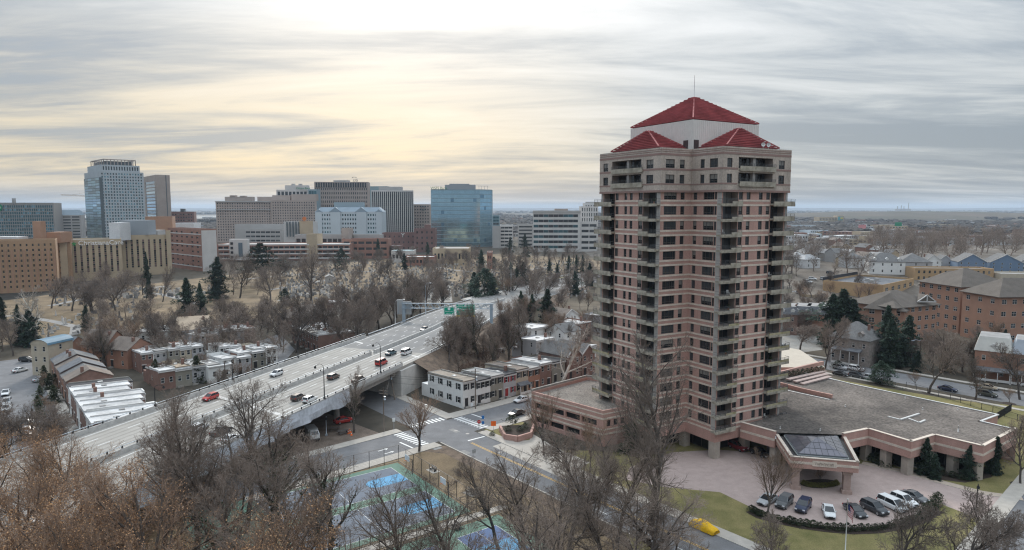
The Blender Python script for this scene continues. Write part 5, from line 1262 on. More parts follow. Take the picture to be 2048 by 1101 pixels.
GL['plum'] = mat('plum_spandrel', (0.16, 0.10, 0.095), 0.5)
q, zh, b = hosp(140, 243, 472, 480, R(31), 26, 'cream hospital wing with dark vertical window strips and a lettered sign', CREAM, strips(8, 13), style='p', glass=('plum', 'dark'), gw=(1, 1))
o, u, L_ = edge(q, 0); n = Vector((u.y, -u.x)); p = o + u * (L_ * 0.06) + n * 0.12
lettering('ChristianaCare', 4.5, mat('sign_white', (0.9, 0.9, 0.88), 0.6), b, (p.x + u.x * 3 - b.location.x, p.y + u.y * 3 - b.location.y, zh - 4.0 - b.location.z), math.atan2(u.y, u.x), 0.3)
k = MB()
for j in range(5):
    a = j * 1.2566 + 1.57; k.face([(0, 0, 0), (0.75 * math.cos(a - 0.5), 0, 0.75 * math.sin(a - 0.5)), (1.75 * math.cos(a), 0, 1.75 * math.sin(a)), (0.75 * math.cos(a + 0.5), 0, 0.75 * math.sin(a + 0.5))])
so_ = k.build('sign_star', mat('sign_green_bright', (0.03, 0.38, 0.12), 0.6), b); so_.location = (p.x + u.x * 0.6 - b.location.x, p.y + u.y * 0.6 - b.location.y, zh - 3.0 - b.location.z); so_.rotation_euler = (0, 0, math.atan2(u.y, u.x))
addbox(b, 'roof_plant', 214, 236, 500, 446, 482, 14, FLATW); addbox(b, 'roof_plant', 236, 292, 520, 441, 470, 12, mat('plant_screen', (0.30, 0.33, 0.36), 0.7))
q, zh, b = hosp(243, 340, 512, 471, R(31), 26, 'cream hospital wing with dark vertical window strips next to the red brick block', CREAM, strips(8, 13), style='p', glass=('plum', 'dark'), gw=(1, 1))
o, u, L_ = edge(q, 0); n = Vector((u.y, -u.x))
for f in (0.03, 0.97):
    p = o + u * (L_ * f) + n * 1.0; k = MB(); k.box((p.x, p.y, 0), (3.0, 2.5, zh + 3), math.atan2(u.y, u.x)); k.build('cream_shaft', CREAM, b, off=b.location)
addbox(b, 'roof_plant', 254, 312, 535, 461, 474, 12, GREYS)
q = face_rect(292, 346, 585, R(20), 22); z1 = zpx(q, 434); block('hospital_wing', 'windowless orange brick hospital penthouse rising behind the cream wings', 'hospital', q, BZ, z1, OBRK, FLATR, {}, group='hospital complex')
q = corner_rect(334, 402, 434, 548, R(48), 25); z1 = height_at(q[0], 459); D0 = (Vector(q[3]) - Vector(q[0])).length; W0 = (Vector(q[1]) - Vector(q[0])).length
b = block('hospital_wing', 'red brick hospital block with white floor bands and a pale end wall', 'hospital', q, BZ, z1, RBRK, FLATR, {3: grid(D0, 0, z1, 6, 8, 0.38, 0.36, 6, 1.5, 2, 1, 0.3, skip=lambda i, j: i == 3 and j % 2) + [(1.5, 5.4, 4, z1 - 3, 0.4)], 0: grid(W0, 0, z1, 2, 7, 0.4, 0.3, 1, 1, 4, 2, 0.3)}, style='p', glass=('dark', 'mid'), gw=(3, 1), group='hospital complex')
o, u, L_ = edge(q, 3)
for j in range(4):
    k = MB(); k.box((L_ / 2, -0.1, 0), (L_, 0.3, 0.8)); ob('floor_band', k.mesh('floor_band', [WHT]), b, (o.x - b.location.x, o.y - b.location.y, 3 + j * (z1 - 4) / 3.4 - b.location.z), math.atan2(u.y, u.x))
o, u, L_ = edge(q, 0); k = MB(); k.box((L_ / 2, -0.15, 0), (L_ - 1, 0.3, z1 - 1)); ob('pale_end_panel', k.mesh('pale_end_panel', [WHT]), b, (o.x - b.location.x, o.y - b.location.y, -b.location.z), math.atan2(u.y, u.x))
q = face_rect(345, 388, 640, R(10), 25); z1 = zpx(q, 447); block('hospital_wing', 'low white hospital annex with a plain wall', 'hospital', q, BZ, z1, FLATW, FLATW, {}, group='hospital complex')
# long pinkish landmark block
def longb(px0, px1, y, py, nc, nr, label, yw, m=PINKS, wf=0.42, hf=0.5, d=40, **kw):
    q = face_rect(px0, px1, y, yw, d, 45); z1 = height_at(q[0], py); L_ = (Vector(q[1]) - Vector(q[0])).length
    kw.setdefault('style', 'p'); kw.setdefault('glass', ('dark', 'mid'))
    return q, z1, block('office_building', label, 'building', q, BZ, z1, m, FLATR, {0: grid(L_, 0, z1, nc, nr, wf, hf, 1, 1, 2, 1.5, 0.5)}, **kw)
q, z1, b = longb(432, 543, 1010, 403, 22, 15, 'long pinkish stone office block with rows of small windows', R(14))
for z, hh_ in ((z1 - 1.4, 1.6), (z1 - 13, 1.2)):
    o, u, L_ = edge(q, 0); k = MB(); k.box((L_ / 2, -0.5, 0), (L_ + 1, 1.4, hh_)); ob('cornice', k.mesh('cornice', [GREYS]), b, (o.x - b.location.x, o.y - b.location.y, z - b.location.z), math.atan2(u.y, u.x))
for a0, a1, t0, t1 in ((450, 505, 394, 404), (460, 470, 391, 395), (480, 490, 392, 395)): addbox(b, 'roof_plant', a0, a1, 1030, t0, t1, 10, TANC)
q, z1, b = longb(543, 632, 1025, 401, 18, 15, 'pinkish stone office block with setbacks next to the long block', R(14))
for a0, a1, t0, t1 in ((545, 580, 391, 404), (583, 632, 389, 402), (515, 545, 394, 404)): addbox(b, 'setback', a0, a1, 1045, t0, t1, 14, PINKS)
q = face_rect(553, 616, 1120, R(8), 30, 70); z1 = zpx(q, 380); b = block('office_building', 'pale bank tower top with dark glazing and a green lettered sign', 'building', q, BZ, z1, WHT, FLATR, {0: grid((Vector(q[1]) - Vector(q[0])).length, z1 - 16, z1, 8, 1, 0.7, 0.7, 1, 1, 2, 1, 0.5)}, glass=('dark',), style='p')
pb = addbox(b, 'penthouse', 571, 615, 1125, 371, 382, 14, WHT); o = Vector(q[0]); lettering('Citizens Bank', 4.2, GREENS, b, (x_at(592, 1123, 80) - b.location.x, 1123.5 - b.location.y, height_at((0, 1123), 378.5) - b.location.z), R(0), 0.2)
for a0, a1 in ((584, 590), (598, 604)): addbox(b, 'roof_plant', a0, a1, 1128, 368, 372, 5, GREYS)
q = face_rect(617, 634, 1110, 0, 20, 70); z1 = zpx(q, 379); block('office_building', 'small teal glass block top beside the bank tower', 'building', q, BZ, z1, CURT, FLATR, {0: grid((Vector(q[1]) - Vector(q[0])).length, 20, z1, 3, 4, 0.9, 0.8)}, glass=('dteal',), style='p')
# curved-top brown block with rooftop letters
q, z1, b = longb(630, 737, 1150, 364, 28, 13, 'tan office block with tall top windows and rooftop letters', R(6), TANC, 0.45, 0.55, 35)
o, u, L_ = edge(q, 0)
for j in range(22):
    k = MB(); p = o + u * (2 + (L_ - 4) * j / 21); k.box((p.x - u.y * -0.3, p.y - 0.5, z1 - 9.5), (1.0, 1.2, 8.5), 0); k.build('crown_fin', TANC, b, off=b.location)
k = MB(); k.box((L_ / 2, 0.2, 0), (L_ - 5, 0.6, 8)); ob('crown_glazing', k.mesh('crown_glazing', [GL['dark']]), b, (o.x - b.location.x, o.y - 0.55 - b.location.y, z1 - 9.4 - b.location.z), math.atan2(u.y, u.x))
addbox(b, 'roof_plant', 668, 698, 1160, 361, 366, 12, GREYS)
zz = height_at((0, 1152), 363.5); p = x_at(706, 1152, 90); sgn = thing('rooftop_sign', 'dark rooftop letters with an arc on top of the tan block', 'sign', (p, 1152, zz))
lettering('citi', 7.0, DKFR, sgn, (0, 0, 0), 0, 0.4); k = MB(); k.tube([(2.4 + 4.2 * math.cos(a * math.pi / 10), 0, 4.8 + 2.6 * math.sin(a * math.pi / 10)) for a in range(1, 10)], 0.45, 5); k.build('arc', DKFR, sgn)
q = face_rect(733, 775, 1230, 0, 30, 80); z1 = zpx(q, 373); block('office_building', 'plain teal grey slab between the tan block and the striped tower', 'building', q, BZ, z1, mat('teal_panel', (0.22, 0.31, 0.34), 0.6), FLATR, {}, parapet=0)
# striped tower
q = face_rect(743, 827, 950, R(8), 40, 60); z1 = height_at(q[0], 381); W0 = (Vector(q[1]) - Vector(q[0])).length
b = block('office_tower', 'dark glass tower with white vertical stripes', 'building', q, BZ, z1, mat('black_spandrel', (0.035, 0.04, 0.045), 0.4), FLATR, {}, parapet=0.6)
o, u, L_ = edge(q, 0); k = MB(); k.box((0, 0, 0), (0.95, 0.9, z1 - 4)); fin = k.mesh('white_fin', [WHT])
for j in range(22): p = o + u * (0.6 + (L_ - 1.2) * j / 21) + Vector((u.y, -u.x)) * 0.3; ob('white_fin', fin, b, (p.x - b.location.x, p.y - b.location.y, 4), math.atan2(u.y, u.x))
k = MB(); k.box((L_ / 2, -0.4, 0), (L_, 1.2, 1.8)); ob('roof_band', k.mesh('roof_band', [WHT]), b, (o.x - b.location.x, o.y - b.location.y, z1 - 1.8 - b.location.z), math.atan2(u.y, u.x))
for j in range(26):
    me = win_mesh(L_ - 1.5, (z1 - 6) / 26 - 0.9, 'p', GL['dark'], DKFR); p = o + u * 0.75 + Vector((u.y, -u.x)) * 0.05; ob('window_band', me, b, (p.x - b.location.x, p.y - b.location.y, 3 + (z1 - 6) / 26 * j), math.atan2(u.y, u.x))
addbox(b, 'roof_plant', 758, 803, 975, 374, 383, 14, GREYS)
# blue-white gabled block
q, z1, b = longb(630, 766, 860, 424, 26, 8, 'pale blue white block with gabled slate roof edge', R(3), BLUEW, 0.55, 0.45, 30, parapet=0, glass=('dteal', 'dark'))
o, u, L_ = edge(q, 0); iq = inset(q, 6); zt = height_at(q[0], 415); k = MB()
for j in range(4): k.face([(*q[j], z1 + .003), (*q[(j + 1) % 4], z1 + .003), (*iq[(j + 1) % 4], zt), (*iq[j], zt)])
k.face([(*p, zt) for p in iq]); k.build('slate_roof', SLATE, b, off=b.location)
for f, w in ((0.06, 9), (0.30, 16), (0.68, 16), (0.94, 9)):
    p = o + u * (L_ * f); k = MB(); g = w / 2; zz = z1 + w * 0.36
    A_, B_, C_ = p - u * g + Vector((0, -0.8)), p + u * g + Vector((0, -0.8)), p + Vector((0, -0.8)); k.face([(*A_, z1 - 0.5), (*B_, z1 - 0.5), (*C_, zz)]); D_ = p + Vector((0, 8)); k.face([(*A_, z1 - 0.5), (*C_, zz), (*D_, zz), (A_.x, A_.y + 7, z1)]); k.face([(*B_, z1 - 0.5), (B_.x, B_.y + 7, z1), (*D_, zz), (*C_, zz)]); k.build('gable', SLATE, b, off=b.location)
    k = MB(); k.box((p.x, p.y - 0.5, 0), (w * 0.8, 1.4, z1 - 0.6), 0); k.build('projecting_bay', BLUEW, b, off=b.location)
addbox(b, 'roof_plant', 668, 726, 880, 405, 418, 10, mat('roof_plant_teal', (0.28, 0.34, 0.37), 0.7))
# low commercial pieces in front
def small(px0, px1, y, py, label, m, nc=0, nr=0, yw=0.0, d=20, rm=None, wf=0.6, hf=0.4, **kw):
    q = face_rect(px0, px1, y, yw, d, 20); z1 = height_at(q[0], py); L_ = (Vector(q[1]) - Vector(q[0])).length
    kw.setdefault('style', 'p'); kw.setdefault('glass', ('dark', 'mid'))
    return block('city_building', label, 'building', q, BZ, z1, m, rm or FLATR, {0: grid(L_, 0, z1, nc, nr, wf, hf, 0.8, 0.8, 1, 1, 0.4)} if nc else {}, **kw)
small(470, 572, 815, 449, 'grey concrete block with a blank upper wall beside the parking decks', GREYS, d=20)
small(490, 562, 795, 459, 'open grey parking deck with dark level openings', GREYS, 7, 5, wf=0.9, hf=0.42)
b = small(568, 626, 775, 444, 'white and tan panelled block with a round orange sign', WHT, 0, 0)
for j in range(5): addbox(b, 'vertical_panel', 571 + j * 6, 573.5 + j * 6, 772, 444, 474, 1, DKFR)
addbox(b, 'tan_panel', 597, 624, 772, 442, 468, 1.5, CREAM)
k = MB(); k.tube([(0, 0.2, 0), (0, -0.4, 0)], 2.3, 14); so_ = k.build('round_sign', mat('orange_sign', (0.6, 0.18, 0.05), 0.6), b); so_.location = (x_at(609, 770, 35) - b.location.x, 770 - b.location.y, height_at((0, 770), 438) - b.location.z)
small(590, 760, 720, 470, 'long low pale parking roof level', GREYS, 16, 2, wf=0.8, hf=0.4)
b = small(433, 700, 655, 489, 'long white and red brick parking garage with open decks', RBRK, 24, 3, R(5), 30, rm=mat('garage_top', (0.60, 0.58, 0.55), 0.9, nz=0.1, amt=0.08), wf=0.8, hf=0.45)
for j in range(4): 
    o = None; addbox(b, 'white_deck_band', 433 + 0, 698, 652.6, 489 + j * 9.2, 491.6 + j * 9.2, 0.6, WHT, R(5))
sb = addbox(b, 'stair_tower', 455, 491, 648, 479, 521, 6, WHT); addbox(b, 'stair_glazing', 473, 481, 647.4, 486, 514, 0.4, GL['blue'])
for j in range(4): addbox(b, 'stair_window', 457, 462, 647.4, 485 + j * 9, 490 + j * 9, 0.4, GL['dark'])
small(613, 634, 660, 469, 'small cream stair block on the garage roof', CREAM)
small(683, 698, 700, 457, 'tan brick stair block behind the garage', TANC)
small(684, 776, 690, 478, 'brick and cream parking wing beside the dark brick complex', RBRK, 6, 3, wf=0.8, hf=0.4)
small(812, 860, 1010, 409, 'pale hotel block with small dark windows and a round emblem', PINKS, 9, 12, wf=0.5, hf=0.42, d=30)
k = thing('roof_emblem', 'dark ring emblem near the top of the pale hotel block', 'sign', (x_at(846, 1008.5, 60), 1008.5, height_at((0, 1008.5), 417))); m_ = MB(); m_.tube([(3.2 * math.cos(a * 0.5236), 0, 3.2 * math.sin(a * 0.5236)) for a in range(13)], 0.5, 5); m_.build('ring', DKFR, k)
b = small(764, 832, 800, 466, 'dark brown brick clubhouse with a white letter on its wall', BBRK, 7, 3, wf=0.25, hf=0.3); lettering('Y', 7, WHITEP, b, (x_at(802, 799, 25) - b.location.x, 799 - b.location.y, height_at((0, 799), 475) - b.location.z), 0, 0.2)
b = small(828, 870, 790, 458, 'taller dark brick wing of the clubhouse beside the glass tower', BBRK, 4, 4, wf=0.3, hf=0.4); addbox(b, 'roof_block', 848, 860, 795, 450, 460, 8, BBRK)
# blue glass office tower
q = corner_rect(859, 958, 985, 900, R(6), 50)
c0 = Vector((x_at(958, 900, 50), 900)); e_ = Vector((math.cos(R(52)), math.sin(R(52))))
q = face_rect(862, 960, 890, R(4), 42, 50); o = Vector(q[1]); sx = face_rect(960, 984, o.y, R(48), 30, 50)
poly = [q[0], q[1], sx[1], (sx[1][0], sx[1][1] + 30), (q[0][0], q[0][1] + 48)]
z1 = height_at(q[0], 379); W0 = (Vector(poly[1]) - Vector(poly[0])).length; W1 = (Vector(poly[2]) - Vector(poly[1])).length
b = block('glass_office_tower', 'blue mirrored glass office tower with rooftop letters', 'building', poly, BZ, z1, CURT, FLATR, {0: grid(W0, 0, z1, 15, 14, 0.985, 0.86, 0.3, 0.3, 1, 1, 0.12), 1: grid(W1, 0, z1, 6, 14, 0.98, 0.86, 0.3, 0.3, 1, 1, 0.12)}, glass=('sky', 'blue'), gw=(14, 1), style='p', parapet=0)
addbox(b, 'roof_plant', 890, 950, 900, 370, 381, 20, mat('grey_louvre', (0.27, 0.29, 0.31), 0.7)); addbox(b, 'roof_plant', 899, 938, 903, 368, 372, 16, MATS['grey_louvre'])
k = MB(); zf = z1 + 4.5
for x in (958, 963, 969, 975): 
    p = Vector((x_at(x, 905, 70), 905)); k.bar((p.x, p.y, z1 - 1), (p.x, p.y, zf), 0.4)
k.bar((x_at(956, 905, 70), 905, zf), (x_at(977, 905, 70), 905, zf), 0.4); k.build('roof_rail', GREYS, b, off=b.location)
lettering('WSFS Bank', 4.6, GREENS, b, (x_at(861, 889.3, 70) - b.location.x, 889.3 - b.location.y, z1 - b.location.z + 0.1), R(4), 0.3)
small(985, 999, 960, 431, 'slim grey glass block beside the blue tower', CURT, 2, 9, wf=0.9, hf=0.7, glass=('dteal', 'mid'))
small(1000, 1026, 880, 451, 'white open parking deck behind the cemetery', WHT, 3, 6, wf=0.94, hf=0.45, d=40)
small(985, 1001, 870, 453, 'grey concrete stair block of the white deck', GREYS)
small(1036, 1066, 900, 449, 'grey office with dark window bands near the white office', GREYS, 1, 6, wf=0.95, hf=0.42)
q = face_rect(1066, 1161, 800, R(-2), 40); z1 = zpx(q, 425); L_ = (Vector(q[1]) - Vector(q[0])).length
b = block('office_building', 'wide white banded office block with dark ribbon windows', 'building', q, BZ, z1, WHT, FLATR, {0: grid(L_, 0, z1, 9, 7, 0.97, 0.52, 0.6, 3, 2.5, 1.0, 0.4)}, style='p', glass=('dteal', 'dark'), gw=(1, 2))
addbox(b, 'roof_plant', 1110, 1136, 815, 418, 427, 12, TANC)
o, u, L_ = edge(q, 0); k = MB(); k.box((0, 0, 0), (L_ * 1.0, 0.8, 2.6)); fb = ob('roof_band', k.mesh('roof_band', [GREYS]), b, ((o.x + u.x * L_ / 2) - b.location.x, o.y + u.y * L_ / 2 - 0.2 - b.location.y, z1 - 0.4), math.atan2(u.y, u.x))
small(1161, 1195, 800, 444, 'white deck wing of the banded office', WHT, 2, 5, wf=0.9, hf=0.45); small(1161, 1196, 860, 413, 'upper white office with narrow windows behind the banded office', WHT, 7, 8, wf=0.4, hf=0.7); addbox(small(1168, 1196, 880, 407, 'stepped white office top behind the banded office', WHT, 5, 6, wf=0.4, hf=0.7), 'roof_plant', 1172, 1190, 885, 404, 409, 8, GREYS)
small(865, 938, 620, 497, 'low tan strip shop with a pale flat roof', CREAM, 10, 1, d=26, rm=FLATW, wf=0.5, hf=0.4); small(782, 826, 640, 502, 'low teal roofed shop by the cemetery', WHT, 6, 1, rm=mat('teal_roof', (0.25, 0.42, 0.45), 0.7)); small(808, 868, 600, 514, 'long low brick shed with a pale roof by the cemetery', RBRK, 8, 1, rm=FLATW); small(770, 800, 700, 492, 'small dark brick shop near the clubhouse', BBRK, 4, 2)
small(974, 984, 565, 505, 'small red brick cemetery lodge with a gable', RBRK, 2, 2)
# crane
p = Vector((x_at(182, 1100, 70), 1100, 0)); zc = height_at(p, 394); cr = thing('tower_crane', 'distant tower crane jib reaching out beside the skyscraper', 'crane', p)
k = MB(); k.bar((0, 0, 0), (0, 0, zc + 8), 1.6); k.build('mast', mat('crane_tan', (0.45, 0.33, 0.22), 0.7), cr); k = MB(); xl = x_at(122, 1100, 70) - p.x
for a, bb in (((0, 0, zc), (xl, 0, zc + 2.5)), ((0, 0, zc + 2), (xl, 0, zc + 3.8)), ((0, 0, zc), (20, 0, zc))): k.bar(a, bb, 0.35)
for j in range(24): f = j / 24; k.bar((xl * f, 0, zc + 2.5 * f), (xl * (f + 0.04), 0, zc + 2 + 1.9 * f), 0.25)
k.bar((0, 0, zc + 8), (xl * 0.6, 0, zc + 3.4), 0.2); k.build('jib', MATS['crane_tan'], cr)
# ================================================================ houses
WSID = mat('white_clapboard', (0.72, 0.72, 0.70), 0.8, nz=0.5, amt=0.06); CRSID = mat('cream_stucco', (0.47, 0.41, 0.32), 0.85, nz=0.5, amt=0.1); OLSID = mat('olive_siding', (0.27, 0.255, 0.215), 0.85, nz=0.5, amt=0.1); GRSID = mat('grey_siding', (0.40, 0.40, 0.41), 0.85, nz=0.5, amt=0.08)
BRK1 = mat('house_brick_red', (0.215, 0.13, 0.105), 0.9, nz=0.5, amt=0.18, nz2=6, amt2=0.12); BRK2 = mat('house_brick_orange', (0.33, 0.18, 0.125), 0.9, nz=0.3, amt=0.15, nz2=6, amt2=0.1); BRK3 = mat('house_brick_tan', (0.44, 0.295, 0.165), 0.9, nz=0.2, amt=0.1, nz2=5, amt2=0.08); BLSID = mat('blue_clapboard', (0.15, 0.215, 0.31), 0.8, nz=0.4, amt=0.08)
STONEG = mat('grey_fieldstone', (0.27, 0.235, 0.21), 0.9, nz=1.2, amt=0.3)
RSHG = mat('roof_shingle_grey', (0.17, 0.165, 0.16), 0.9, nz=0.5, amt=0.2, nz2=4, amt2=0.15); RSHB = mat('roof_shingle_brown', (0.20, 0.165, 0.14), 0.9, nz=0.4, amt=0.2, nz2=4, amt2=0.15); RBLK = mat('roof_black', (0.045, 0.045, 0.05), 0.85, nz=0.6, amt=0.2); RWHT = mat('roof_white_coat', (0.46, 0.46, 0.46), 0.7, nz=0.35, amt=0.28, nz2=1.5, amt2=0.12, rnd=0.18); RGRY = mat('roof_grey_felt', (0.30, 0.29, 0.28), 0.9, nz=0.4, amt=0.22); RSLT = mat('roof_slate', (0.145, 0.15, 0.16), 0.85, nz=0.8, amt=0.25); RAPT = mat('roof_shingle_taupe', (0.135, 0.115, 0.098), 0.9, nz=0.3, amt=0.15, nz2=4, amt2=0.15); RTAN = mat('roof_tan', (0.36, 0.285, 0.21), 0.9, nz=0.3, amt=0.15); RBLU = mat('roof_blue_metal', (0.10, 0.19, 0.26), 0.5, nz=0.5, amt=0.1)
FRW = mat('white_window_frame', (0.62, 0.62, 0.60), 0.6); BLKD = mat('black_door', (0.03, 0.028, 0.03), 0.5); REDD = mat('red_door', (0.30, 0.03, 0.03), 0.5); SHUTK = mat('black_shutter', (0.025, 0.027, 0.03), 0.6); SHUTR = mat('red_shutter', (0.30, 0.03, 0.035), 0.6); CHIM = mat('chimney_brick', (0.21, 0.125, 0.10), 0.9, nz=1.5, amt=0.2); TRIMW = mat('white_trim', (0.60, 0.59, 0.57), 0.7)
A1 = math.atan2(D1.y, D1.x); A2 = math.atan2(D2.y, D2.x)
_bx = {}
def bxm(name, size, m):
    k = (name, tuple(round(s, 2) for s in size), m.name)
    if k not in _bx: q = MB(); q.box((0, 0, 0), size); _bx[k] = q.mesh(name, [m])
    return _bx[k]
def house(p, rz, w, d, h, wm, rm, label, cat='house', group=None, roof='shed', nw=2, st=2, side=0, shut=None, door=None, chim=0, rise=2.5, over=0.3, fr=None, zb=0.0, sides=(1, 3), ws='sash', wsz=(0.95, 1.55), porch=None, dorm=0, name='house'):
    """front edge from p along rz; local x across the front, y to the back"""
    t = thing(name, label, cat, p, rz, group); fr = fr or FRW; poly = [(0, 0), (w, 0), (w, d), (0, d)]; wl = MB(); sh = h / st
    for i in range(4):
        o, u, L_ = edge(poly, i); n = nw if i == 0 else (side if i in sides else 0); ops = []
        for s in range(st):
            for k in range(n):
                c = L_ * (k + 0.5) / n; z = s * sh + sh * 0.36
                if i == 0 and s == 0 and door is not None and k == (door if door >= 0 else n + door): continue
                ops.append((c - wsz[0] / 2, c + wsz[0] / 2, z, min(z + wsz[1], (s + 1) * sh - 0.25), 0.12))
        facade(wl, o, u, 0, h, L_, ops)
        for q in ops:
            g = rng.choices(['dark', 'mid', 'blind'], [5, 3, 2])[0]
            put_window(t, (0, 0, 0), o, u, q[0], q[2], q[1] - q[0], q[3] - q[2], 0.12, ws, GL[g], fr)
            if shut and i in (0, 3):
                for sx in (q[0] - 0.24, q[1] + 0.24):
                    pp = o + u * sx + Vector((u.y, -u.x)) * 0.04; ob('shutter', bxm('shutter', (0.42, 0.06, q[3] - q[2]), shut), t, (pp.x, pp.y, q[2]), math.atan2(u.y, u.x))
        if i == 0 and door is not None:
            c = L_ * ((door if door >= 0 else n + door) + 0.5) / n; ob('door', bxm('door', (1.0, 0.08, 2.15), REDD if shut is SHUTR else BLKD), t, (c, -0.04, 0.45)); ob('stoop', bxm('stoop', (1.5, 1.1, 0.45), CONCD), t, (c, -0.56, 0)); ob('door_surround', bxm('door_surround', (1.35, 0.12, 0.2), TRIMW), t, (c, -0.06, 2.6))
    rf = MB(); e = over
    if roof == 'flat':
        q = inset(poly, 0.3)
        for k in range(4):
            wl.face([(*poly[k], h), (*poly[(k + 1) % 4], h), (*q[(k + 1) % 4], h), (*q[k], h)]); wl.face([(*q[k], h), (*q[(k + 1) % 4], h), (*q[(k + 1) % 4], h - 0.4), (*q[k], h - 0.4)])
        rf.face([(*k, h - 0.4) for k in q])
    elif roof == 'shed':
        for a, b, c2, d2 in (((-e * .3, -e, h + 0.02), (w + e * .3, -e, h + 0.02), (w + e * .3, d + 0.1, h - rise * .3), (-e * .3, d + 0.1, h - rise * .3)),):
            v = [a, b, c2, d2]; rf.faces([(x, y, z + 0.28) for x, y, z in v] + [(x, y, z + 0.02) for x, y, z in v], [(0, 1, 2, 3), (4, 5, 1, 0), (5, 6, 2, 1), (6, 7, 3, 2), (7, 4, 0, 3), (7, 6, 5, 4)])
    elif roof in ('gx', 'gy'):
        if roof == 'gx':
            A = [(-e, -e, h - .1), (w + e, -e, h - .1), (w + e, d / 2, h + rise), (-e, d / 2, h + rise), (-e, d + e, h - .1), (w + e, d + e, h - .1)]; fs = [(0, 1, 2, 3), (3, 2, 5, 4)]
            wl.face([(0, 0, h), (0, d / 2, h + rise - .15), (0, d, h)][::-1]); wl.face([(w, 0, h), (w, d, h), (w, d / 2, h + rise - .15)])
        else:
            A = [(-e, -e, h - .1), (w / 2, -e, h + rise), (w / 2, d + e, h + rise), (-e, d + e, h - .1), (w + e, -e, h - .1), (w + e, d + e, h - .1)]; fs = [(0, 1, 2, 3), (1, 4, 5, 2)]
            wl.face([(0, 0, h), (w, 0, h), (w / 2, 0, h + rise - .15)]); wl.face([(0, d, h), (w / 2, d, h + rise - .15), (w, d, h)]); bb = MB(); bb.bar((-e, -e - .06, h - .12), (w / 2, -e - .06, h + rise), .12, .4); bb.bar((w / 2, -e - .06, h + rise), (w + e, -e - .06, h - .12), .12, .4); bb.build('bargeboard', TRIMW, t)
        for f in fs:
            v = [Vector(A[k]) for k in f]; rf.face([x + Vector((0, 0, 0.16)) for x in v]); rf.face([x for x in v[::-1]])
            for j in range(4): rf.face([v[j], v[(j + 1) % 4], v[(j + 1) % 4] + Vector((0, 0, 0.16)), v[j] + Vector((0, 0, 0.16))])
    elif roof == 'hip':
        m_ = min(w, d) / 2; r0, r1 = ((m_, d / 2), (w - m_, d / 2)) if w >= d else ((w / 2, m_), (w / 2, d - m_))
        c = [(-e, -e), (w + e, -e), (w + e, d + e), (-e, d + e)]; z = h - .05
        C4 = [(*k, z) for k in c]; P0, P1 = (*r0, h + rise), (*r1, h + rise)
        if w >= d: fs = [[C4[0], C4[1], P1, P0], [C4[1], C4[2], P1], [C4[2], C4[3], P0, P1], [C4[3], C4[0], P0]]
        else: fs = [[C4[0], C4[1], P0], [C4[1], C4[2], P1, P0], [C4[2], C4[3], P1], [C4[3], C4[0], P0, P1]]
        for f in fs: rf.face(f)
        rf.face([(*k, z) for k in c[::-1]])
        for k in range(4): 
            a, b = C4[k], C4[(k + 1) % 4]; rf.bar((a[0], a[1], z - .08), (b[0], b[1], z - .08), .1, .22)
    elif roof == 'mansard':
        ins = 0.9; q = inset(poly, ins); o_ = inset(poly, -0.3); z1 = h + rise
        for k in range(4): rf.face([(*o_[k], h), (*o_[(k + 1) % 4], h), (*q[(k + 1) % 4], z1), (*q[k], z1)])
        rf.face([(*k, h) for k in o_[::-1]]); tp = MB(); tp.face([(*k, z1) for k in q]); tp.build('roof_top', RGRY, t)
    elif roof == 'barrel':
        n = 8; pr = [(w / 2 - (w / 2 + e) * math.cos(k * math.pi / n), h + rise * math.sin(k * math.pi / n)) for k in range(n + 1)]
        for a, b in zip(pr, pr[1:]): rf.face([(a[0], -e, a[1]), (b[0], -e, b[1]), (b[0], d + e, b[1]), (a[0], d + e, a[1])], 0, True)
        wl.face([(k[0], 0.0, k[1] - .1) for k in pr[::-1]][::-1])
    wl.build('wall', wm, t); rfo = rf.build('roof', rm, t)
    if roof == 'shed' and d > 8:
        k = MB()
        for x in (0.12, w - 0.12): k.bar((x, 0.2, h + 0.42), (x, d - 0.1, h + 0.42 - rise * .3), 0.24, 0.3)
        k.build('party_wall', TRIMW if rm in (RWHT, RGRY) else CONCD, rfo)
        ob('roof_hatch', bxm('roof_hatch', (0.9, 1.1, 0.45), RGRY if rm is RWHT else TRIMW), rfo, (w * rng.uniform(.35, .65), d * rng.uniform(.3, .6), h - rise * .12))
        ob('back_lean_to', bxm('back_lean_to', (w * .6, 3.0, 3.4), wm), t, (w * .32, d + 1.5, 0))
    if roof in ('flat', 'shed'): ob('cornice', bxm('cornice', (w + 0.1, 0.3, 0.35), TRIMW), t, (w / 2, -0.16, h - 0.38))
    for k in range(chim if rng.random() < .6 else 0):
        x, y = w * (0.15 + 0.7 * k / max(1, chim - 1) if chim > 1 else 0.85), d * (0.35 + 0.2 * (k % 2)); ob('chimney', bxm('chimney', (0.7, 0.7, 1.9), CHIM), rfo, (x, y, h - 0.4 if roof in ('flat', 'shed') else h + rise * 0.55))
    for k in range(dorm):
        c = w * (k + 0.5) / dorm; dm = MB(); z0 = h + 0.25 if roof == 'mansard' else h + 0.3; yy = 0.1 if roof == 'mansard' else 0.9
        dm.box((c, yy + 0.8, z0), (1.5, 1.6, 1.5)); dm.faces([(c - .95, yy - .15, z0 + 1.5), (c + .95, yy - .15, z0 + 1.5), (c, yy - .15, z0 + 2.2), (c - .95, yy + 2, z0 + 1.5), (c + .95, yy + 2, z0 + 1.5), (c, yy + 2, z0 + 2.2)], [(0, 1, 2), (1, 4, 5, 2), (3, 0, 2, 5)], 0)
        do = dm.build('dormer', wm if roof == 'hip' else TRIMW, t); wd = win_mesh(0.95, 1.15, 'pair', GL['mid'], FRW); wq = ob('window', wd[0], do, (c - 0.475, yy - 0.015, z0 + 0.2)); 
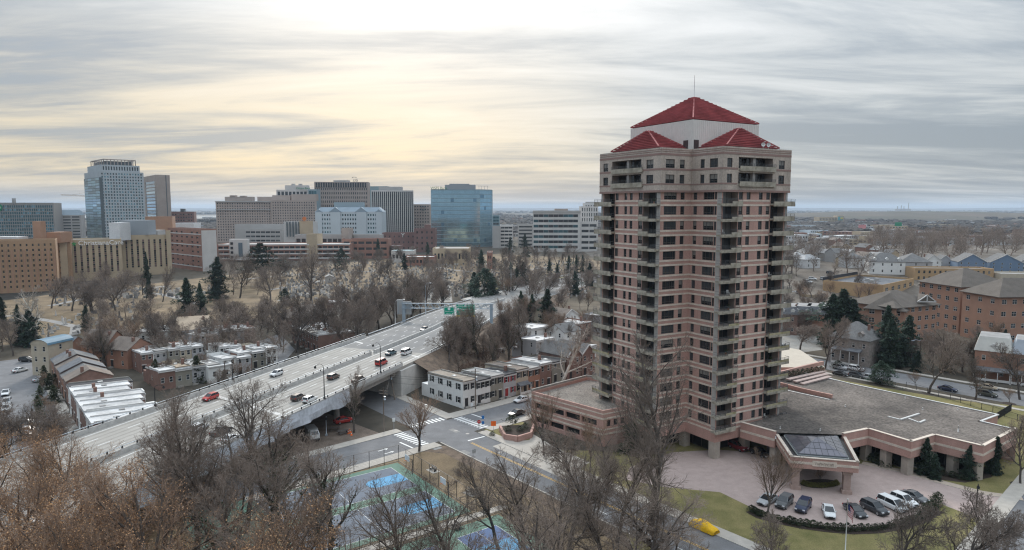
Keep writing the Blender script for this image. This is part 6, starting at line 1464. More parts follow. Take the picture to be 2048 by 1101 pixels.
    if porch:
        pw, pd, ph = porch; pm = MB(); pm.faces([(w / 2 - pw / 2, -pd, ph - .25), (w / 2 + pw / 2, -pd, ph - .25), (w / 2 + pw / 2, 0, ph + .35), (w / 2 - pw / 2, 0, ph + .35), (w / 2 - pw / 2, -pd, ph - .45), (w / 2 + pw / 2, -pd, ph - .45), (w / 2 + pw / 2, 0, ph - .45), (w / 2 - pw / 2, 0, ph - .45)], [(0, 1, 2, 3), (4, 5, 1, 0), (5, 6, 2, 1), (7, 4, 0, 3), (7, 6, 5, 4)]); pm.build('porch_roof', RSLT, t)
        n = max(2, int(pw / 2.5) + 1)
        for k in range(n): ob('porch_post', bxm('porch_post', (0.18, 0.18, ph - .45), TRIMW), t, (w / 2 - pw / 2 + .15 + (pw - .3) * k / (n - 1), -pd + .15, 0))
        ob('porch_rail', bxm('porch_rail', (pw - .4, 0.1, 0.7), TRIMW), t, (w / 2, -pd + .15, 0.3))
    return t
# row along the cross street
r0 = EW + N1 * 10.0
HW = 4.66
def rowp(k): q = r0 + D1 * (2.5 + HW * k); return (q.x, q.y, 0)
house(rowp(0), A1, HW - .01, 15, 6.9, WSID, mat('roof_rusty_felt', (0.27, 0.23, 0.19), 0.9, nz=0.6, amt=0.25), 'white corner row house with black shutters and corner steps', shut=SHUTK, side=4, sides=(3,), chim=1, door=0, nw=2, rise=1.5)
house(rowp(1), A1, HW - .01, 11, 6.3, WSID, RBLK, 'white row house with black shutters and a black roof', shut=SHUTK, nw=3, door=0, rise=2, chim=1)
house(rowp(2), A1, HW - .01, 12, 6.6, OLSID, RGRY, 'olive tan row house with dark shutters and a grey roof', shut=SHUTK, nw=2, door=-1, rise=2, chim=1)
house(rowp(3), A1, HW - .01, 10, 6.2, GRSID, RBLK, 'grey row house with bright red shutters', shut=SHUTR, nw=2, door=0, rise=2, chim=1)
house(rowp(4), A1, HW - .01, 13, 6.8, CRSID, RSHB, 'cream row house with a brown porch roof', shut=SHUTK, nw=2, door=-1, rise=2, chim=1, porch=(4.2, 1.6, 3.1))
house(rowp(5), A1, HW - .01, 12, 6.4, BRK2, RGRY, 'orange brick row house with white windows next to the cream house', shut=SHUTK, nw=2, door=-1, rise=2, chim=1)
house(rowp(6), A1, HW - .01, 12, 7.0, BRK1, RWHT, 'dark red brick row house with a white roof at the end of the row', nw=2, door=-1, rise=2, chim=1, side=2, sides=(1,))
def at(k, off): q = EW + D1 * k + N1 * off; return (q.x, q.y, 0)
house(at(43, 11), A1, 6, 12, 7.2, BRK1, RSHG, 'red brick house with a steep front gable behind the sycamore', roof='gy', nw=2, door=0, rise=3, chim=1)
house(at(49.5, 11), A1, 6, 12, 7.0, BRK1, RSHG, 'red brick gabled house next to the tower', roof='gy', nw=2, door=0, rise=2.6)
house(at(37, 11.5), A1, 5.5, 12, 6.2, OLSID, RBLK, 'low dark house in the gap behind the sycamore', nw=2, door=0)
for nm, args in (('white flat roofed house with a blank wall behind the row', (1062, 700, 10, 10, 7.5, WSID, RWHT, 'shed')), ('white house with a dark shingle roof beside the blank walled house', (1128, 702, 9, 9, 6.5, WSID, RSHG, 'gx')), ('beige gabled house with a dark brown roof in the trees', (1085, 655, 12, 9, 6.0, CRSID, RSHB, 'gx')), ('brown roofed house with a white gable near the tower', (1128, 662, 9, 12, 6.0, WSID, RSHB, 'gy')), ('brick house with a white bay and flat roof beside the tower', (1150, 690, 9, 11, 8.0, BRK1, RWHT, 'flat')), ('white garage with a low roof at the yard edge', (1165, 720, 7, 8, 4.0, WSID, RWHT, 'shed')), ('long grey roofed house in the yards behind the row', (1072, 725, 9, 9, 7.0, GRSID, RWHT, 'shed')), ('small grey clapboard shed behind the row houses', (993, 718, 4, 3.5, 3.0, GRSID, RGRY, 'shed'))):
    px, py, w, d, h, wm, rm, rt = args; p = site(px, py); house(p, A1, w, d, h, wm, rm, nm, roof=rt, nw=2, st=2 if h > 5 else 1, chim=1 if h > 5.5 else 0, side=2 if h > 5 else 0)
# left: rows of small houses
for k in range(8):
    q = Vector((-111, 167)) + D2 * (5.1 * k); dd = 13.5 - (k % 3)
    house((q.x, q.y, 0), A2, 5.08, dd, 7.0 + 0.15 * (k % 3), BRK1 if k % 3 else WSID, RBLK if k == 0 else RWHT, ['brick row house with a black roof patch at the end of the white roofed row', 'brick row house in the white roofed row facing the residential street', 'brick row house in the white roofed row facing the residential street'][min(k, 2)] if k % 3 or k == 0 else 'white front row house in the white roofed row', group='white roofed row houses', nw=2, door=0, rise=1.5, chim=1, name='row_house')
p = site(66, 751); house(p, R(-12), 6.2, 9, 9.6, CRSID, RBLU, 'tall cream town house with a curved blue roof and balconies', roof='barrel', nw=2, st=3, rise=1.6, side=1)
p = site(113, 712); house(p, R(-10), 6, 6, 4.5, BRK2, RSLT, 'little brick house with a slate gable behind the town house', roof='gx', nw=2, st=1, rise=1.8)
for k in range(6):
    q = site(108, 760) + Vector((D2.x, D2.y, 0)) * (6.2 * k - 4); house((q.x, q.y, 0), A2, 6.15, 10.5, 5.6 + .5 * (k % 2), BRK1 if k % 2 else BRK2, (RSLT, RSHG, RSHB, RSLT, RSHG, RSHB)[k], ('brick row house with a grey slate gable roof', 'brick row house with a shingle gable roof', 'brick row house with a brown gable roof')[k % 3] + ' near the cemetery', group='gabled row houses', roof='gx', nw=2, door=0, rise=2.4, chim=1, name='row_house')
L1 = 'small house with a '
lst = [(283, 748, 7, 12, 6.2, BRK1, RWHT, 'shed', A1, 'brick house with a white roof and a front bay beside the leafless trees'), (312, 744, 7, 12, 6.4, GRSID, RGRY, 'shed', A1, 'grey house with a pale felt roof in the bay front row'), (338, 742, 7, 12, 6.6, BRK1, RWHT, 'shed', A1, 'brick house with a bright white roof and white window bay'), (362, 738, 7, 12, 6.8, BRK2, RWHT, 'shed', A1, 'brick house with a round bay at the end of the bay front row'),
       (318, 782, 9, 12, 5.4, BRK1, RWHT, 'shed', A1, 'low house with a wide white roof below the bay front row'), (352, 775, 8, 12, 5.6, CRSID, RTAN, 'shed', A1, 'low house with a tan roof beside the wide white roof'), (385, 770, 8, 12, 5.2, GRSID, RGRY, 'shed', A1, 'low house with a pale grey roof near the viaduct'), (418, 768, 7, 10, 5.0, WSID, RWHT, 'flat', A1, 'low white house with a white flat roof against the viaduct'), (444, 758, 9, 12, 5.8, BRK1, RWHT, 'shed', A1, 'brick house with a long white roof beside the viaduct parapet'), (476, 745, 9, 12, 5.8, BRK1, RWHT, 'shed', A1, 'brick house with a grey white metal roof beside the viaduct parapet'), (508, 735, 8, 12, 5.8, WSID, RWHT, 'shed', A1, 'white shed roof house close to the viaduct rail'),
       (390, 712, 8, 13, 7.0, CRSID, RGRY, 'shed', A1, 'cream house with a stepped grey roof among the trees'), (418, 704, 8, 13, 7.0, GRSID, RGRY, 'shed', A1, 'grey house with a dark grey flat roof among the trees'), (446, 700, 8, 13, 7.0, BRK1, RGRY, 'shed', A1, 'brick house with a grey ridged roof among the trees'), (474, 694, 7, 12, 6.6, BRK1, RWHT, 'flat', A1, 'brick house with a pale parapet roof by the side street'), (440, 735, 7, 10, 6.4, WSID, RWHT, 'shed', A1, 'white two storey house beside the side street'), (350, 692, 11, 26, 5.6, CRSID, RTAN, 'gx', R(20), 'long tan roofed hall in front of the cemetery'), (270, 690, 12, 8, 5.0, WSID, RWHT, 'flat', R(10), 'flat white garage roof among the bare trees'), (310, 684, 12, 8, 5.0, WSID, RWHT, 'flat', R(10), 'flat white workshop roof beside the long tan hall'),
       (215, 735, 9, 10, 6.0, BRK2, RSHB, 'gx', R(-20), 'brown roofed brick house half hidden by an ivy tree'), (165, 728, 10, 9, 6.5, BRK2, RSHB, 'gx', R(-15), 'orange brick house with white windows behind the gabled row')]
pal = [CRSID, WSID, GRSID, BRK1, OLSID]
for i, (px, py, w, d, h, wm, rm, rt, rz, lb) in enumerate(lst):
    n = 2 if rt == 'shed' and w >= 7 else 1; p = site(px, py)
    for j in range(n):
        q = p + Vector((math.cos(rz), math.sin(rz), 0)) * (w / n * j); house(q, rz, w / n - .02, d - j * 1.2, h - .35 * j, wm if n == 1 or j == 0 and i % 3 == 0 else pal[(i * 2 + j) % 5], rm, lb, group='paired small houses' if n > 1 else None, roof=rt, nw=2, st=2 if h > 5.5 else 1, door=0 if h > 5.5 else None, rise=2.2 + (i % 3), chim=1 if h > 5.5 else 0, side=1)
# hall with a brown hip roof and its flat annexes
house(site(578, 668), R(38), 20, 12, 6.5, BRK1, RSHB, 'long brick hall with a brown hip roof and brick chimneys by the cemetery', roof='hip', nw=6, rise=4, chim=3, cat='building', side=3)
for k in range(5):
    q = site(596, 690) + Vector((D2.x, D2.y, 0)) * (5.0 * k - 6); house((q.x, q.y, 0), A2, 4.95, 14, 6.2, BRK1, RWHT, 'brick row house with a white flat roof stepping down towards the viaduct', group='stepped row beside the viaduct', nw=2, roof='shed', rise=1.0, chim=1, door=0, name='row_house')
house(site(660, 632), R(22), 9, 11, 6.5, BRK1, RWHT, 'plain red brick cube with a white roof at the cemetery edge', roof='flat', nw=2, cat='building', side=1)
# right side: brick apartments with taupe hip roofs
def apt(px, py, eave, rise, rz, w, d, lb, nw, st, side=0, y=None, shift=(0, 0)):
    p = gpt(px, py); h = height_at(p, eave) - p.z
    return house(p, rz, w, d, h, mat('apartment_brick', (0.37, 0.212, 0.148), 0.9, nz=0.2, amt=0.1, nz2=5, amt2=0.08), RAPT, lb, 'apartment block', 'taupe roofed apartment complex', roof='hip', nw=nw, st=st, side=side, sides=(1, 3), ws='pair', wsz=(1.9, 1.75), rise=rise, over=0.9, name='apartment_block', fr=FRW)
apt(1786, 690, 616, 5.0, R(24), 24, 20, 'lower brick apartment wing with a taupe hip roof and a white gable', 6, 4, 3)
apt(1728, 682, 616, 5.5, R(-40), 13, 26, 'lower brick apartment wing beside the dark conifers', 3, 4, 3)
apt(1916, 668, 574, 6.5, R(10), 24, 22, 'tallest brick apartment block with a broad taupe hip roof', 4, 5, 5)
apt(1835, 650, 570, 6.0, R(-35), 22, 20, 'brick apartment block with a wide eave facing the tan brick shop', 5, 5, 3)
apt(1992, 690, 594, 6.0, R(6), 34, 18, 'right brick apartment wing with white gable trim', 8, 4, 3)
gt = thing('gable_trim', 'white triangular gable frame on the lower apartment roof', 'gable', gpt(1830, 684)); zz = height_at(gt.location, 604) ; k = MB()
for a, b in (((0, 0, 0), (3.6, 0, 2.6)), ((3.6, 0, 2.6), (7.2, 0, 0)), ((0, 0, 0), (7.2, 0, 0)), ((3.6, 0, 0), (3.6, 0, 2.6))): k.bar(a, b, 0.3)
k.build('frame', TRIMW, gt, (0, 0.0, zz - gt.location.z)); k = MB(); k.faces([(0, 0.1, 0), (7.2, 0.1, 0), (3.6, 0.1, 2.6), (3.6, 6, 2.6)], [(0, 1, 2), (0, 2, 3), (1, 3, 2)]); k.build('roof', RAPT, gt, (0, 0, zz - gt.location.z))
# tan brick shop
c0 = gpt(1766, 603); e_ = D1
q = corner_rect(1646, 1766, 1828, c0.y, A1, 10); z1 = height_at(q[0], 570); W0 = (Vector(q[1]) - Vector(q[0])).length; D0 = (Vector(q[3]) - Vector(q[0])).length
b = block('shop_building', 'flat roofed tan brick shop with dark parapet and rooftop units', 'shop', q, 0, z1, BRK3, RSLT, {0: grid(W0, 0, z1, 5, 2, 0.45, 0.5, 1, 1, 0.5, 0.8, 0.2)}, style='pair', fm=FRW, parapet=1.0)
for f, g_ in ((0.35, 0.3), (0.5, 0.45), (0.6, 0.3), (0.7, 0.5), (0.4, 0.55)):
    o, u, L_ = edge(q, 0); pp = Vector(q[0]) + u * (W0 * g_) + Vector((-u.y, u.x)) * (D0 * f); k = MB(); k.box((pp.x, pp.y, z1 - 1), (2.6, 2.0, 1.7), A1); k.build('rooftop_unit', GREYS, b, off=b.location)
k = MB(); o, u, L_ = edge(q, 2); k.bar((*o, z1 + 0.5), (*(o + u * L_), z1 + 0.5), 0.4, 2.4); k.build('dark_parapet', RBLK, b, off=b.location)
# white and blue houses on the rise
def onrise(px, y, ridge, w, d, rise, wm, rm, lb, roof, nw, **kw):
    x = x_at(px, y, 20); p = Vector((x, y, terr(x, y) - 0.3)); h = height_at(p, ridge) - rise - p.z
    return house(p, kw.pop('rz', R(-16)), w, d, h, wm, rm, lb, roof=roof, nw=nw, rise=rise, **kw)
onrise(1739, 420, 507, 20, 14, 5, WSID, RSHG, 'large white house with three dormers and a grey hip roof', 'hip', 4, st=2, dorm=3, chim=2)
onrise(1800, 424, 508, 18, 20, 5, GRSID, RSHG, 'grey hip roofed annex beside the large white house', 'hip', 3, st=2, chim=1)
onrise(1852, 440, 510, 9, 12, 4, WSID, RSHG, 'white house with a steep gable beside the blue houses', 'gy', 2, st=2); onrise(1876, 444, 511, 9, 12, 4, GRSID, RSHG, 'pale house with a green grey gable next to the blue houses', 'gy', 2, st=2, chim=1)
onrise(1916, 425, 508, 16, 14, 5, BLSID, RSHG, 'blue clapboard double house with white trim and a red porch', 'gy', 4, st=3); onrise(1980, 425, 509, 18, 14, 5, BLSID, RSHG, 'second blue clapboard double house with white trim and a wide gable', 'gy', 4, st=3); onrise(2040, 430, 511, 14, 14, 4, GRSID, RSHG, 'grey gabled house beyond the blue double houses', 'gy', 3, st=2)
p = gpt(1828, 560); b = block('shop_building', 'low tan brick apartment strip below the white house', 'building', rect(p, R(-6), 44, 14), p.z - 1, p.z + 7, BRK3, RGRY, {0: grid(44, p.z - 1, p.z + 7, 14, 2, 0.4, 0.45, 1, 1, 0.5, 0.5, 0.15)}, style='s')
p = gpt(2000, 568); b = block('shop_building', 'plain cream flat roofed building below the blue houses', 'building', rect(p, R(-4), 30, 14), p.z - 1, p.z + 6, CRSID, RWHT, {0: grid(30, p.z - 1, p.z + 6, 8, 1, 0.4, 0.4)}, style='s')
# old houses on the right street
SN = Vector((D2.y * -1, D2.x))
house(site(1655, 722), A2 + 0.02, 13, 12, 8.6, STONEG, RSHG, 'grey stone house with a hip roof, dormer and white upper porch', roof='hip', nw=4, rise=5, chim=1, porch=(9, 2.4, 5.2), dorm=2)
p = site(1946, 757); h = height_at(p, 700)
house(p, A2 + 0.25, 9, 12, h, BRK2, mat('mansard_white', (0.60, 0.585, 0.54), 0.7, nz=0.5, amt=0.08), 'brick house with a cream white mansard roof and pedimented dormer', roof='mansard', nw=2, rise=4.2, dorm=1, porch=(9, 3, 3.6), chim=2)
q = p + Vector((math.cos(A2 + .25), math.sin(A2 + .25), 0)) * 9.02
house(q, A2 + 0.25, 10, 12, h, BRK2, mat('mansard_bluegrey', (0.43, 0.47, 0.52), 0.7, nz=0.5, amt=0.08), 'brick house with a blue grey mansard roof joined to the cream one', roof='mansard', nw=2, rise=4.2, dorm=1, porch=(10, 3, 3.6), chim=2)
for k, (px, lb, w_) in enumerate(((1560, 'brick row house with a dark slate mansard next to the tower', BRK1), (1588, 'brick row house with a slate mansard and white dormers', BRK1), (1612, 'red brick row house with a scalloped mansard and bay dormers', BRK2), (1634, 'brick row house with a dark mansard beside the conifers', BRK1))):
    p = gpt(px - 6, 668); h = height_at(p, 628); house(p, R(-28), 7.5, 13, h, w_, RSLT, lb, roof='mansard', nw=2, rise=3.2, dorm=2, chim=1)
# ================================================================ cemetery
sheet('cemetery_grass', S((-60, 690), (60, 690), (150, 668), (230, 690), (360, 640), (560, 640), (640, 622), (700, 612), (760, 600), (860, 575), (985, 573), (1120, 550), (1200, 541), (1200, 520), (1000, 508), (880, 515), (760, 520), (600, 535), (440, 552), (300, 568), (140, 585), (-60, 610)), 0.014, GRASSD, 'dry straw coloured cemetery grass')
PATHM = mat('cemetery_path', (0.27, 0.255, 0.24), 0.9, nz=0.3, amt=0.12)
for i, pts in enumerate((((-40, 634), (40, 632), (110, 644), (152, 654), (150, 668), (110, 678)), ((290, 585), (330, 590), (362, 599), (400, 610)), ((100, 612), (150, 602), (190, 594), (260, 580), (340, 572)), ((540, 580), (580, 574), (610, 570), (650, 560)), ((560, 602), (590, 594), (620, 586), (690, 588), (740, 580)), ((480, 560), (560, 552), (700, 545), (830, 540)), ((850, 530), (900, 540), (980, 548), (1100, 535)))):
    mb = MB(); strip(mb, [site(*p).xy for p in pts], -2.0, 2.0, 0.03 + 0.004 * i); struct(mb.build('cemetery_path', PATHM), ('curved cemetery drive near the pale sycamore', 'cemetery drive by the conifers', 'cemetery drive below the hospital', 'cemetery drive near the parking garage', 'cemetery drive in front of the bare oak', 'upper cemetery drive by the big trees', 'far cemetery drive below the office blocks')[i])
STN = [mat('gravestone_grey', (0.24, 0.23, 0.22), 0.85, rnd=0.35), mat('gravestone_pale', (0.52, 0.50, 0.475), 0.85, rnd=0.2), mat('gravestone_dark', (0.12, 0.12, 0.125), 0.6, rnd=0.3)]
def stone_mesh(kind, m):
    k = MB()
    if kind == 0:
        k.box((0, 0, -0.05), (1.3, 0.6, 0.25)); pr = [(-0.5, 0.2), (0.5, 0.2), (0.5, 0.95), (0.3, 1.15), (-0.3, 1.15), (-0.5, 0.95)]
        k.faces([(x, -0.13, z) for x, z in pr] + [(x, 0.13, z) for x, z in pr], [tuple(range(6)), tuple(range(11, 5, -1))] + [(i, i + 6, (i + 1) % 6 + 6, (i + 1) % 6) for i in range(6)])
    elif kind == 1:
        k.box((0, 0, -0.05), (1.0, 1.0, 0.5)); k.faces([(-.3, -.3, .45), (.3, -.3, .45), (.3, .3, .45), (-.3, .3, .45), (-.18, -.18, 2.3), (.18, -.18, 2.3), (.18, .18, 2.3), (-.18, .18, 2.3), (0, 0, 2.6)], [(0, 1, 5, 4), (1, 2, 6, 5), (2, 3, 7, 6), (3, 0, 4, 7), (4, 5, 8), (5, 6, 8), (6, 7, 8), (7, 4, 8)])
    else:
        k.box((0, 0, -0.05), (1.8, 0.7, 0.3)); k.box((0, 0, 0.25), (1.4, 0.4, 0.75))
    return k.mesh('gravestone', [m])
SM = [stone_mesh(k, m) for m in STN for k in range(3)]
gr = random.Random(5)
areas = [((20, 640), (300, 690), 46), ((110, 600), (270, 660), 70), ((560, 575), (720, 612), 70), ((600, 540), (860, 575), 70), ((880, 525), (1160, 556), 70), ((240, 575), (420, 625), 40)]
gi_ = 0
for (ax, ay), (bx, by), n in areas:
    for _ in range(n):
        if gi_ >= 298: break
        p = site(gr.uniform(ax, bx), gr.uniform(ay, by)); me = gr.choice(SM); s = gr.uniform(0.85, 1.35)
        o = ob('gravestone', me, None, (p.x, p.y, 0.0), gr.choice((0.55, 0.7, 0.62)) + gr.gauss(0, 0.06), s); gi_ += 1
        k = SM.index(me); tag(o, ('grey', 'pale', 'dark')[k // 3] + ' ' + ('rounded headstone', 'obelisk', 'block headstone')[k % 3] + ' standing in the cemetery grass', 'gravestone', 'cemetery gravestones')
k = MB()
for _ in range(3600):
    p = site(gr.choice((gr.uniform(560, 900), gr.uniform(850, 1180), gr.uniform(100, 420))), gr.uniform(524, 598)); s = gr.uniform(0.8, 1.8)
    if p.x < -200 and p.y > 430: continue
    k.box((p.x, p.y, 0), (0.9 * s, 0.3, 1.0 * s), gr.uniform(0.4, 0.8), gr.choices((0, 1, 2), (5, 3, 2))[0])
o = k.build('gravestones', STN); tag(o, 'small far headstones scattered over the cemetery slope', 'gravestones', kind='stuff')
# mausoleum and blue tent
house(site(652, 566), R(20), 5, 6, 4, GREYS, GREYS, 'small grey stone mausoleum among the graves', 'mausoleum', roof='gy', nw=1, st=1, rise=1.2, name='mausoleum')
# ================================================================ highway sign gantry
a_, d_ = hpos(262, HWD + 1.6); b_, _ = hpos(266, -HWD - 1.0)
gz0 = a_.z; topz = height_at(a_, 607); botz = topz - 1.9
gan = thing('sign_gantry', 'blue grey steel truss gantry carrying highway signs across the road', 'sign gantry', (a_.x, a_.y, gz0 - 1.5)); GO = gan.location.copy()
A0 = Vector((0, 0, 0)); B0 = Vector((b_.x - a_.x, b_.y - a_.y, 0)); zt_, zb_ = topz - GO.z, botz - GO.z
for nm, P in (('post', A0), ('post', B0)):
    k = MB(); k.box((P.x, P.y, 0.8), (1.1, 0.9, zt_ - 0.8), math.atan2(B0.y, B0.x)); k.build('post', mat('gantry_paint', (0.30, 0.37, 0.43), 0.5), gan); k = MB(); k.box((P.x, P.y, -0.6), (2.4, 2.0, 1.5), math.atan2(B0.y, B0.x)); k.build('footing', CONCB, gan)
k = MB(); n = 26
for dy in (-0.5, 0.5):
    o = Vector((0, dy, 0))
    k.bar(A0 + o + Vector((-1, 0, zt_)), B0 + o + Vector((1, 0, zt_)), 0.22); k.bar(A0 + o + Vector((-1, 0, zb_)), B0 + o + Vector((1, 0, zb_)), 0.22)
    for j in range(n):
        p, q = A0.lerp(B0, j / n) + o, A0.lerp(B0, (j + 1) / n) + o; k.bar(p + Vector((0, 0, zb_ if j % 2 else zt_)), q + Vector((0, 0, zt_ if j % 2 else zb_)), 0.12)
k.build('truss', MATS['gantry_paint'], gan)
SGRN = mat('highway_sign_green', (0.0, 0.30, 0.19), 0.5); SWHT = mat('sign_white_film', (0.75, 0.77, 0.76), 0.5); SYEL = mat('sign_yellow', (0.80, 0.48, 0.01), 0.5); SBAK = mat('sign_back_aluminium', (0.42, 0.43, 0.43), 0.5, metal=0.3)
def on_gantry(px, dy=-0.9):
    t = 0.5
    for _ in range(8):
        p = GO + A0.lerp(B0, t); cur = 1024 + 1365 * p.x / (p.y * CP + (H - topz) * SP); t += (px - cur) / 1365 * p.y / max(B0.x, 1)
    p = GO + A0.lerp(B0, t); return Vector((p.x, p.y + dy, 0))
def sign_panel(label, px0, px1, py0, py1, m, dy=-0.9, border=True):
    p, q = on_gantry(px0, dy), on_gantry(px1, dy); z1, z0 = height_at(p, py0), height_at(p, py1); w = (q - p).length; rz = math.atan2(q.y - p.y, q.x - p.x)
    t = thing('highway_sign', label, 'sign', (p.x, p.y, z0), rz); h = z1 - z0
    k = MB(); k.box((w / 2, 0, 0), (w, 0.12, h)); k.build('panel', m, t)
    if border:
        k = MB()
        for c, s in (((w / 2, -0.08, 0.1), (w - .2, .03, .12)), ((w / 2, -0.08, h - .22), (w - .2, .03, .12)), ((.16, -0.08, .22), (.12, .03, h - .44)), ((w - .16, -0.08, .22), (.12, .03, h - .44))): k.box(c, s)
        k.build('border', SWHT, t)
    return t, w, h
t, w, h = sign_panel('small green exit sign with a route shield and arrow', 888, 909, 614, 630, SGRN)
lettering('Delaware Ave', w * 0.125, SWHT, t, (w / 2, -0.08, h * 0.38), 0, 0.02, 'CENTER'); lettering('THIS EXIT', w * 0.10, SWHT, t, (w * 0.42, -0.08, h * 0.12), 0, 0.02, 'CENTER')
def shield(t, x, z, r, txt):
    k = MB(); k.tube([(0, 0.0, 0), (0, -0.05, 0)], r, 14); k.build('route_shield', SWHT, t, (x, -0.07, z)); lettering(txt, r * 1.1, BLKD, t, (x, -0.14, z - r * 0.4), 0, 0.01, 'CENTER')
shield(t, w * 0.5, h * 0.75, h * 0.17, '4'); k = MB(); k.faces([(0, 0, 0), (0.5, 0, 0), (0.25, 0, 0.5)], [(0, 1, 2)]); k.build('arrow', SWHT, t, (w * 0.78, -0.08, h * 0.12))
t, w, h = sign_panel('large green exit sign with a yellow bottom strip', 913, 950, 613, 634, SGRN)
lettering('Delaware Ave', w * 0.115, SWHT, t, (w * 0.2, -0.08, h * 0.66), 0, 0.02); shield(t, w * 0.1, h * 0.74, h * 0.12, '52')
lettering('EXIT', w * 0.075, SWHT, t, (w * 0.15, -0.08, h * 0.33), 0, 0.02); lettering('1/2 mi', w * 0.075, SWHT, t, (w * 0.62, -0.08, h * 0.36), 0, 0.02)
k = MB(); k.box((w / 2, -0.09, h * 0.52), (w * 0.7, .03, .07)); k.box((w / 2, -0.09, h * 0.14), (.07, .03, h * 0.36)); k.build('divider', SWHT, t)
k = MB(); k.box((w / 2, -0.1, -0.05), (w, 0.1, h * 0.17)); k.build('exit_only_strip', SYEL, t); lettering('EXIT', w * 0.08, BLKD, t, (w * 0.1, -0.17, 0.12), 0, 0.01); lettering('ONLY', w * 0.08, BLKD, t, (w * 0.66, -0.17, 0.12), 0, 0.01); k = MB(); k.faces([(0, 0, 0), (0.7, 0, 0), (0.35, 0, -0.5)], [(0, 1, 2)]); k.build('arrow', BLKD, t, (w * 0.36, -0.17, 0.7))
for x0, tx in ((0.0, 'EXIT 7A'), (0.54, 'EXIT 7B')):
    k = MB(); k.box((w * (x0 + 0.22), 0, h), (w * 0.44, 0.1, h * 0.16)); k.build('exit_tab', SGRN, t); lettering(tx, w * 0.07, SWHT, t, (w * (x0 + 0.22), -0.07, h * 1.03), 0, 0.01, 'CENTER')
t, w, h = sign_panel('bare aluminium back of a highway sign on the gantry', 793, 822, 603, 629, SBAK, 0.9, False)
k = MB(); k.box((w * 0.2, 0, h), (w * 0.4, 0.12, h * 0.15)); k.build('tab_panel', SBAK, t)
for f in (0.1, 0.38, 0.62, 0.9): k = MB(); k.box((w * f, -0.1, 0.1), (0.14, 0.1, h - .2)); k.build('stiffener', MATS['gantry_paint'], t)
# ================================================================ lamps, poles, small signs
def lamp(p, h, arm, m, label, style='cobra', rz=0.0, group=None):
    t = thing('street_lamp', label, 'street lamp', p, rz, group); k = MB(); k.tube([(0, 0, -0.1), (0, 0, h * 0.86)], [0.11 + h * 0.006, 0.08], 6); k.build('pole', m, t)
    k = MB(); pts = [(0, 0, h * 0.85)] + [(arm * (1 - math.cos(a)) * 0.5, 0, h * 0.85 + h * 0.13 * math.sin(a)) for a in (0.5, 1.0, 1.57)] + [(arm, 0, h * 0.98 if style == 'cobra' else h * 0.93)]
    k.tube(pts, 0.06, 5); k.build('arm', m, t)
    k = MB()
    if style == 'cobra': k.box((arm + 0.2, 0, h * 0.98 - 0.1), (0.8, 0.3, 0.16))
    else: k.tube([(arm, 0, h * 0.93), (arm, 0, h * 0.93 - 0.35), (arm, 0, h * 0.93 - 0.6)], [0.1, 0.28, 0.2], 8)
    k.build('lamp_head', STEELG if style == 'cobra' else BLACKM, t); k = MB(); k.box((0, 0, -0.1), (0.5, 0.5, 0.5)); k.build('base', m, t); return t
def edge_lamp(px, pyb, pyt, off, lb, rz):
    y = site(px, pyb, 8.9).y; p = hpos(y, off)[0]; lamp((p.x, p.y, p.z + 0.9), height_at(p, pyt) - p.z - 0.9, 1.8, BLACKM, lb, 'bell', rz)
edge_lamp(586, 723, 676, HWD - .25, 'black curved lamp on the far parapet near the stepped row', 0.3); edge_lamp(452, 770, 716, HWD - .25, 'black curved lamp on the far parapet above the white roofs', 0.3)
edge_lamp(797, 737, 684, -HWD + .25, 'black curved lamp on the near parapet by the abutment', 3.4); edge_lamp(685, 786, 726, -HWD + .25, 'black curved lamp on the near parapet behind the ivy tree', 3.4); edge_lamp(545, 850, 790, -HWD + .25, 'black curved lamp on the near parapet over the tarpaulin', 3.4); edge_lamp(310, 826, 770, HWD - .25, 'black curved lamp on the far parapet above the residential street', 0.3)
p = hpos(250, HWD + 0.8)[0]; lamp(p, height_at(p, 599) - p.z, 3.2, mat('lamp_pole_pale', (0.50, 0.49, 0.47), 0.6), 'tall pale curved highway lamp beside the gantry', 'cobra', 0.0)
p = hpos(290, HWD + 2)[0]; lamp((p.x, p.y, p.z - 1), 14, 2.0, STEELG, 'grey highway lamp beyond the truss', 'cobra', 0.0)
for px, pb, pt, lb in ((1022, 590, 497, 'very tall white light mast at the exit ramp'), (1017, 592, 548, 'slim lamp beside the tall light mast'), (1124, 568, 525, 'curved lamp near the ramp end'), (1139, 562, 524, 'pale curved lamp at the ramp end')): p = site(px, pb); lamp(p, height_at(p, pt), 0.6 if px == 1022 else 2.6, MATS['lamp_pole_pale'], lb, 'cobra', math.pi if px == 1139 else 0)
WOODP = mat('utility_pole_wood', (0.17, 0.14, 0.115), 0.95, nz=2, amt=0.2)
def upole(px, pb, pt, lb, arm=True, lean=0.0, lampa=False):
    p = gpt(px, pb); h = height_at(p, pt) - p.z; t = thing('utility_pole', lb, 'utility pole', p); k = MB(); k.tube([(0, 0, -0.2), (lean, 0, h)], [0.17, 0.11], 7); k.build('pole', WOODP, t)
    if arm:
        for z in (0.93, 0.86): k = MB(); k.bar((lean - 1.1, 0.5, h * z), (lean + 1.1, -0.5, h * z), 0.12); k.build('crossarm', WOODP, t)
        k = MB(); k.tube([(lean + .3, 0, h * .72), (lean + .3, 0, h * .80)], 0.25, 8); k.build('transformer', STEELG, t)
    if lampa: k = MB(); k.tube([(0, 0, h * .97), (-1.6, 0, h * 1.0), (-2.4, 0, h * .98)], 0.05, 5); k.box((-2.5, 0, h * .965), (0.8, .3, .15)); k.build('lamp_arm', STEELG, t)
    return t
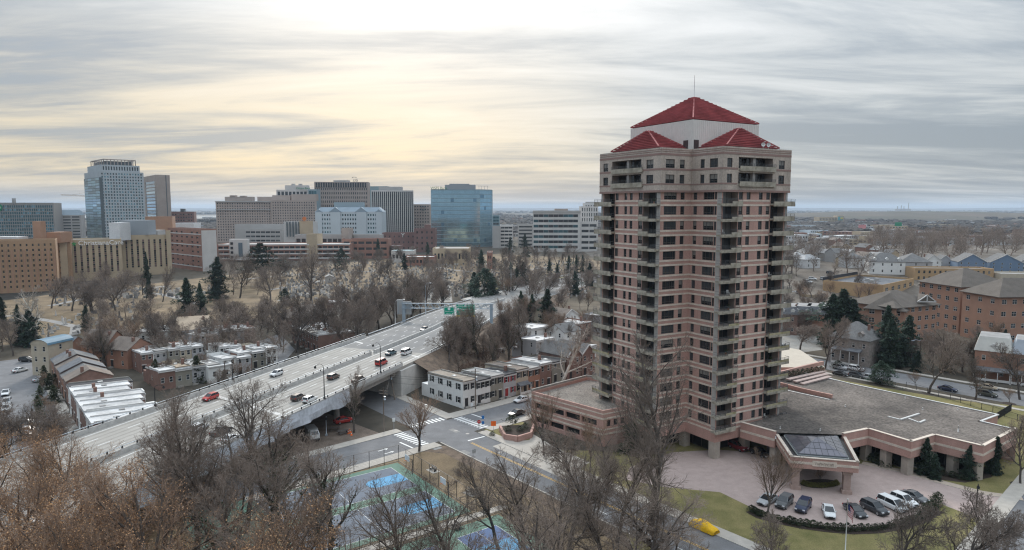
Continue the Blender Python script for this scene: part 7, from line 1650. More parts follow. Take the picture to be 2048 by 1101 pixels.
UP = [upole(951, 819, 738, 'wooden utility pole at the white corner house'), upole(768, 862, 776, 'wooden utility pole beside the dirt yard'), upole(790, 800, 743, 'leaning utility pole in front of the bridge opening', True, -1.2), upole(1838, 742, 680, 'wooden utility pole with a lamp arm on the right street', False, 0, True), upole(1735, 660, 575, 'tall utility pole beside the tan brick shop'), upole(452, 790, 725, 'dark pole behind the far parapet', False), upole(931, 800, 750, 'thin pole behind the white corner house', False)]
k = MB()
def wire(a, b, sag=0.8): k.tube([a.lerp(b, f / 8) - Vector((0, 0, sag * 4 * (f / 8) * (1 - f / 8))) for f in range(9)], 0.025, 3, cap=False)
tops = []
for o, fr_ in ((UP[0], .93), (UP[1], .93), (UP[2], .93)): tops.append(Vector(o.location) + Vector((0, 0, max(v[2] for v in o.children[0].data.vertices[0:1][0].co[:] and [v.co for v in o.children[0].data.vertices]) * fr_)))
for dz in (0, -0.6, -2.0): wire(tops[0] + Vector((0, 0, dz)), tops[2] + Vector((-1, 0, dz))); wire(tops[2] + Vector((-1, 0, dz)), tops[1] + Vector((0, 0, dz)))
o = k.build('overhead_wires', BLACKM); tag(o, 'black overhead wires strung between the utility poles', 'wires')
p = site(841, 893); lamp(p, height_at(p, 815), 2.2, STEELG, 'slim grey street lamp at the park corner', 'cobra', 1.2)
p = site(653, 872); lamp(p, 4.6, 0.1, STEELG, 'short post lamp in the dirt yard', 'bell')
p = site(66, 852); lamp(p, 4.4, 0.1, BLACKM, 'short black post lamp on the residential street', 'bell')
p = site(1952, 1022); lamp(p, 4.8, 0.1, BLACKM, 'black post lamp beside the forecourt drive', 'bell')
def post_sign(px, pb, h, shape, m, lb, txt=None, rz=0.0, n=8, sz=0.42):
    p = site(px, pb); t = thing('road_sign', lb, 'sign', p, rz); k = MB(); k.box((0, 0, -0.1), (0.07, 0.07, h + .1)); k.build('post', STEELG, t); k = MB()
    if shape == 'oct': k.faces([(sz * math.cos(a * 6.2832 / n + math.pi / n), -0.06, h + sz * math.sin(a * 6.2832 / n + math.pi / n)) for a in range(n)], [tuple(range(n))[::-1]]); k.faces([(sz * math.cos(a * 6.2832 / n + math.pi / n), -0.03, h + sz * math.sin(a * 6.2832 / n + math.pi / n)) for a in range(n)], [tuple(range(n))])
    else: k.box((0, -0.05, h - sz), (sz * 1.5, 0.04, sz * 2))
    k.build('plate', m, t)
    if txt: lettering(txt, sz * 0.62, SWHT, t, (0, -0.075, h - sz * 0.2), 0, 0.005, 'CENTER')
    return t
SRED = mat('stop_sign_red', (0.55, 0.02, 0.02), 0.5); SBLU = mat('sign_blue', (0.03, 0.17, 0.45), 0.5); SORG = mat('construction_orange', (0.9, 0.16, 0.02), 0.6)
t = post_sign(958, 866, 2.6, 'oct', SRED, 'red stop sign on the street corner', 'STOP', A1 * 0.2); k = MB(); k.box((0, -0.06, 1.5), (0.5, .03, .5)); k.build('lower_plate', SWHT, t)
t = post_sign(966, 862, 3.2, 'rect', SBLU, 'blue route marker signs beside the stop sign'); k = MB(); k.box((0, -0.05, 1.6), (0.6, .04, .7)); k.build('lower_plate', SBLU, t)
t = post_sign(987, 868, 2.4, 'oct', SORG, 'bright orange construction sign on the corner lawn', None, 0.1, 4, 0.8); post_sign(948, 926, 2.4, 'oct', SBAK, 'grey back of a diamond warning sign by the kerb', None, 0.5, 4, 0.55)
post_sign(788, 862, 2.6, 'rect', SWHT, 'white one way plate under the bridge'); post_sign(944, 830, 2.6, 'rect', SWHT, 'small white parking sign by the corner house')
# flag
p = site(1690, 1110); fl_ = thing('flagpole', 'white flagpole with a drooping red, white and blue flag', 'flagpole', p); hf = height_at(p, 1000); k = MB(); k.tube([(0, 0, -0.1), (0, 0, hf)], [0.09, 0.05], 8); k.box((0, 0, hf), (0.16, 0.16, 0.16)); k.build('pole', mat('flagpole_white', (0.6, 0.6, 0.58), 0.5), fl_)
fr_ = random.Random(2)
def fpt(u, v): return Vector((0.06 + u * 0.95, -0.1 + 0.32 * math.sin(u * 7 + v * 1.5), hf - 0.4 - v * 1.75 - u * 1.5))
for s in range(13):
    k = MB(); n = 8
    for j in range(n):
        u0, u1 = j / n, (j + 1) / n
        if s < 7 and u1 <= 0.4: continue
        k.face([fpt(u0, s / 13), fpt(u1, s / 13), fpt(u1, (s + 1) / 13), fpt(u0, (s + 1) / 13)])
    k.build('flag_stripe', mat('flag_red', (0.42, 0.02, 0.03), 0.8) if s % 2 == 0 else mat('flag_white', (0.62, 0.62, 0.62), 0.8), fl_)
k = MB()
for j in range(3): k.face([fpt(j / 8, 0), fpt((j + 1) / 8, 0), fpt((j + 1) / 8, 7 / 13), fpt(j / 8, 7 / 13)])
k.build('flag_canton', mat('flag_blue', (0.03, 0.04, 0.14), 0.8), fl_)
k = MB()
for r_ in range(5):
    for c_ in range(4):
        q = fpt((c_ + .5) / 4 * 3 / 8, (r_ + .5) / 5 * 7 / 13) + Vector((0, -0.02, 0)); k.faces([q + Vector((0.035 * math.cos(a * 1.2566), 0, 0.035 * math.sin(a * 1.2566))) for a in range(5)], [tuple(range(5))])
k.build('flag_stars', MATS['flag_white'], fl_)
# ================================================================ fences, benches, hoop
def fence(pts, h, label, m=None, step=3.0, rails=(1.0,), wires=0):
    m = m or BLACKM; P = [Vector((*p[:2], 0)) for p in pts]; t = thing('fence', label, 'fence', P[0]); k = MB(); me = bxm('fence_post', (0.09, 0.09, h), m)
    for a, b in zip(P, P[1:]):
        n = max(1, int((b - a).length / step))
        for j in range(n): ob('fence_post', me, t, a.lerp(b, j / n) - P[0])
        for r_ in rails: k.bar(a + Vector((0, 0, h * r_)), b + Vector((0, 0, h * r_)), 0.05)
        for j in range(wires):
            z = h * (j + 0.5) / wires; k.bar(a + Vector((0, 0, z)), b + Vector((0, 0, z)), 0.012)
    ob('fence_post', me, t, P[-1] - P[0]); k.build('fence_rails', m, t, off=P[0]); return t
fence([cpt(-.6, 41), cpt(-.6, -.6), cpt(28.1, -.6), cpt(28.1, 41)], 3.4, 'tall dark chain link fence round the basketball courts', rails=(1.0, 0.02), wires=12)
fence([cpt(0, 37, CT1), cpt(-.6, -.6, CT1), cpt(24.6, -.6, CT1)], 3.2, 'dark chain link fence round the pickleball courts', rails=(1.0, 0.02), wires=10)
fence([site(1812, 775).xy, site(1900, 800).xy, site(1985, 826).xy, site(2060, 850).xy], 1.6, 'black metal fence along the lawn behind the podium', rails=(1.0, 0.1)); fence([site(1984, 846).xy, site(2022, 822).xy], 1.8, 'short black fence panel at the podium corner', step=0.4, rails=(1.0, .1))
hp = cpt(7.2, 1.0); hoop = thing('basketball_hoop', 'basketball hoop with a white backboard on a dark post', 'hoop', (*hp, 0.05), math.atan2(EC.y, EC.x)); k = MB(); k.tube([(-0.6, 0, 0), (-0.6, 0, 2.9), (0.4, 0, 3.4)], 0.09, 6); k.build('post', BLACKM, hoop); k = MB(); k.box((0.5, 0, 2.9), (0.06, 1.8, 1.1)); k.build('backboard', WHITEP, hoop); k = MB(); k.tube([(0.85 + .23 * math.cos(a * .7854), .23 * math.sin(a * .7854), 3.05) for a in range(9)], 0.02, 4); k.build('rim', SORG, hoop); k = MB()
for c, s in (((.46, 0, 2.98), (.02, 1.2, .06)), ((.46, 0, 3.85), (.02, 1.2, .06))): k.box(c, s)
k.build('target_square', SORG, hoop)
hp = cpt(20.7, 1.0); dup(hoop, (*hp, 0.05), math.atan2(EC.y, EC.x), 'second basketball hoop with a white backboard on the inner court')
def bench(p, rz, lb):
    t = thing('park_bench', lb, 'bench', p, rz)
    for j in range(3): ob('seat_slat', bxm('seat_slat', (1.8, 0.13, 0.05), BLACKM), t, (0, -0.16 + .16 * j, 0.44))
    for j in range(3): ob('back_slat', bxm('back_slat', (1.8, 0.04, 0.12), BLACKM), t, (0, 0.27, 0.55 + .16 * j))
    for x in (-.75, .75): ob('leg', bxm('leg', (0.07, 0.5, 0.45), BLACKM), t, (x, 0.02, 0)); ob('back_post', bxm('back_post', (0.07, 0.06, 1.0), BLACKM), t, (x, .3, 0))
    ob('concrete_pad', bxm('concrete_pad', (2.6, 1.6, 0.08), WALKM), t, (0, 0, -0.03))
bench(site(940, 988), A2, 'black slatted park bench on a pad beside the court fence'); bench(site(866, 942), A2, 'black slatted park bench on the grass by the far fence corner'); bench(site(912, 1056), A2, 'black slatted bench beside the court path')
# ================================================================ yard under the viaduct
p = site(625, 878); t = thing('utility_truck', 'white utility truck with an open box parked under the viaduct', 'truck', p, R(-60)); S_ = car_meshes('pickup')
ob('chassis', bxm('chassis', (5.6, 1.9, 0.35), TRIM), t, (0, 0, 0.45)); k = MB(); k.box((1.9, 0, 0.75), (1.5, 2.0, 0.9)); k.faces([(1.15, -1, 1.65), (2.65, -1, 1.65), (2.65, 1, 1.65), (1.15, 1, 1.65), (1.25, -.85, 2.4), (2.1, -.85, 2.4), (2.1, .85, 2.4), (1.25, .85, 2.4)], [(0, 1, 5, 4), (1, 2, 6, 5), (2, 3, 7, 6), (3, 0, 4, 7), (4, 5, 6, 7)]); k.build('cab', PAINT['white'], t); k = MB(); k.box((-0.9, 0, 0.8), (3.6, 2.1, 1.7)); k.build('box_body', PAINT['silver'], t); k = MB(); k.face([(2.66, -.8, 1.7), (2.66, .8, 1.7), (2.14, .75, 2.35), (2.14, -.75, 2.35)]); k.build('windscreen', CGLS, t)
for x in (-1.8, 1.8):
    for y in (-.9, .9): w_ = ob('wheel', S_['wheel'], t, (x, y, 0.4)); ob('rim', S_['rim'], w_)
for i, (px, py, lb) in enumerate(((668, 862, 'dark slatted picnic table in the dirt yard'), (686, 868, 'dark slatted picnic table beside the orange cones'))):
    t = thing('picnic_table', lb, 'table', site(px, py), R(20 + 15 * i))
    for j in range(4): ob('top_board', bxm('top_board', (2.6, .22, .06), mat('dark_timber', (0.09, 0.08, 0.075), 0.9)), t, (0, -.36 + .24 * j, .74))
    for y in (-.85, .85): ob('seat_board', bxm('seat_board', (2.6, .26, .06), MATS['dark_timber']), t, (0, y, .44))
    for x in (-.9, .9): ob('leg', bxm('leg', (.1, 1.8, .1), MATS['dark_timber']), t, (x, 0, .36)); ob('leg', bxm('leg', (.1, .5, .74), MATS['dark_timber']), t, (x, 0, 0))
for px, py in ((697, 868), (700, 866), (703, 871)):
    t = thing('traffic_cone', 'orange traffic cone in the dirt yard', 'cone', site(px, py), 0, 'cones in the yard'); k = MB(); k.box((0, 0, 0), (.5, .5, .06)); k.tube([(0, 0, .06), (0, 0, .95)], [.2, .05], 8); k.build('cone', SORG, t); k = MB(); k.tube([(0, 0, .45), (0, 0, .65)], [.135, .1], 8); k.build('white_band', SWHT, t)
for px, py in ((889, 795), (893, 797), (884, 790)):
    t = thing('rubbish_bin', 'dark wheeled bin behind the white corner house', 'bin', site(px, py), .6, 'bins behind the corner house'); k = MB(); k.faces([(-.3, -.3, .1), (.3, -.3, .1), (.3, .3, .1), (-.3, .3, .1), (-.38, -.4, 1.0), (.38, -.4, 1.0), (.38, .4, 1.0), (-.38, .4, 1.0)], [(0, 1, 5, 4), (1, 2, 6, 5), (2, 3, 7, 6), (3, 0, 4, 7)]); k.build('tub', BLACKM, t); k = MB(); k.box((0, 0, 1.0), (.84, .88, .08)); k.build('lid', TRIM, t)
# ================================================================ cars
def by(p, q): a, b = site(*p), site(*q); m_ = (a + b) / 2; return m_, math.atan2(b.y - a.y, b.x - a.x)
for rear, front, kd, cl, lb in (((1549, 998), (1520, 1014), 'sedan', 'silver', 'silver sedan at the end of the forecourt row under the bare tree'), ((1580, 1001), (1556, 1022), 'suv', 'grey', 'grey suv with roof bars between the silver sedan and the navy suv'), ((1615, 1008), (1597, 1031), 'suv', 'navy', 'navy blue suv parked nose out in the forecourt'), ((1653, 1018), (1661, 1041), 'sedan', 'white', 'white sedan parked alone in the middle of the forecourt row'), ((1696, 1018), (1724, 1038), 'sedan', 'charcoal', 'dark charcoal sedan behind the flag'), ((1727, 1013), (1770, 1034), 'suv', 'charcoal', 'large charcoal suv beside the white minivan'), ((1762, 1006), (1808, 1028), 'van', 'white', 'white minivan in the forecourt row'), ((1784, 998), (1832, 1020), 'suv', 'white', 'white suv next to the white minivan'), ((1802, 990), (1854, 1010), 'sedan', 'grey', 'long grey car by the low planter wall'), ((1462, 893), (1490, 905), 'suv', 'maroon', 'dark maroon suv waiting at the lobby columns'), ((1505, 905), (1535, 918), 'sedan', 'black', 'black sedan parked beside the entrance canopy')):
    m_, hd = by(rear, front); car(kd, cl, (m_.x, m_.y, 0.03), hd, lb)
for px, py, kd, cl, hd, lb in ((1680, 735, 'suv', 'silver', 0, 'silver suv parked in front of the stone house'), (1712, 738, 'suv', 'white', 0, 'large white suv parked by the conifers'), (1681, 748, 'sedan', 'black', 0, 'black sedan parked on the podium side of the street'), (1714, 752, 'suv', 'charcoal', 0, 'dark suv parked behind the black sedan'), (1745, 757, 'suv', 'silver', 0, 'silver car half hidden by a small evergreen'), (1895, 778, 'sedan', 'navy', 0, 'navy sedan driving along the right street'), (1976, 775, 'sedan', 'gold', 0, 'gold sedan parked below the mansard houses'), (1974, 789, 'suv', 'green', 0, 'dark green grey wagon parked at the podium kerb'), (1556, 714, 'sedan', 'silver', 0, 'pale blue silver car parked next to the tower terrace'), (1582, 719, 'sedan', 'grey', 0, 'grey sedan parked above the terrace hedge'), (1615, 725, 'suv', 'teal', 0, 'dark teal suv parked above the terrace hedge'), (1566, 692, 'sedan', 'white', 60, 'white car on the side lot near the tower'), (1578, 702, 'suv', 'black', 60, 'black suv on the side lot near the tower'), (1632, 666, 'suv', 'charcoal', 60, 'dark suv parked beside the brick mansard row')):
    p = site(px, py + 4); car(kd, cl, (p.x, p.y, 0.028), A2 + R(hd), lb)
for px, py, kd, cl, hd, lb in ((1043, 804, 'sedan', 'white', A1 + math.pi, 'white sedan parked in front of the cream row house'), (1033, 831, 'sedan', 'black', A1 + math.pi, 'black hatchback waiting beside the parking structure')):
    p = site(px, py); car(kd, cl, (p.x, p.y, 0.028), hd, lb)
for px, py, kd, cl, away, lb in ((553, 752, 'suv', 'white', 0, 'white crossover alone on the oncoming lanes'), (848, 662, 'suv', 'black', 0, 'black suv on the asphalt lanes below the truss'), (913, 641, 'sedan', 'charcoal', 0, 'dark sedan under the green exit sign'), (782, 710, 'pickup', 'teal', 1, 'dark teal pickup at the end of the viaduct'), (813, 709, 'cargo', 'white', 1, 'white cargo van with rear windows at the end of the viaduct'), (763, 730, 'cargo', 'red', 1, 'bright red cargo van on the viaduct'), (667, 758, 'suv', 'brown', 1, 'brown suv beside the median barrier'), (718, 764, 'pickup', 'charcoal', 1, 'dark pickup behind the ivy tree on the viaduct'), (597, 800, 'suv', 'brown', 1, 'brown crossover just ahead of a white crossover'), (620, 804, 'suv', 'white', 1, 'white crossover beside the brown crossover'), (421, 800, 'suv', 'red', 0, 'red suv on the oncoming lanes behind bare branches'), (399, 861, 'suv', 'white', 1, 'white suv seen through the branches on the near lanes'), (443, 868, 'pickup', 'charcoal', 1, 'dark pickup seen through the branches on the near lanes'), (462, 882, 'sedan', 'white', 1, 'white sedan seen through the branches by the near parapet')):
    y = site(px, py, 8.0).y; p = site(px, py, hpos(y, 0)[0].z); y = p.y; z = hpos(y, 0)[0].z; d = hpos(y, 0)[1]; car(kd, cl, (p.x, p.y, z + 0.025), math.atan2(d.y, d.x) + (0 if away else math.pi), lb).scale = (.86, .86, .86)
for px, py, kd, cl, hd, lb in ((54, 724, 'suv', 'black', 0, 'black suv beside the tall cream town house'), (41, 744, 'sedan', 'white', 75, 'white car parked at the kerb below the town house'), (84, 763, 'sedan', 'silver', 60, 'silver car parked across the front gardens'), (12, 790, 'sedan', 'white', -60, 'white sedan parked alone at the far kerb'), (14, 810, 'suv', 'silver', -60, 'silver suv in the pair parked at the far kerb'), (13, 821, 'sedan', 'white', -60, 'white sedan in the pair parked at the far kerb'), (56, 853, 'suv', 'grey', 15, 'grey suv parked near the black post lamp'), (58, 868, 'suv', 'white', 15, 'white suv parked behind the grey suv'), (59, 879, 'sedan', 'silver', 15, 'silver sedan parked last in the short line'), (90, 809, 'suv', 'teal', 40, 'dark teal suv in the front gardens')):
    p = site(px, py); car(kd, cl, (p.x, p.y, 0.03), R(hd), lb)
for px, py, kd, cl, lb in ((1003, 584, 'suv', 'silver', 'silver car turning on the exit ramp'), (1071, 576, 'pickup', 'black', 'black pickup with a white cap on the exit ramp'), (1052, 597, 'sedan', 'white', 'white car parked behind the ramp conifers'), (688, 846, 'sedan', 'red', 'red car parked in the shade under the viaduct')):
    p = site(px, py); car(kd, cl, (p.x, p.y, 0.07), R(38), lb)
for px, py, cl in ((1625, 560, 'white'), (1616, 566, 'white'), (1648, 560, 'silver'), (1600, 588, 'white'), (1660, 548, 'black')):
    p = gpt(px, py); car('suv', cl, (p.x, p.y, p.z + .03), R(-30), cl + ' car in the lot beyond the mansard row', 'cars in the far lot')
# yellow car under a fabric cover
p = site(1408, 1060); t = thing('covered_car', 'parked car under a bright yellow fabric cover', 'car', (p.x, p.y, 0.03), A2); k = MB(); rows = []; rr = random.Random(4)
for x, hh_, w_ in ((-2.4, .75, .75), (-2.2, 1.0, .92), (-1.6, 1.12, .96), (-.9, 1.5, .9), (0, 1.56, .9), (.6, 1.45, .9), (1.3, 1.08, .95), (2.0, .95, .93), (2.35, .7, .78)):
    rows.append([(x + rr.gauss(0, .03), w_ * math.cos(a) * (1.06 if abs(math.cos(a)) > .9 else 1) + rr.gauss(0, .03), .14 + (hh_ - .14) * math.sin(a) ** .6 + rr.gauss(0, .02)) for a in [math.pi * j / 10 for j in range(11)]])
k.faces([v for r_ in rows for v in r_], [(i * 11 + j, i * 11 + j + 1, (i + 1) * 11 + j + 1, (i + 1) * 11 + j) for i in range(8) for j in range(10)] + [tuple(range(11)), tuple(range(98, 87, -1))], 0, True); k.build('cover', mat('yellow_car_cover', (0.72, 0.42, 0.015), 0.7, nz=2.5, amt=0.2), t)
for x in (-1.4, 1.45):
    for y in (-.82, .82): ob('wheel', car_meshes('sedan')['wheel'], t, (x, y, .33))
# low shops and trees beyond the mansard row
for x0, x1, pb, h_, m_, lb in ((1556, 1592, 600, 5, FLATW, 'low white shop on the far lot next to the tower'), (1604, 1646, 606, 4.5, CREAM, 'low cream shop beside the tan brick shop'), (1556, 1600, 572, 5, GREYS, 'grey flat roofed garage on the avenue'), (1612, 1650, 556, 6, RBRK, 'small brick corner shop on the avenue'), (1560, 1606, 634, 4, WHT, 'long white shed behind the mansard row'), (1668, 1720, 548, 6, WHT, 'white avenue building behind the tan brick shop')):
    y = site(x0, pb).y; q = face_rect(x0, x1, y, R(-12), 13, 5); L_ = (Vector(q[1]) - Vector(q[0])).length; block('shop_building', lb, 'shop', q, 0, h_, m_, FLATR if m_ is FLATW else FLATW, {0: grid(L_, 0, h_, 6, 1, .6, .5, .5, .5, .4, .8, .15)}, style='s')
# paved lots beyond the right street
LOT = mat('pale_lot', (0.30, 0.285, 0.26), .9, nz=0.15, amt=.15, nz2=1.5, amt2=.1)
sheet('parking_lot', S((1556, 612), (1650, 600), (1655, 640), (1556, 655)), 0.05, LOT, 'pale paved lot behind the mansard row'); sheet('parking_lot', S((1556, 575), (1640, 562), (1648, 590), (1556, 604)), 0.03, LOT, 'pale parking lot with parked cars near the avenue'); sheet('avenue', S((1556, 552), (1700, 528), (1720, 532), (1556, 562)), 0.04, ASPH2, 'wide avenue crossing beyond the shop'); sheet('parking_lot', S((800, 612), (905, 604), (900, 570), (815, 572)), 0.03, LOT, 'pale parking lot behind the highway thicket'); sheet('side_street', S((500, 690), (560, 668), (590, 700), (560, 735)), 0.03, ASPH, 'side street between the small houses and the brick hall'); sheet('parking_lot', S((1556, 660), (1650, 650), (1645, 700), (1556, 712)), 0.02, LOT, 'pale lot beside the stone house')
# ================================================================ shrubs, hedges and beds
arc = [site(*p) for p in ((1503, 1022), (1520, 1032), (1560, 1043), (1600, 1051), (1650, 1058), (1700, 1062), (1750, 1060), (1800, 1052), (1840, 1038), (1870, 1020))]
mb = MB(); strip(mb, [p.xy for p in arc], -1.3, 1.0, 0.06); struct(mb.build('planting_bed', MULCH), 'dark mulch bed curving along the forecourt')
n = 34
for k in range(n):
    f = k / (n - 1) * (len(arc) - 1); i = min(int(f), len(arc) - 2); p = arc[i].lerp(arc[i + 1], f - i); plant('shrub', (p.x, p.y, 0.05), trn.uniform(0.9, 1.25), 'small round shrub in the clipped row behind the forecourt cars', 'forecourt hedge row', 1.15, 'shrub')
for px, py in ((1852, 1026), (1862, 1020), (1870, 1012), (1876, 1004), (1845, 1033)): p = site(px, py); plant('shrub', p, trn.uniform(1.5, 2.0), 'larger reddish evergreen shrub at the end of the forecourt hedge', 'forecourt hedge end', 1.0, 'shrub')
for k in range(11):
    p = site(1550 + k * 9.2, 757 - k * 1.5, 7.3); plant('shrub', (p.x, p.y, 7.2), 1.5, 'clipped ball shrub in the row on the roof terrace', 'terrace ball shrubs', 0.95, 'shrub')
isl = [site(1640 + 40 * math.cos(a * .3927), 968 + 9 * math.sin(a * .3927)) for a in range(16)]; sheet('island_bed', isl, 0.07, MULCH, 'dark oval planting island before the canopy')
for k in range(14): a = 0.2 + k * 0.21; p = site(1640 + 34 * math.cos(a), 968 + 7 * math.sin(a)); plant('gold', (p.x, p.y, .06), .85, 'low golden green shrub in the oval island bed', 'island bed shrubs', 1.1, 'shrub')
plant('vase', site(1640, 968), 3.4, 'little bare tree in the oval island bed', None, 1.0)
for px, py, h in ((1752, 925, 2), (1765, 930, 2), (1740, 921, 1.6), (1778, 925, 1.8), (1725, 912, 1.8), (1880, 950, 1.4), (1905, 955, 1.2), (1925, 960, 1.0), (1945, 957, 1.6)): plant('shrub', site(px, py), h, 'dark evergreen shrub in the bed below the podium overhang', 'podium bed shrubs', 1.3, 'shrub')
sheet('planting_bed', S((1815, 945), (1860, 958), (1930, 966), (1985, 955), (1975, 935), (1880, 925)), 0.04, MULCH, 'dark mulch bed under the podium conifers')
for px, pb, pt, lb in ((1848, 950, 876, 'tall pyramidal conifer in front of the podium columns'), (1868, 958, 908, 'short broad conifer beside the tall podium conifer'), (1934, 958, 890, 'slim conifer near the podium end'), (1956, 950, 918, 'small blue green conifer at the podium end'), (1985, 948, 872, 'tall conifer at the podium corner')): plant_px('con', px, pb, pt, lb, None, 0.8 if px != 1868 else 1.1)
for px, py, h in ((1025, 856, 2.0), (1016, 872, 1.3), (1040, 872, 1.2), (985, 872, 1.0), (1050, 866, 1.3)): p = site(px, py); plant('shrub', (p.x, p.y, 1.1 if px in (1025, 1016, 1040, 1050) and py > 850 and px != 985 else 0.05), h, 'dark shrub in the street corner planter', 'corner planter shrubs', 1.2, 'shrub')
for px, py in ((915, 948), (932, 955), (922, 951), (905, 970), (960, 962)): plant('bush', site(px, py), 1.2, 'small brown bush on the park grass', 'park bushes', 1.4, 'bush')
# ================================================================ trees
T_ = plant_px
# around the streets and the tower
T_('vase', 838, 904, 783, 'vase shaped bare street tree on the park corner grass', None, 1.05); T_('ivy', 708, 866, 733, 'bare tree with an ivy covered trunk beside the viaduct', None, 0.95)
T_('big', 1300, 1064, 655, 'tall bare tree with a thick dark trunk in front of the tower', None, 0.85); T_('vase', 1535, 1034, 890, 'upright bare tree by the silver forecourt sedan', None, 0.9); T_('vase', 1088, 912, 778, 'bare tree beside the parking structure drive', None, 0.8); T_('vase', 1180, 945, 820, 'small bare tree under the garage corner', None, 0.8)
T_('jun', 1262, 905, 845, 'yellow green evergreen clump at the tower base', None, 1.6); T_('mid', 2040, 968, 830, 'bare lawn tree beside the podium end', None, 0.8)
for px, pb, pt, lb in ((1790, 1180, 985, 'thin bare tree over the forecourt drive corner'), (1900, 1190, 990, 'bare tree branching over the forecourt lawn'), (2010, 1170, 985, 'bare tree at the street corner by the sidewalk'), (1560, 1210, 1030, 'low bare tree below the forecourt lawn')): T_('mid', px, pb, pt, lb, None, 0.9)
# park trees in the foreground: (x, y) metres, height, kind
FG = [('bud', -66, 74, 25), ('bud', -52, 66, 25), ('bud', -38, 71, 24), ('bud', -58, 86, 22), ('bud', -74, 92, 22), ('bud', -29, 62, 24), ('bud', -46, 55, 25), ('bud', -66, 58, 26), ('bud', -84, 80, 22), ('bud', -47, 80, 20), ('bud', -36, 56, 24), ('bud', -57, 75, 23), ('bud', -42, 64, 23), ('bud', -78, 68, 24), ('bud', -30, 50, 25), ('bud', -22, 56, 23), ('bud', -52, 46, 26), ('bud', -64, 50, 26), ('bud', -40, 46, 26), ('bud', -90, 66, 24), ('bud', -68, 102, 18), ('bud', -82, 96, 19)]
for k_, x, y, h in FG: plant(k_, (x, y, 0), h, 'bare park tree dotted with tan buds below the viaduct', 'budding park trees', 1.0)
FG2 = [('ivy', -47, 97, 24, 'dark bare tree with ivy limbs against the viaduct'), ('big', -38, 91, 23, 'spreading dark bare tree against the viaduct'), ('ivy', -30, 86, 21, 'ivy clad tree at the court fence'), ('big', -55, 104, 22, 'bare tree reaching over the viaduct parapet'), ('ivy', -23, 78, 20, 'ivy trunked tree in front of the basketball courts'), ('big', -14.5, 82, 19, 'forked bare tree in front of the basketball courts'), ('big', -18, 70, 20, 'bare tree below the pickleball courts'), ('ivy', -34, 76, 22, 'ivy covered double trunk tree by the courts'), ('big', -7, 84, 17, 'bare tree leaning over the court path'), ('big', 1, 90, 19, 'wide bare tree between the courts and the street'), ('big', 8, 94, 20, 'dense bare tree on the street verge'), ('big', 13, 86, 20, 'tall bare tree close to the yellow covered car'), ('big', 5, 80, 19, 'dark limbed bare tree below the courts'), ('big', 20, 82, 19, 'bare tree over the two way street'), ('big', 24, 110, 14, 'grey bare tree beside the forecourt'), ('big', 16, 113, 14, 'twiggy bare tree between the garage and the forecourt'), ('mid', 11, 117, 13, 'twiggy bare tree beside the garage drive'), ('big', -42, 103, 24, 'tall pale twigged tree crossing the viaduct parapet'), ('ivy', -36, 99, 22, 'ivy limbed tree crossing the near parapet'), ('big', -48, 88, 23, 'crowded bare tree behind the budding trees'), ('ivy', -26, 92, 21, 'ivy clad tree at the far end of the courts'), ('big', -28, 70, 20, 'dark forked tree below the basketball courts'), ('big', -10, 72, 18, 'bare tree at the lower court corner'), ('big', 16, 100, 17, 'bare tree on the kerb opposite the forecourt'), ('big', 3, 72, 20, 'close bare tree below the pickleball courts'), ('big', 11, 76, 20, 'close bare tree below the street'), ('big', -2, 98, 15, 'small bare tree on the court path')]
for k_, x, y, h, lb in FG2: plant(k_, (x, y, 0), h, lb, None, 1.0 if k_ == 'ivy' else 0.95)
# sycamores
for px, pb, pt, lb, w in ((68, 692, 575, 'white barked sycamore beside the cemetery drive', 1.2), (691, 684, 605, 'pale sycamore behind the viaduct parapet', 1.0), (1120, 783, 640, 'white limbed sycamore at the end of the row houses', 1.05), (1075, 745, 665, 'smaller pale sycamore behind the row houses', 1.0)): T_('syc', px, pb, pt, lb, None, w)
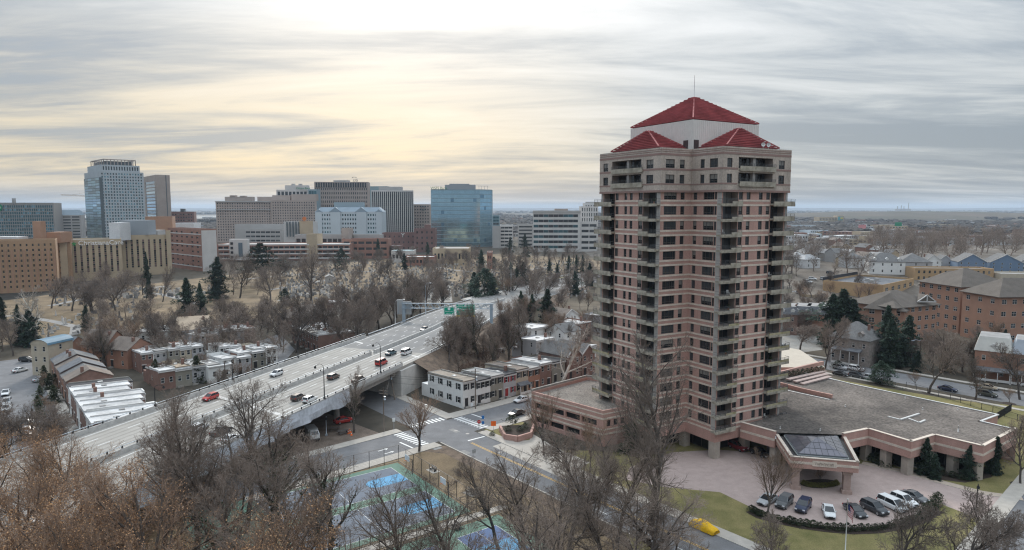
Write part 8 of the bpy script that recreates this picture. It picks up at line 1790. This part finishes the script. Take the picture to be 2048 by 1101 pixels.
# cemetery trees
for px, pb, pt, lb, kd, w in ((622, 602, 488, 'broad bare oak standing over the graves', 'big', 1.0), (540, 612, 528, 'rounded bare tree near the cemetery drive', 'big', 1.0), (480, 596, 502, 'bare tree between the pine and the conifer', 'big', 0.9), (436, 600, 515, 'large dark conifer in front of the parking garage', 'con', 1.0), (525, 570, 487, 'open crowned pine in front of the parking garage', 'pine', 1.0), (377, 646, 558, 'dark conifer beside the cemetery hall', 'con', 1.0), (571, 612, 578, 'small rounded evergreen among the graves', 'holly', .8), (173, 664, 612, 'dark conifer beside the curved cemetery drive', 'con', .9), (408, 640, 566, 'slim evergreen next to the dark conifer', 'con', .7), (300, 600, 505, 'slim ivy covered tree below the hospital', 'con', .35), (948, 596, 545, 'big dark evergreen at the ramp, cemetery side', 'con', 1.3), (968, 600, 537, 'tallest of the big dark evergreens at the ramp', 'holly', 1.1), (984, 596, 548, 'big dark evergreen at the ramp bend', 'con', 1.3), (705, 514, 470, 'dark evergreen in front of the pale block', 'con', .9), (758, 522, 478, 'narrow evergreen beside the clubhouse', 'con', .6), (683, 540, 497, 'rounded evergreen near the garage', 'holly', .8), (810, 540, 507, 'evergreen behind the cemetery shops', 'con', .9), (856, 520, 485, 'slim evergreen before the glass tower', 'con', .7), (963, 548, 500, 'grey green conifer on the cemetery rise', 'con', .9), (987, 538, 514, 'round evergreen beside the cemetery lodge', 'holly', .8), (1052, 516, 467, 'tall conifer before the banded office', 'con', .8), (1020, 512, 475, 'conifer next to the tall cemetery conifer', 'con', .8), (1099, 552, 520, 'small conifer by the cemetery fence', 'con', .8), (1115, 549, 527, 'short conifer by the cemetery fence', 'con', 1.0), (1137, 548, 512, 'dark conifer at the ramp end', 'con', .9), (1152, 547, 511, 'dark narrow conifer at the ramp end', 'con', .7), (1164, 547, 511, 'last conifer in the row by the tower', 'con', .7), (1041, 640, 583, 'green conifer on the embankment', 'con', .8), (1094, 660, 580, 'dark conifer above the back yards', 'con', 1.0), (1062, 650, 590, 'evergreen between the ramp and the yards', 'con', .9), (1006, 578, 505, 'bare tree on the ramp verge', 'tall', 1.0), (1043, 575, 500, 'slender bare tree on the ramp verge', 'tall', 1.0), (1065, 570, 525, 'small bare tree on the ramp verge', 'tall', 1.0)):
    T_(kd, px, pb, pt, lb, None, w)
tq = random.Random(33)
def scatter(n, px0, px1, py0, py1, h0, h1, kinds, label, group, wide=(0.85, 1.2), poly=None):
    for _ in range(n):
        p = gpt(tq.uniform(px0, px1), tq.uniform(py0, py1))
        plant(tq.choice(kinds), p, tq.uniform(h0, h1), label, group, tq.uniform(*wide))
scatter(14, 100, 330, 590, 640, 12, 20, ['big', 'mid'], 'bare brown tree on the cemetery slope below the hospital', 'cemetery trees below the hospital')
scatter(16, 540, 800, 530, 575, 12, 18, ['mid', 'tall'], 'bare tree among the middle cemetery graves', 'cemetery trees')
scatter(36, 780, 1190, 512, 545, 11, 18, ['mid', 'tall', 'mid'], 'bare tree on the far cemetery rise', 'far cemetery trees')
scatter(10, 420, 620, 545, 575, 12, 18, ['mid', 'big'], 'bare tree in front of the parking garage', 'trees before the parking garage')
for k in range(46):      # belt along the cemetery side of the highway
    y = 226 + 125 * (k / 46); p, d = hpos(y, HWD + tq.uniform(7, 34)); plant(tq.choice(['tall', 'mid', 'tall', 'ivy']), (p.x, p.y, 0), tq.uniform(13, 21), 'bare tree in the thicket along the cemetery side of the highway', 'thicket along the highway', tq.uniform(.8, 1.1))
for k in range(34):      # wooded slope on the near side
    y = 203 + 100 * (k / 34); p, d = hpos(y, -HWD - tq.uniform(4, 20)); plant(tq.choice(['tall', 'mid', 'ivy', 'mid']), (p.x, p.y, max(0, p.z * 0.4)), tq.uniform(8, 17) if y < 238 else tq.uniform(5, 9), 'bare tree on the wooded embankment above the row houses', 'embankment trees', tq.uniform(.9, 1.2))
for px, pb, pt in ((957, 738, 600), (1016, 735, 605), (905, 740, 640), (985, 740, 640)): T_('ivy', px, pb, pt, 'tall ivy wrapped tree rising behind the row houses', 'ivy wrapped trees behind the row', 0.85)
for k in range(36):
    y = 196 + 60 * (k / 36); p, d = hpos(y, -HWD - tq.uniform(2, 16)); plant('bush', (p.x, p.y, max(0, p.z * .35)), tq.uniform(2, 4), 'brown brush on the wooded embankment', 'embankment brush', 1.3, 'bush')
scatter(26, 1000, 1185, 600, 700, 8, 15, ['mid', 'tall', 'vase'], 'bare tree in the back yards behind the row houses', 'back yard trees')
scatter(18, 1010, 1180, 560, 610, 11, 16, ['mid', 'mid', 'con'], 'tree between the exit ramp and the yards', 'trees below the ramp')
scatter(40, 180, 480, 655, 735, 8, 14, ['mid', 'mid', 'vase', 'tall'], 'bare tree among the small houses', 'trees among the small houses'); scatter(16, 430, 640, 640, 705, 9, 14, ['mid', 'mid', 'vase'], 'bare tree along the side street by the brick hall', 'side street trees'); scatter(12, -20, 70, 600, 720, 10, 15, ['mid', 'con', 'mid'], 'tree on the cemetery edge by the residential street', 'street end trees'); scatter(12, 75, 130, 770, 840, 3, 6, ['vase', 'vase', 'jun'], 'small garden tree in front of the white roofed row', 'front garden trees'); scatter(10, 250, 560, 750, 790, 5, 9, ['mid', 'vase', 'jun'], 'small tree against the viaduct parapet', 'trees against the viaduct')
scatter(9, -10, 110, 880, 960, 10, 15, ['mid', 'big'], 'bare tree beside the residential street below the viaduct', 'lower street trees')
for px, pb, pt, kd, w, lb in ((205, 740, 640, 'ivy', .8, 'ivy covered tree in front of the brown roofed house'), (1663, 692, 590, 'con', 1.25, 'large dark conifer beside the mansard row'), (1685, 690, 580, 'con', 1.3, 'tallest dark conifer beside the apartment wing'), (1705, 694, 600, 'con', 1.2, 'dark conifer next to the apartment wing'), (1765, 725, 612, 'con', .9, 'pointed brownish conifer before the apartments'), (1780, 735, 640, 'con', 1.1, 'shaggy conifer above the parked white suv'), (1810, 720, 632, 'con', 1.0, 'dark conifer in front of the lower apartment wing'), (1762, 768, 722, 'holly', 1.0, 'small glossy evergreen at the podium sidewalk'), (2035, 750, 690, 'con', .8, 'dark conifer beside the blue grey mansard')): T_(kd, px, pb, pt, lb, None, w)
for px, pb, pt, w in ((1650, 738, 632, .8), (1857, 787, 668, .8), (1950, 800, 705, .9), (1830, 773, 740, 1.0), (2018, 806, 775, 1.0), (2040, 800, 690, .9), (1600, 700, 640, 1.3), (1900, 740, 650, 1.2), (1925, 745, 668, 1.1), (1865, 745, 680, 1.1)): T_('vase' if pt > 735 else 'mid', px, pb, pt, 'bare street tree along the right street', 'right street trees', w)
for px, py in ((1857, 787), (1950, 800), (2018, 808), (1760, 768), (2040, 970)): p = site(px, py); sheet('mulch_ring', [(p.x + 1.6 * math.cos(a * .6283), p.y + 1.6 * math.sin(a * .6283)) for a in range(10)], 0.145 if py < 0 else 0.05, MULCH, 'round mulch ring at a street tree')
scatter(26, 1560, 1760, 575, 690, 7, 12, ['mid', 'vase'], 'bare tree between the mansard row and the shop', 'trees round the mansard row'); scatter(14, 1790, 2048, 690, 745, 6, 11, ['mid', 'vase', 'con'], 'garden tree among the old houses', 'garden trees of the old houses')
for k in range(24): p = site(tq.uniform(1640, 2040), tq.uniform(712, 748)); plant(tq.choice(['shrub', 'bush']), p, tq.uniform(1.2, 2.6), 'garden shrub in front of the old houses', 'old house shrubs', 1.4, 'shrub')
def grove(name, kinds, pts, label):
    """a far wood that reads as one mass: trees joined into one object"""
    import numpy as np
    V, F, n0 = [], [], 0
    for x, y, z, h in pts:
        nm, H0, parts = PROTO[tq.choice(kinds)][tq.randrange(2)]; a = tq.uniform(0, 6.28); s = h / H0; w = s * tq.uniform(1.15, 1.5); ca, sa = math.cos(a) * w, math.sin(a) * w
        for pn, me in parts:
            n = len(me.vertices); co = np.empty(n * 3, np.float32); me.vertices.foreach_get('co', co); co = co.reshape(-1, 3)
            me.calc_loop_triangles(); t3 = np.empty(len(me.loop_triangles) * 3, np.int32); me.loop_triangles.foreach_get('vertices', t3)
            V.append(np.stack([co[:, 0] * ca - co[:, 1] * sa + x, co[:, 0] * sa + co[:, 1] * ca + y, co[:, 2] * s + z], 1)); F.append(t3 + n0); n0 += n
    V = np.concatenate(V); F = np.concatenate(F); me = bpy.data.meshes.new(name); me.vertices.add(len(V)); me.vertices.foreach_set('co', V.ravel()); me.loops.add(len(F)); me.loops.foreach_set('vertex_index', F)
    nt_ = len(F) // 3; me.polygons.add(nt_); me.polygons.foreach_set('loop_start', np.arange(0, nt_ * 3, 3, dtype=np.int32)); me.update(calc_edges=True); me.materials.append(TWIG)
    return tag(ob(name, me), label, 'wood', kind='stuff')
pts = []
while len(pts) < 110:
    x = tq.uniform(150, 640); y = tq.uniform(455, 800)
    if 0.53 < x / y < 0.84: pts.append((x, y, terr(x, y) - .3, tq.uniform(16, 25)))
grove('bare_wood', ['far'], pts, 'dense bare winter wood rising behind the blue houses')
pts = []
while len(pts) < 120:
    y = tq.uniform(620, 1350); x = tq.uniform(-0.62, 0.75) * y
    if x < -0.13 * y and y < 950: continue
    pts.append((x, y, terr(x, y) - .3, tq.uniform(10, 17)))
grove('city_tree_cover', ['far'], pts, 'scattered bare trees filling the gaps between far city blocks')
pts = []
for _ in range(105):
    p = site(tq.choice((tq.uniform(110, 330), tq.uniform(420, 720), tq.uniform(640, 1190), tq.uniform(780, 1190))), tq.uniform(520, 598)); pts.append((p.x, p.y, -.3, tq.uniform(9, 16)))
grove('cemetery_trees', ['far'], pts, 'bare trees massed over the far cemetery slope')
pts = []
for _ in range(60):
    p = site(tq.uniform(170, 640), tq.uniform(630, 735)); pts.append((p.x, p.y, -.3, tq.uniform(7, 12)))
grove('yard_trees', ['far'], pts, 'tangle of bare yard trees round the small houses')
pts = []
for _ in range(36):
    p = gpt(tq.uniform(1565, 1728), tq.uniform(500, 560)); pts.append((p.x, p.y, p.z - .3, tq.uniform(11, 18)))
grove('avenue_trees', ['far'], pts, 'bare trees massed along the avenue beyond the shop')
# ================================================================ far city, woods, river, hills
fb = random.Random(9)
for k in range(160):
    if k < 112: px, py = fb.uniform(1565, 2060), fb.uniform(446, 500)
    elif k < 140: px, py = fb.uniform(985, 1190), fb.uniform(440, 474)
    else: px, py = fb.uniform(330, 445), fb.uniform(436, 466)
    p = site(px, py); z = terr(p.x, p.y)
    if p.y < 760 and p.x > 0: continue
    w, d, h = fb.uniform(18, 60), fb.uniform(15, 30), fb.uniform(5, 13); ft = fb.choice(['far', 'w'])
    c = fb.choice([('white', FLATW), ('tan', CREAM), ('red brick', RBRK), ('grey', GREYS), ('brown brick', BBRK), ('pale blue', BLUEW)])
    nr = 2 if h > 8 else 1
    block('far_building', f'distant low {c[0]} building in the far town', 'building', rect(p, fb.uniform(-.5, .6), w, d), z - .2, z + h, c[1], fb.choice([FLATW, FLATR, FLATW]), {0: grid(w, z, z + h, int(w / 7) + 2, nr, .55, .4, 1, 1, .5, .5, .3)}, group='far town buildings', style='p', glass=('dark', 'mid'), parapet=.5)
q = face_rect(1639, 1675, 2100, 0, 40, 20); z1 = zpx(q, 435); b = block('far_hotel', 'distant pale hotel with rows of small windows', 'hotel', q, 0, z1, CREAM, FLATW, {0: grid((Vector(q[1]) - Vector(q[0])).length, 0, z1, 12, 5, .5, .5)}, style='p')
q = face_rect(1676, 1688, 2090, 0, 30, 20); z1 = zpx(q, 432); b = block('far_hotel', 'distant hotel tower with a teal and yellow mural', 'hotel', q, 0, z1, CREAM, FLATW, {}, style='p'); addbox(b, 'mural', 1677, 1687, 2088, 434, 441, 1, mat('mural_teal', (0.10, 0.36, 0.40), .8)); addbox(b, 'mural', 1682, 1687, 2086.5, 435, 439, 1, mat('mural_yellow', (0.55, 0.45, 0.10), .8))
for x0, x1, py, pb, m, lb in ((1566, 1581, 451, 470, RBRK, 'distant pink brick mill beside the pale mill'), (1581, 1632, 451, 464, BLUEW, 'distant pale blue mill with small windows'), (1665, 1690, 453, 462, BBRK, 'distant brown brick warehouse'), (1722, 1757, 464, 476, CREAM, 'distant cream warehouse in front of the highway')):
    y = site(x0, pb).y; q = face_rect(x0, x1, y, 0, 30, 15); z1 = zpx(q, py); L_ = (Vector(q[1]) - Vector(q[0])).length; block('far_building', lb, 'building', q, -.2, z1, m, FLATW, {0: grid(L_, 0, z1, 10, 3, .4, .4)}, style='p')
for px, py, m, lb in ((1795, 449, GREENS, 'distant green billboard on a post'), (1723, 454, mat('billboard_pink', (0.5, 0.2, 0.2), .7), 'distant pink billboard on a post')):
    p = site(px, py + 16); t = thing('billboard', lb, 'billboard', p); z = height_at(p, py); k = MB(); k.box((0, 0, 0), (1.2, 1.2, z - 3)); k.build('post', GREYS, t); k = MB(); k.box((0, -1, z - 4), (14, 1, 8)); k.build('panel', m, t)
p = site(1604, 528); house(gpt(1605, 530), R(20), 14, 10, 4, mat('blue_tarp_box', (0.02, 0.14, 0.45), .7), RWHT, 'small bright blue roadside kiosk', 'kiosk', roof='flat', nw=3, st=1, name='kiosk')
for i in range(34):
    p = gpt(fb.uniform(1562, 1760), fb.uniform(474, 545)); c = (('white', FLATW), ('cream', CREAM), ('grey', GREYS), ('brick', RBRK))[i % 4]; house(p, R(fb.choice((20, -60))), fb.uniform(8, 13), fb.uniform(8, 11), fb.uniform(5, 7), c[1], (RSHG, RWHT, RGRY, RSHB)[fb.randrange(4)], f'small {c[0]} house in the town beyond the avenue', group='small houses beyond the avenue', roof=fb.choice(('gx', 'gy', 'hip')), nw=2, rise=3, ws='sash')
for i in range(26):      # streets hidden behind the tower
    p = site(fb.uniform(1200, 1545), fb.uniform(560, 690)); c = (('white', WSID), ('cream', CRSID), ('grey', GRSID), ('brick', BRK1))[i % 4]; house(p, A1, fb.uniform(7, 12), fb.uniform(9, 12), fb.uniform(5.5, 7), c[1], (RSHG, RWHT, RGRY, RSHB)[fb.randrange(4)], f'small {c[0]} house on the blocks right behind the tower', group='houses behind the tower', roof=fb.choice(('gx', 'gy', 'shed')), nw=2, rise=2.6, chim=1)
grove('block_trees', ['far'], [(*site(tq.uniform(1195, 1560), tq.uniform(515, 690)).xy, -.3, tq.uniform(8, 14)) for _ in range(60)] + [(*site(tq.uniform(-260, 10), tq.uniform(560, 720)).xy, -.3, tq.uniform(9, 15)) for _ in range(30)], 'bare yard trees on the blocks behind the tower and past the hospital')
# distant woodland mass
k = MB(); wr = random.Random(17); from mathutils import noise as mnz
for _ in range(15000):
    inv = wr.uniform(1 / 14000, 1 / 1250); y = 1 / inv; x = wr.uniform(-0.95, 0.95) * y
    if mnz.noise(Vector((x * 0.0016, y * 0.0007, 0.3))) + 0.35 * mnz.noise(Vector((x * 0.006, y * 0.003, 5))) < -0.05: continue
    if -0.95 < x / y < -0.30 and 2900 < y < 5600: continue
    r = wr.uniform(7, 13) * (1 + y / 5000); h = wr.uniform(9, 15); n = 6; a0 = wr.uniform(0, 1)
    bs_ = [(x + r * math.cos(a0 + j * 1.047) * wr.uniform(.8, 1.2), y + r * math.sin(a0 + j * 1.047), -0.5) for j in range(n)]; md = [(x + .75 * r * math.cos(a0 + .5 + j * 1.047), y + .75 * r * math.sin(a0 + .5 + j * 1.047), h * wr.uniform(.6, .85)) for j in range(n)]
    k.faces(bs_ + md + [(x, y, h)], [(j, (j + 1) % n, n + (j + 1) % n, n + j) for j in range(n)] + [(n + j, n + (j + 1) % n, 2 * n) for j in range(n)])
o = k.build('distant_woodland', mat('distant_wood', (0.06, 0.052, 0.046), .95, nz=0.01, amt=.35, nz2=0.2, amt2=.3)); tag(o, 'far brown winter woodland covering the plain to the horizon', 'woodland', kind='stuff')
sheet('river', [(-3000, 3100), (-1250, 3300), (-1100, 3900), (-1600, 4700), (-4600, 4500)], 0.4, mat('river_water', (0.25, 0.29, 0.31), .12, spec=.6), 'pale river far beyond downtown')
mb = MB(); nx_, ny_ = 24, 10
mb.faces([(1150 + 1900 * i / nx_, 3000 + 1300 * j / ny_, max(-1, 34 * math.sin(math.pi * i / nx_) ** .6 * math.sin(math.pi * j / ny_) ** .8 + 2 * math.sin(i * 1.7 + j) - 1)) for j in range(ny_ + 1) for i in range(nx_ + 1)], [(j * (nx_ + 1) + i, j * (nx_ + 1) + i + 1, (j + 1) * (nx_ + 1) + i + 1, (j + 1) * (nx_ + 1) + i) for j in range(ny_) for i in range(nx_)], 0, True); struct(mb.build('grassy_mound', mat('mound_grass', (0.06, 0.068, 0.04), .95, nz=0.003, amt=.3, col2=(0.125, 0.095, 0.07))), 'broad grassy mound far to the right')
mb = MB(); n = 60; hs = [30 + 35 * (0.5 + mnz.noise(Vector((i * .23, 0, 0)))) for i in range(n + 1)]
for i in range(n): x0, x1 = -20000 + 40000 * i / n, -20000 + 40000 * (i + 1) / n; mb.face([(x0, 16500, 0), (x1, 16500, 0), (x1, 17500, hs[i + 1]), (x0, 17500, hs[i])]); mb.face([(x0, 17500, hs[i]), (x1, 17500, hs[i + 1]), (x1, 19000, 0), (x0, 19000, 0)])
struct(mb.build('hills', MATS['distant_wood']), 'low wooded hills on the horizon')
p = Vector((x_at(1806, 7500, 60), 7500, 0)); t = thing('power_station', 'faint power station stacks on the horizon', 'power station', p)
for x, h in ((-60, 70), (-20, 80), (10, 70), (60, 110)): m_ = MB(); m_.tube([(x, 0, 0), (x, 0, h)], [5, 3.5], 8); m_.build('chimney', GREYS, t)
m_ = MB(); m_.box((0, 0, 0), (150, 40, 42)); m_.build('boiler_house', GREYS, t)
# ================================================================ haze
m = bpy.data.materials.new('haze_air'); m.use_nodes = True; nt = m.node_tree
for n_ in list(nt.nodes): nt.nodes.remove(n_)
ou = nt.nodes.new('ShaderNodeOutputMaterial'); pv = nt.nodes.new('ShaderNodeVolumePrincipled'); pv.inputs['Color'].default_value = (0.66, 0.80, 0.97, 1); pv.inputs['Density'].default_value = 0.000062; pv.inputs['Anisotropy'].default_value = 0.1
nt.links.new(pv.outputs[0], ou.inputs['Volume'])
k = MB(); k.faces([(x, y, z) for z in (-2, 175) for x, y in ((-26500, -800), (26500, -800), (26500, 30500), (-26500, 30500))], [(3, 2, 1, 0), (4, 5, 6, 7), (0, 1, 5, 4), (1, 2, 6, 5), (2, 3, 7, 6), (3, 0, 4, 7)])
o = k.build('haze', m); o['kind'] = 'stuff'; o['label'] = 'thin blue grey winter haze'
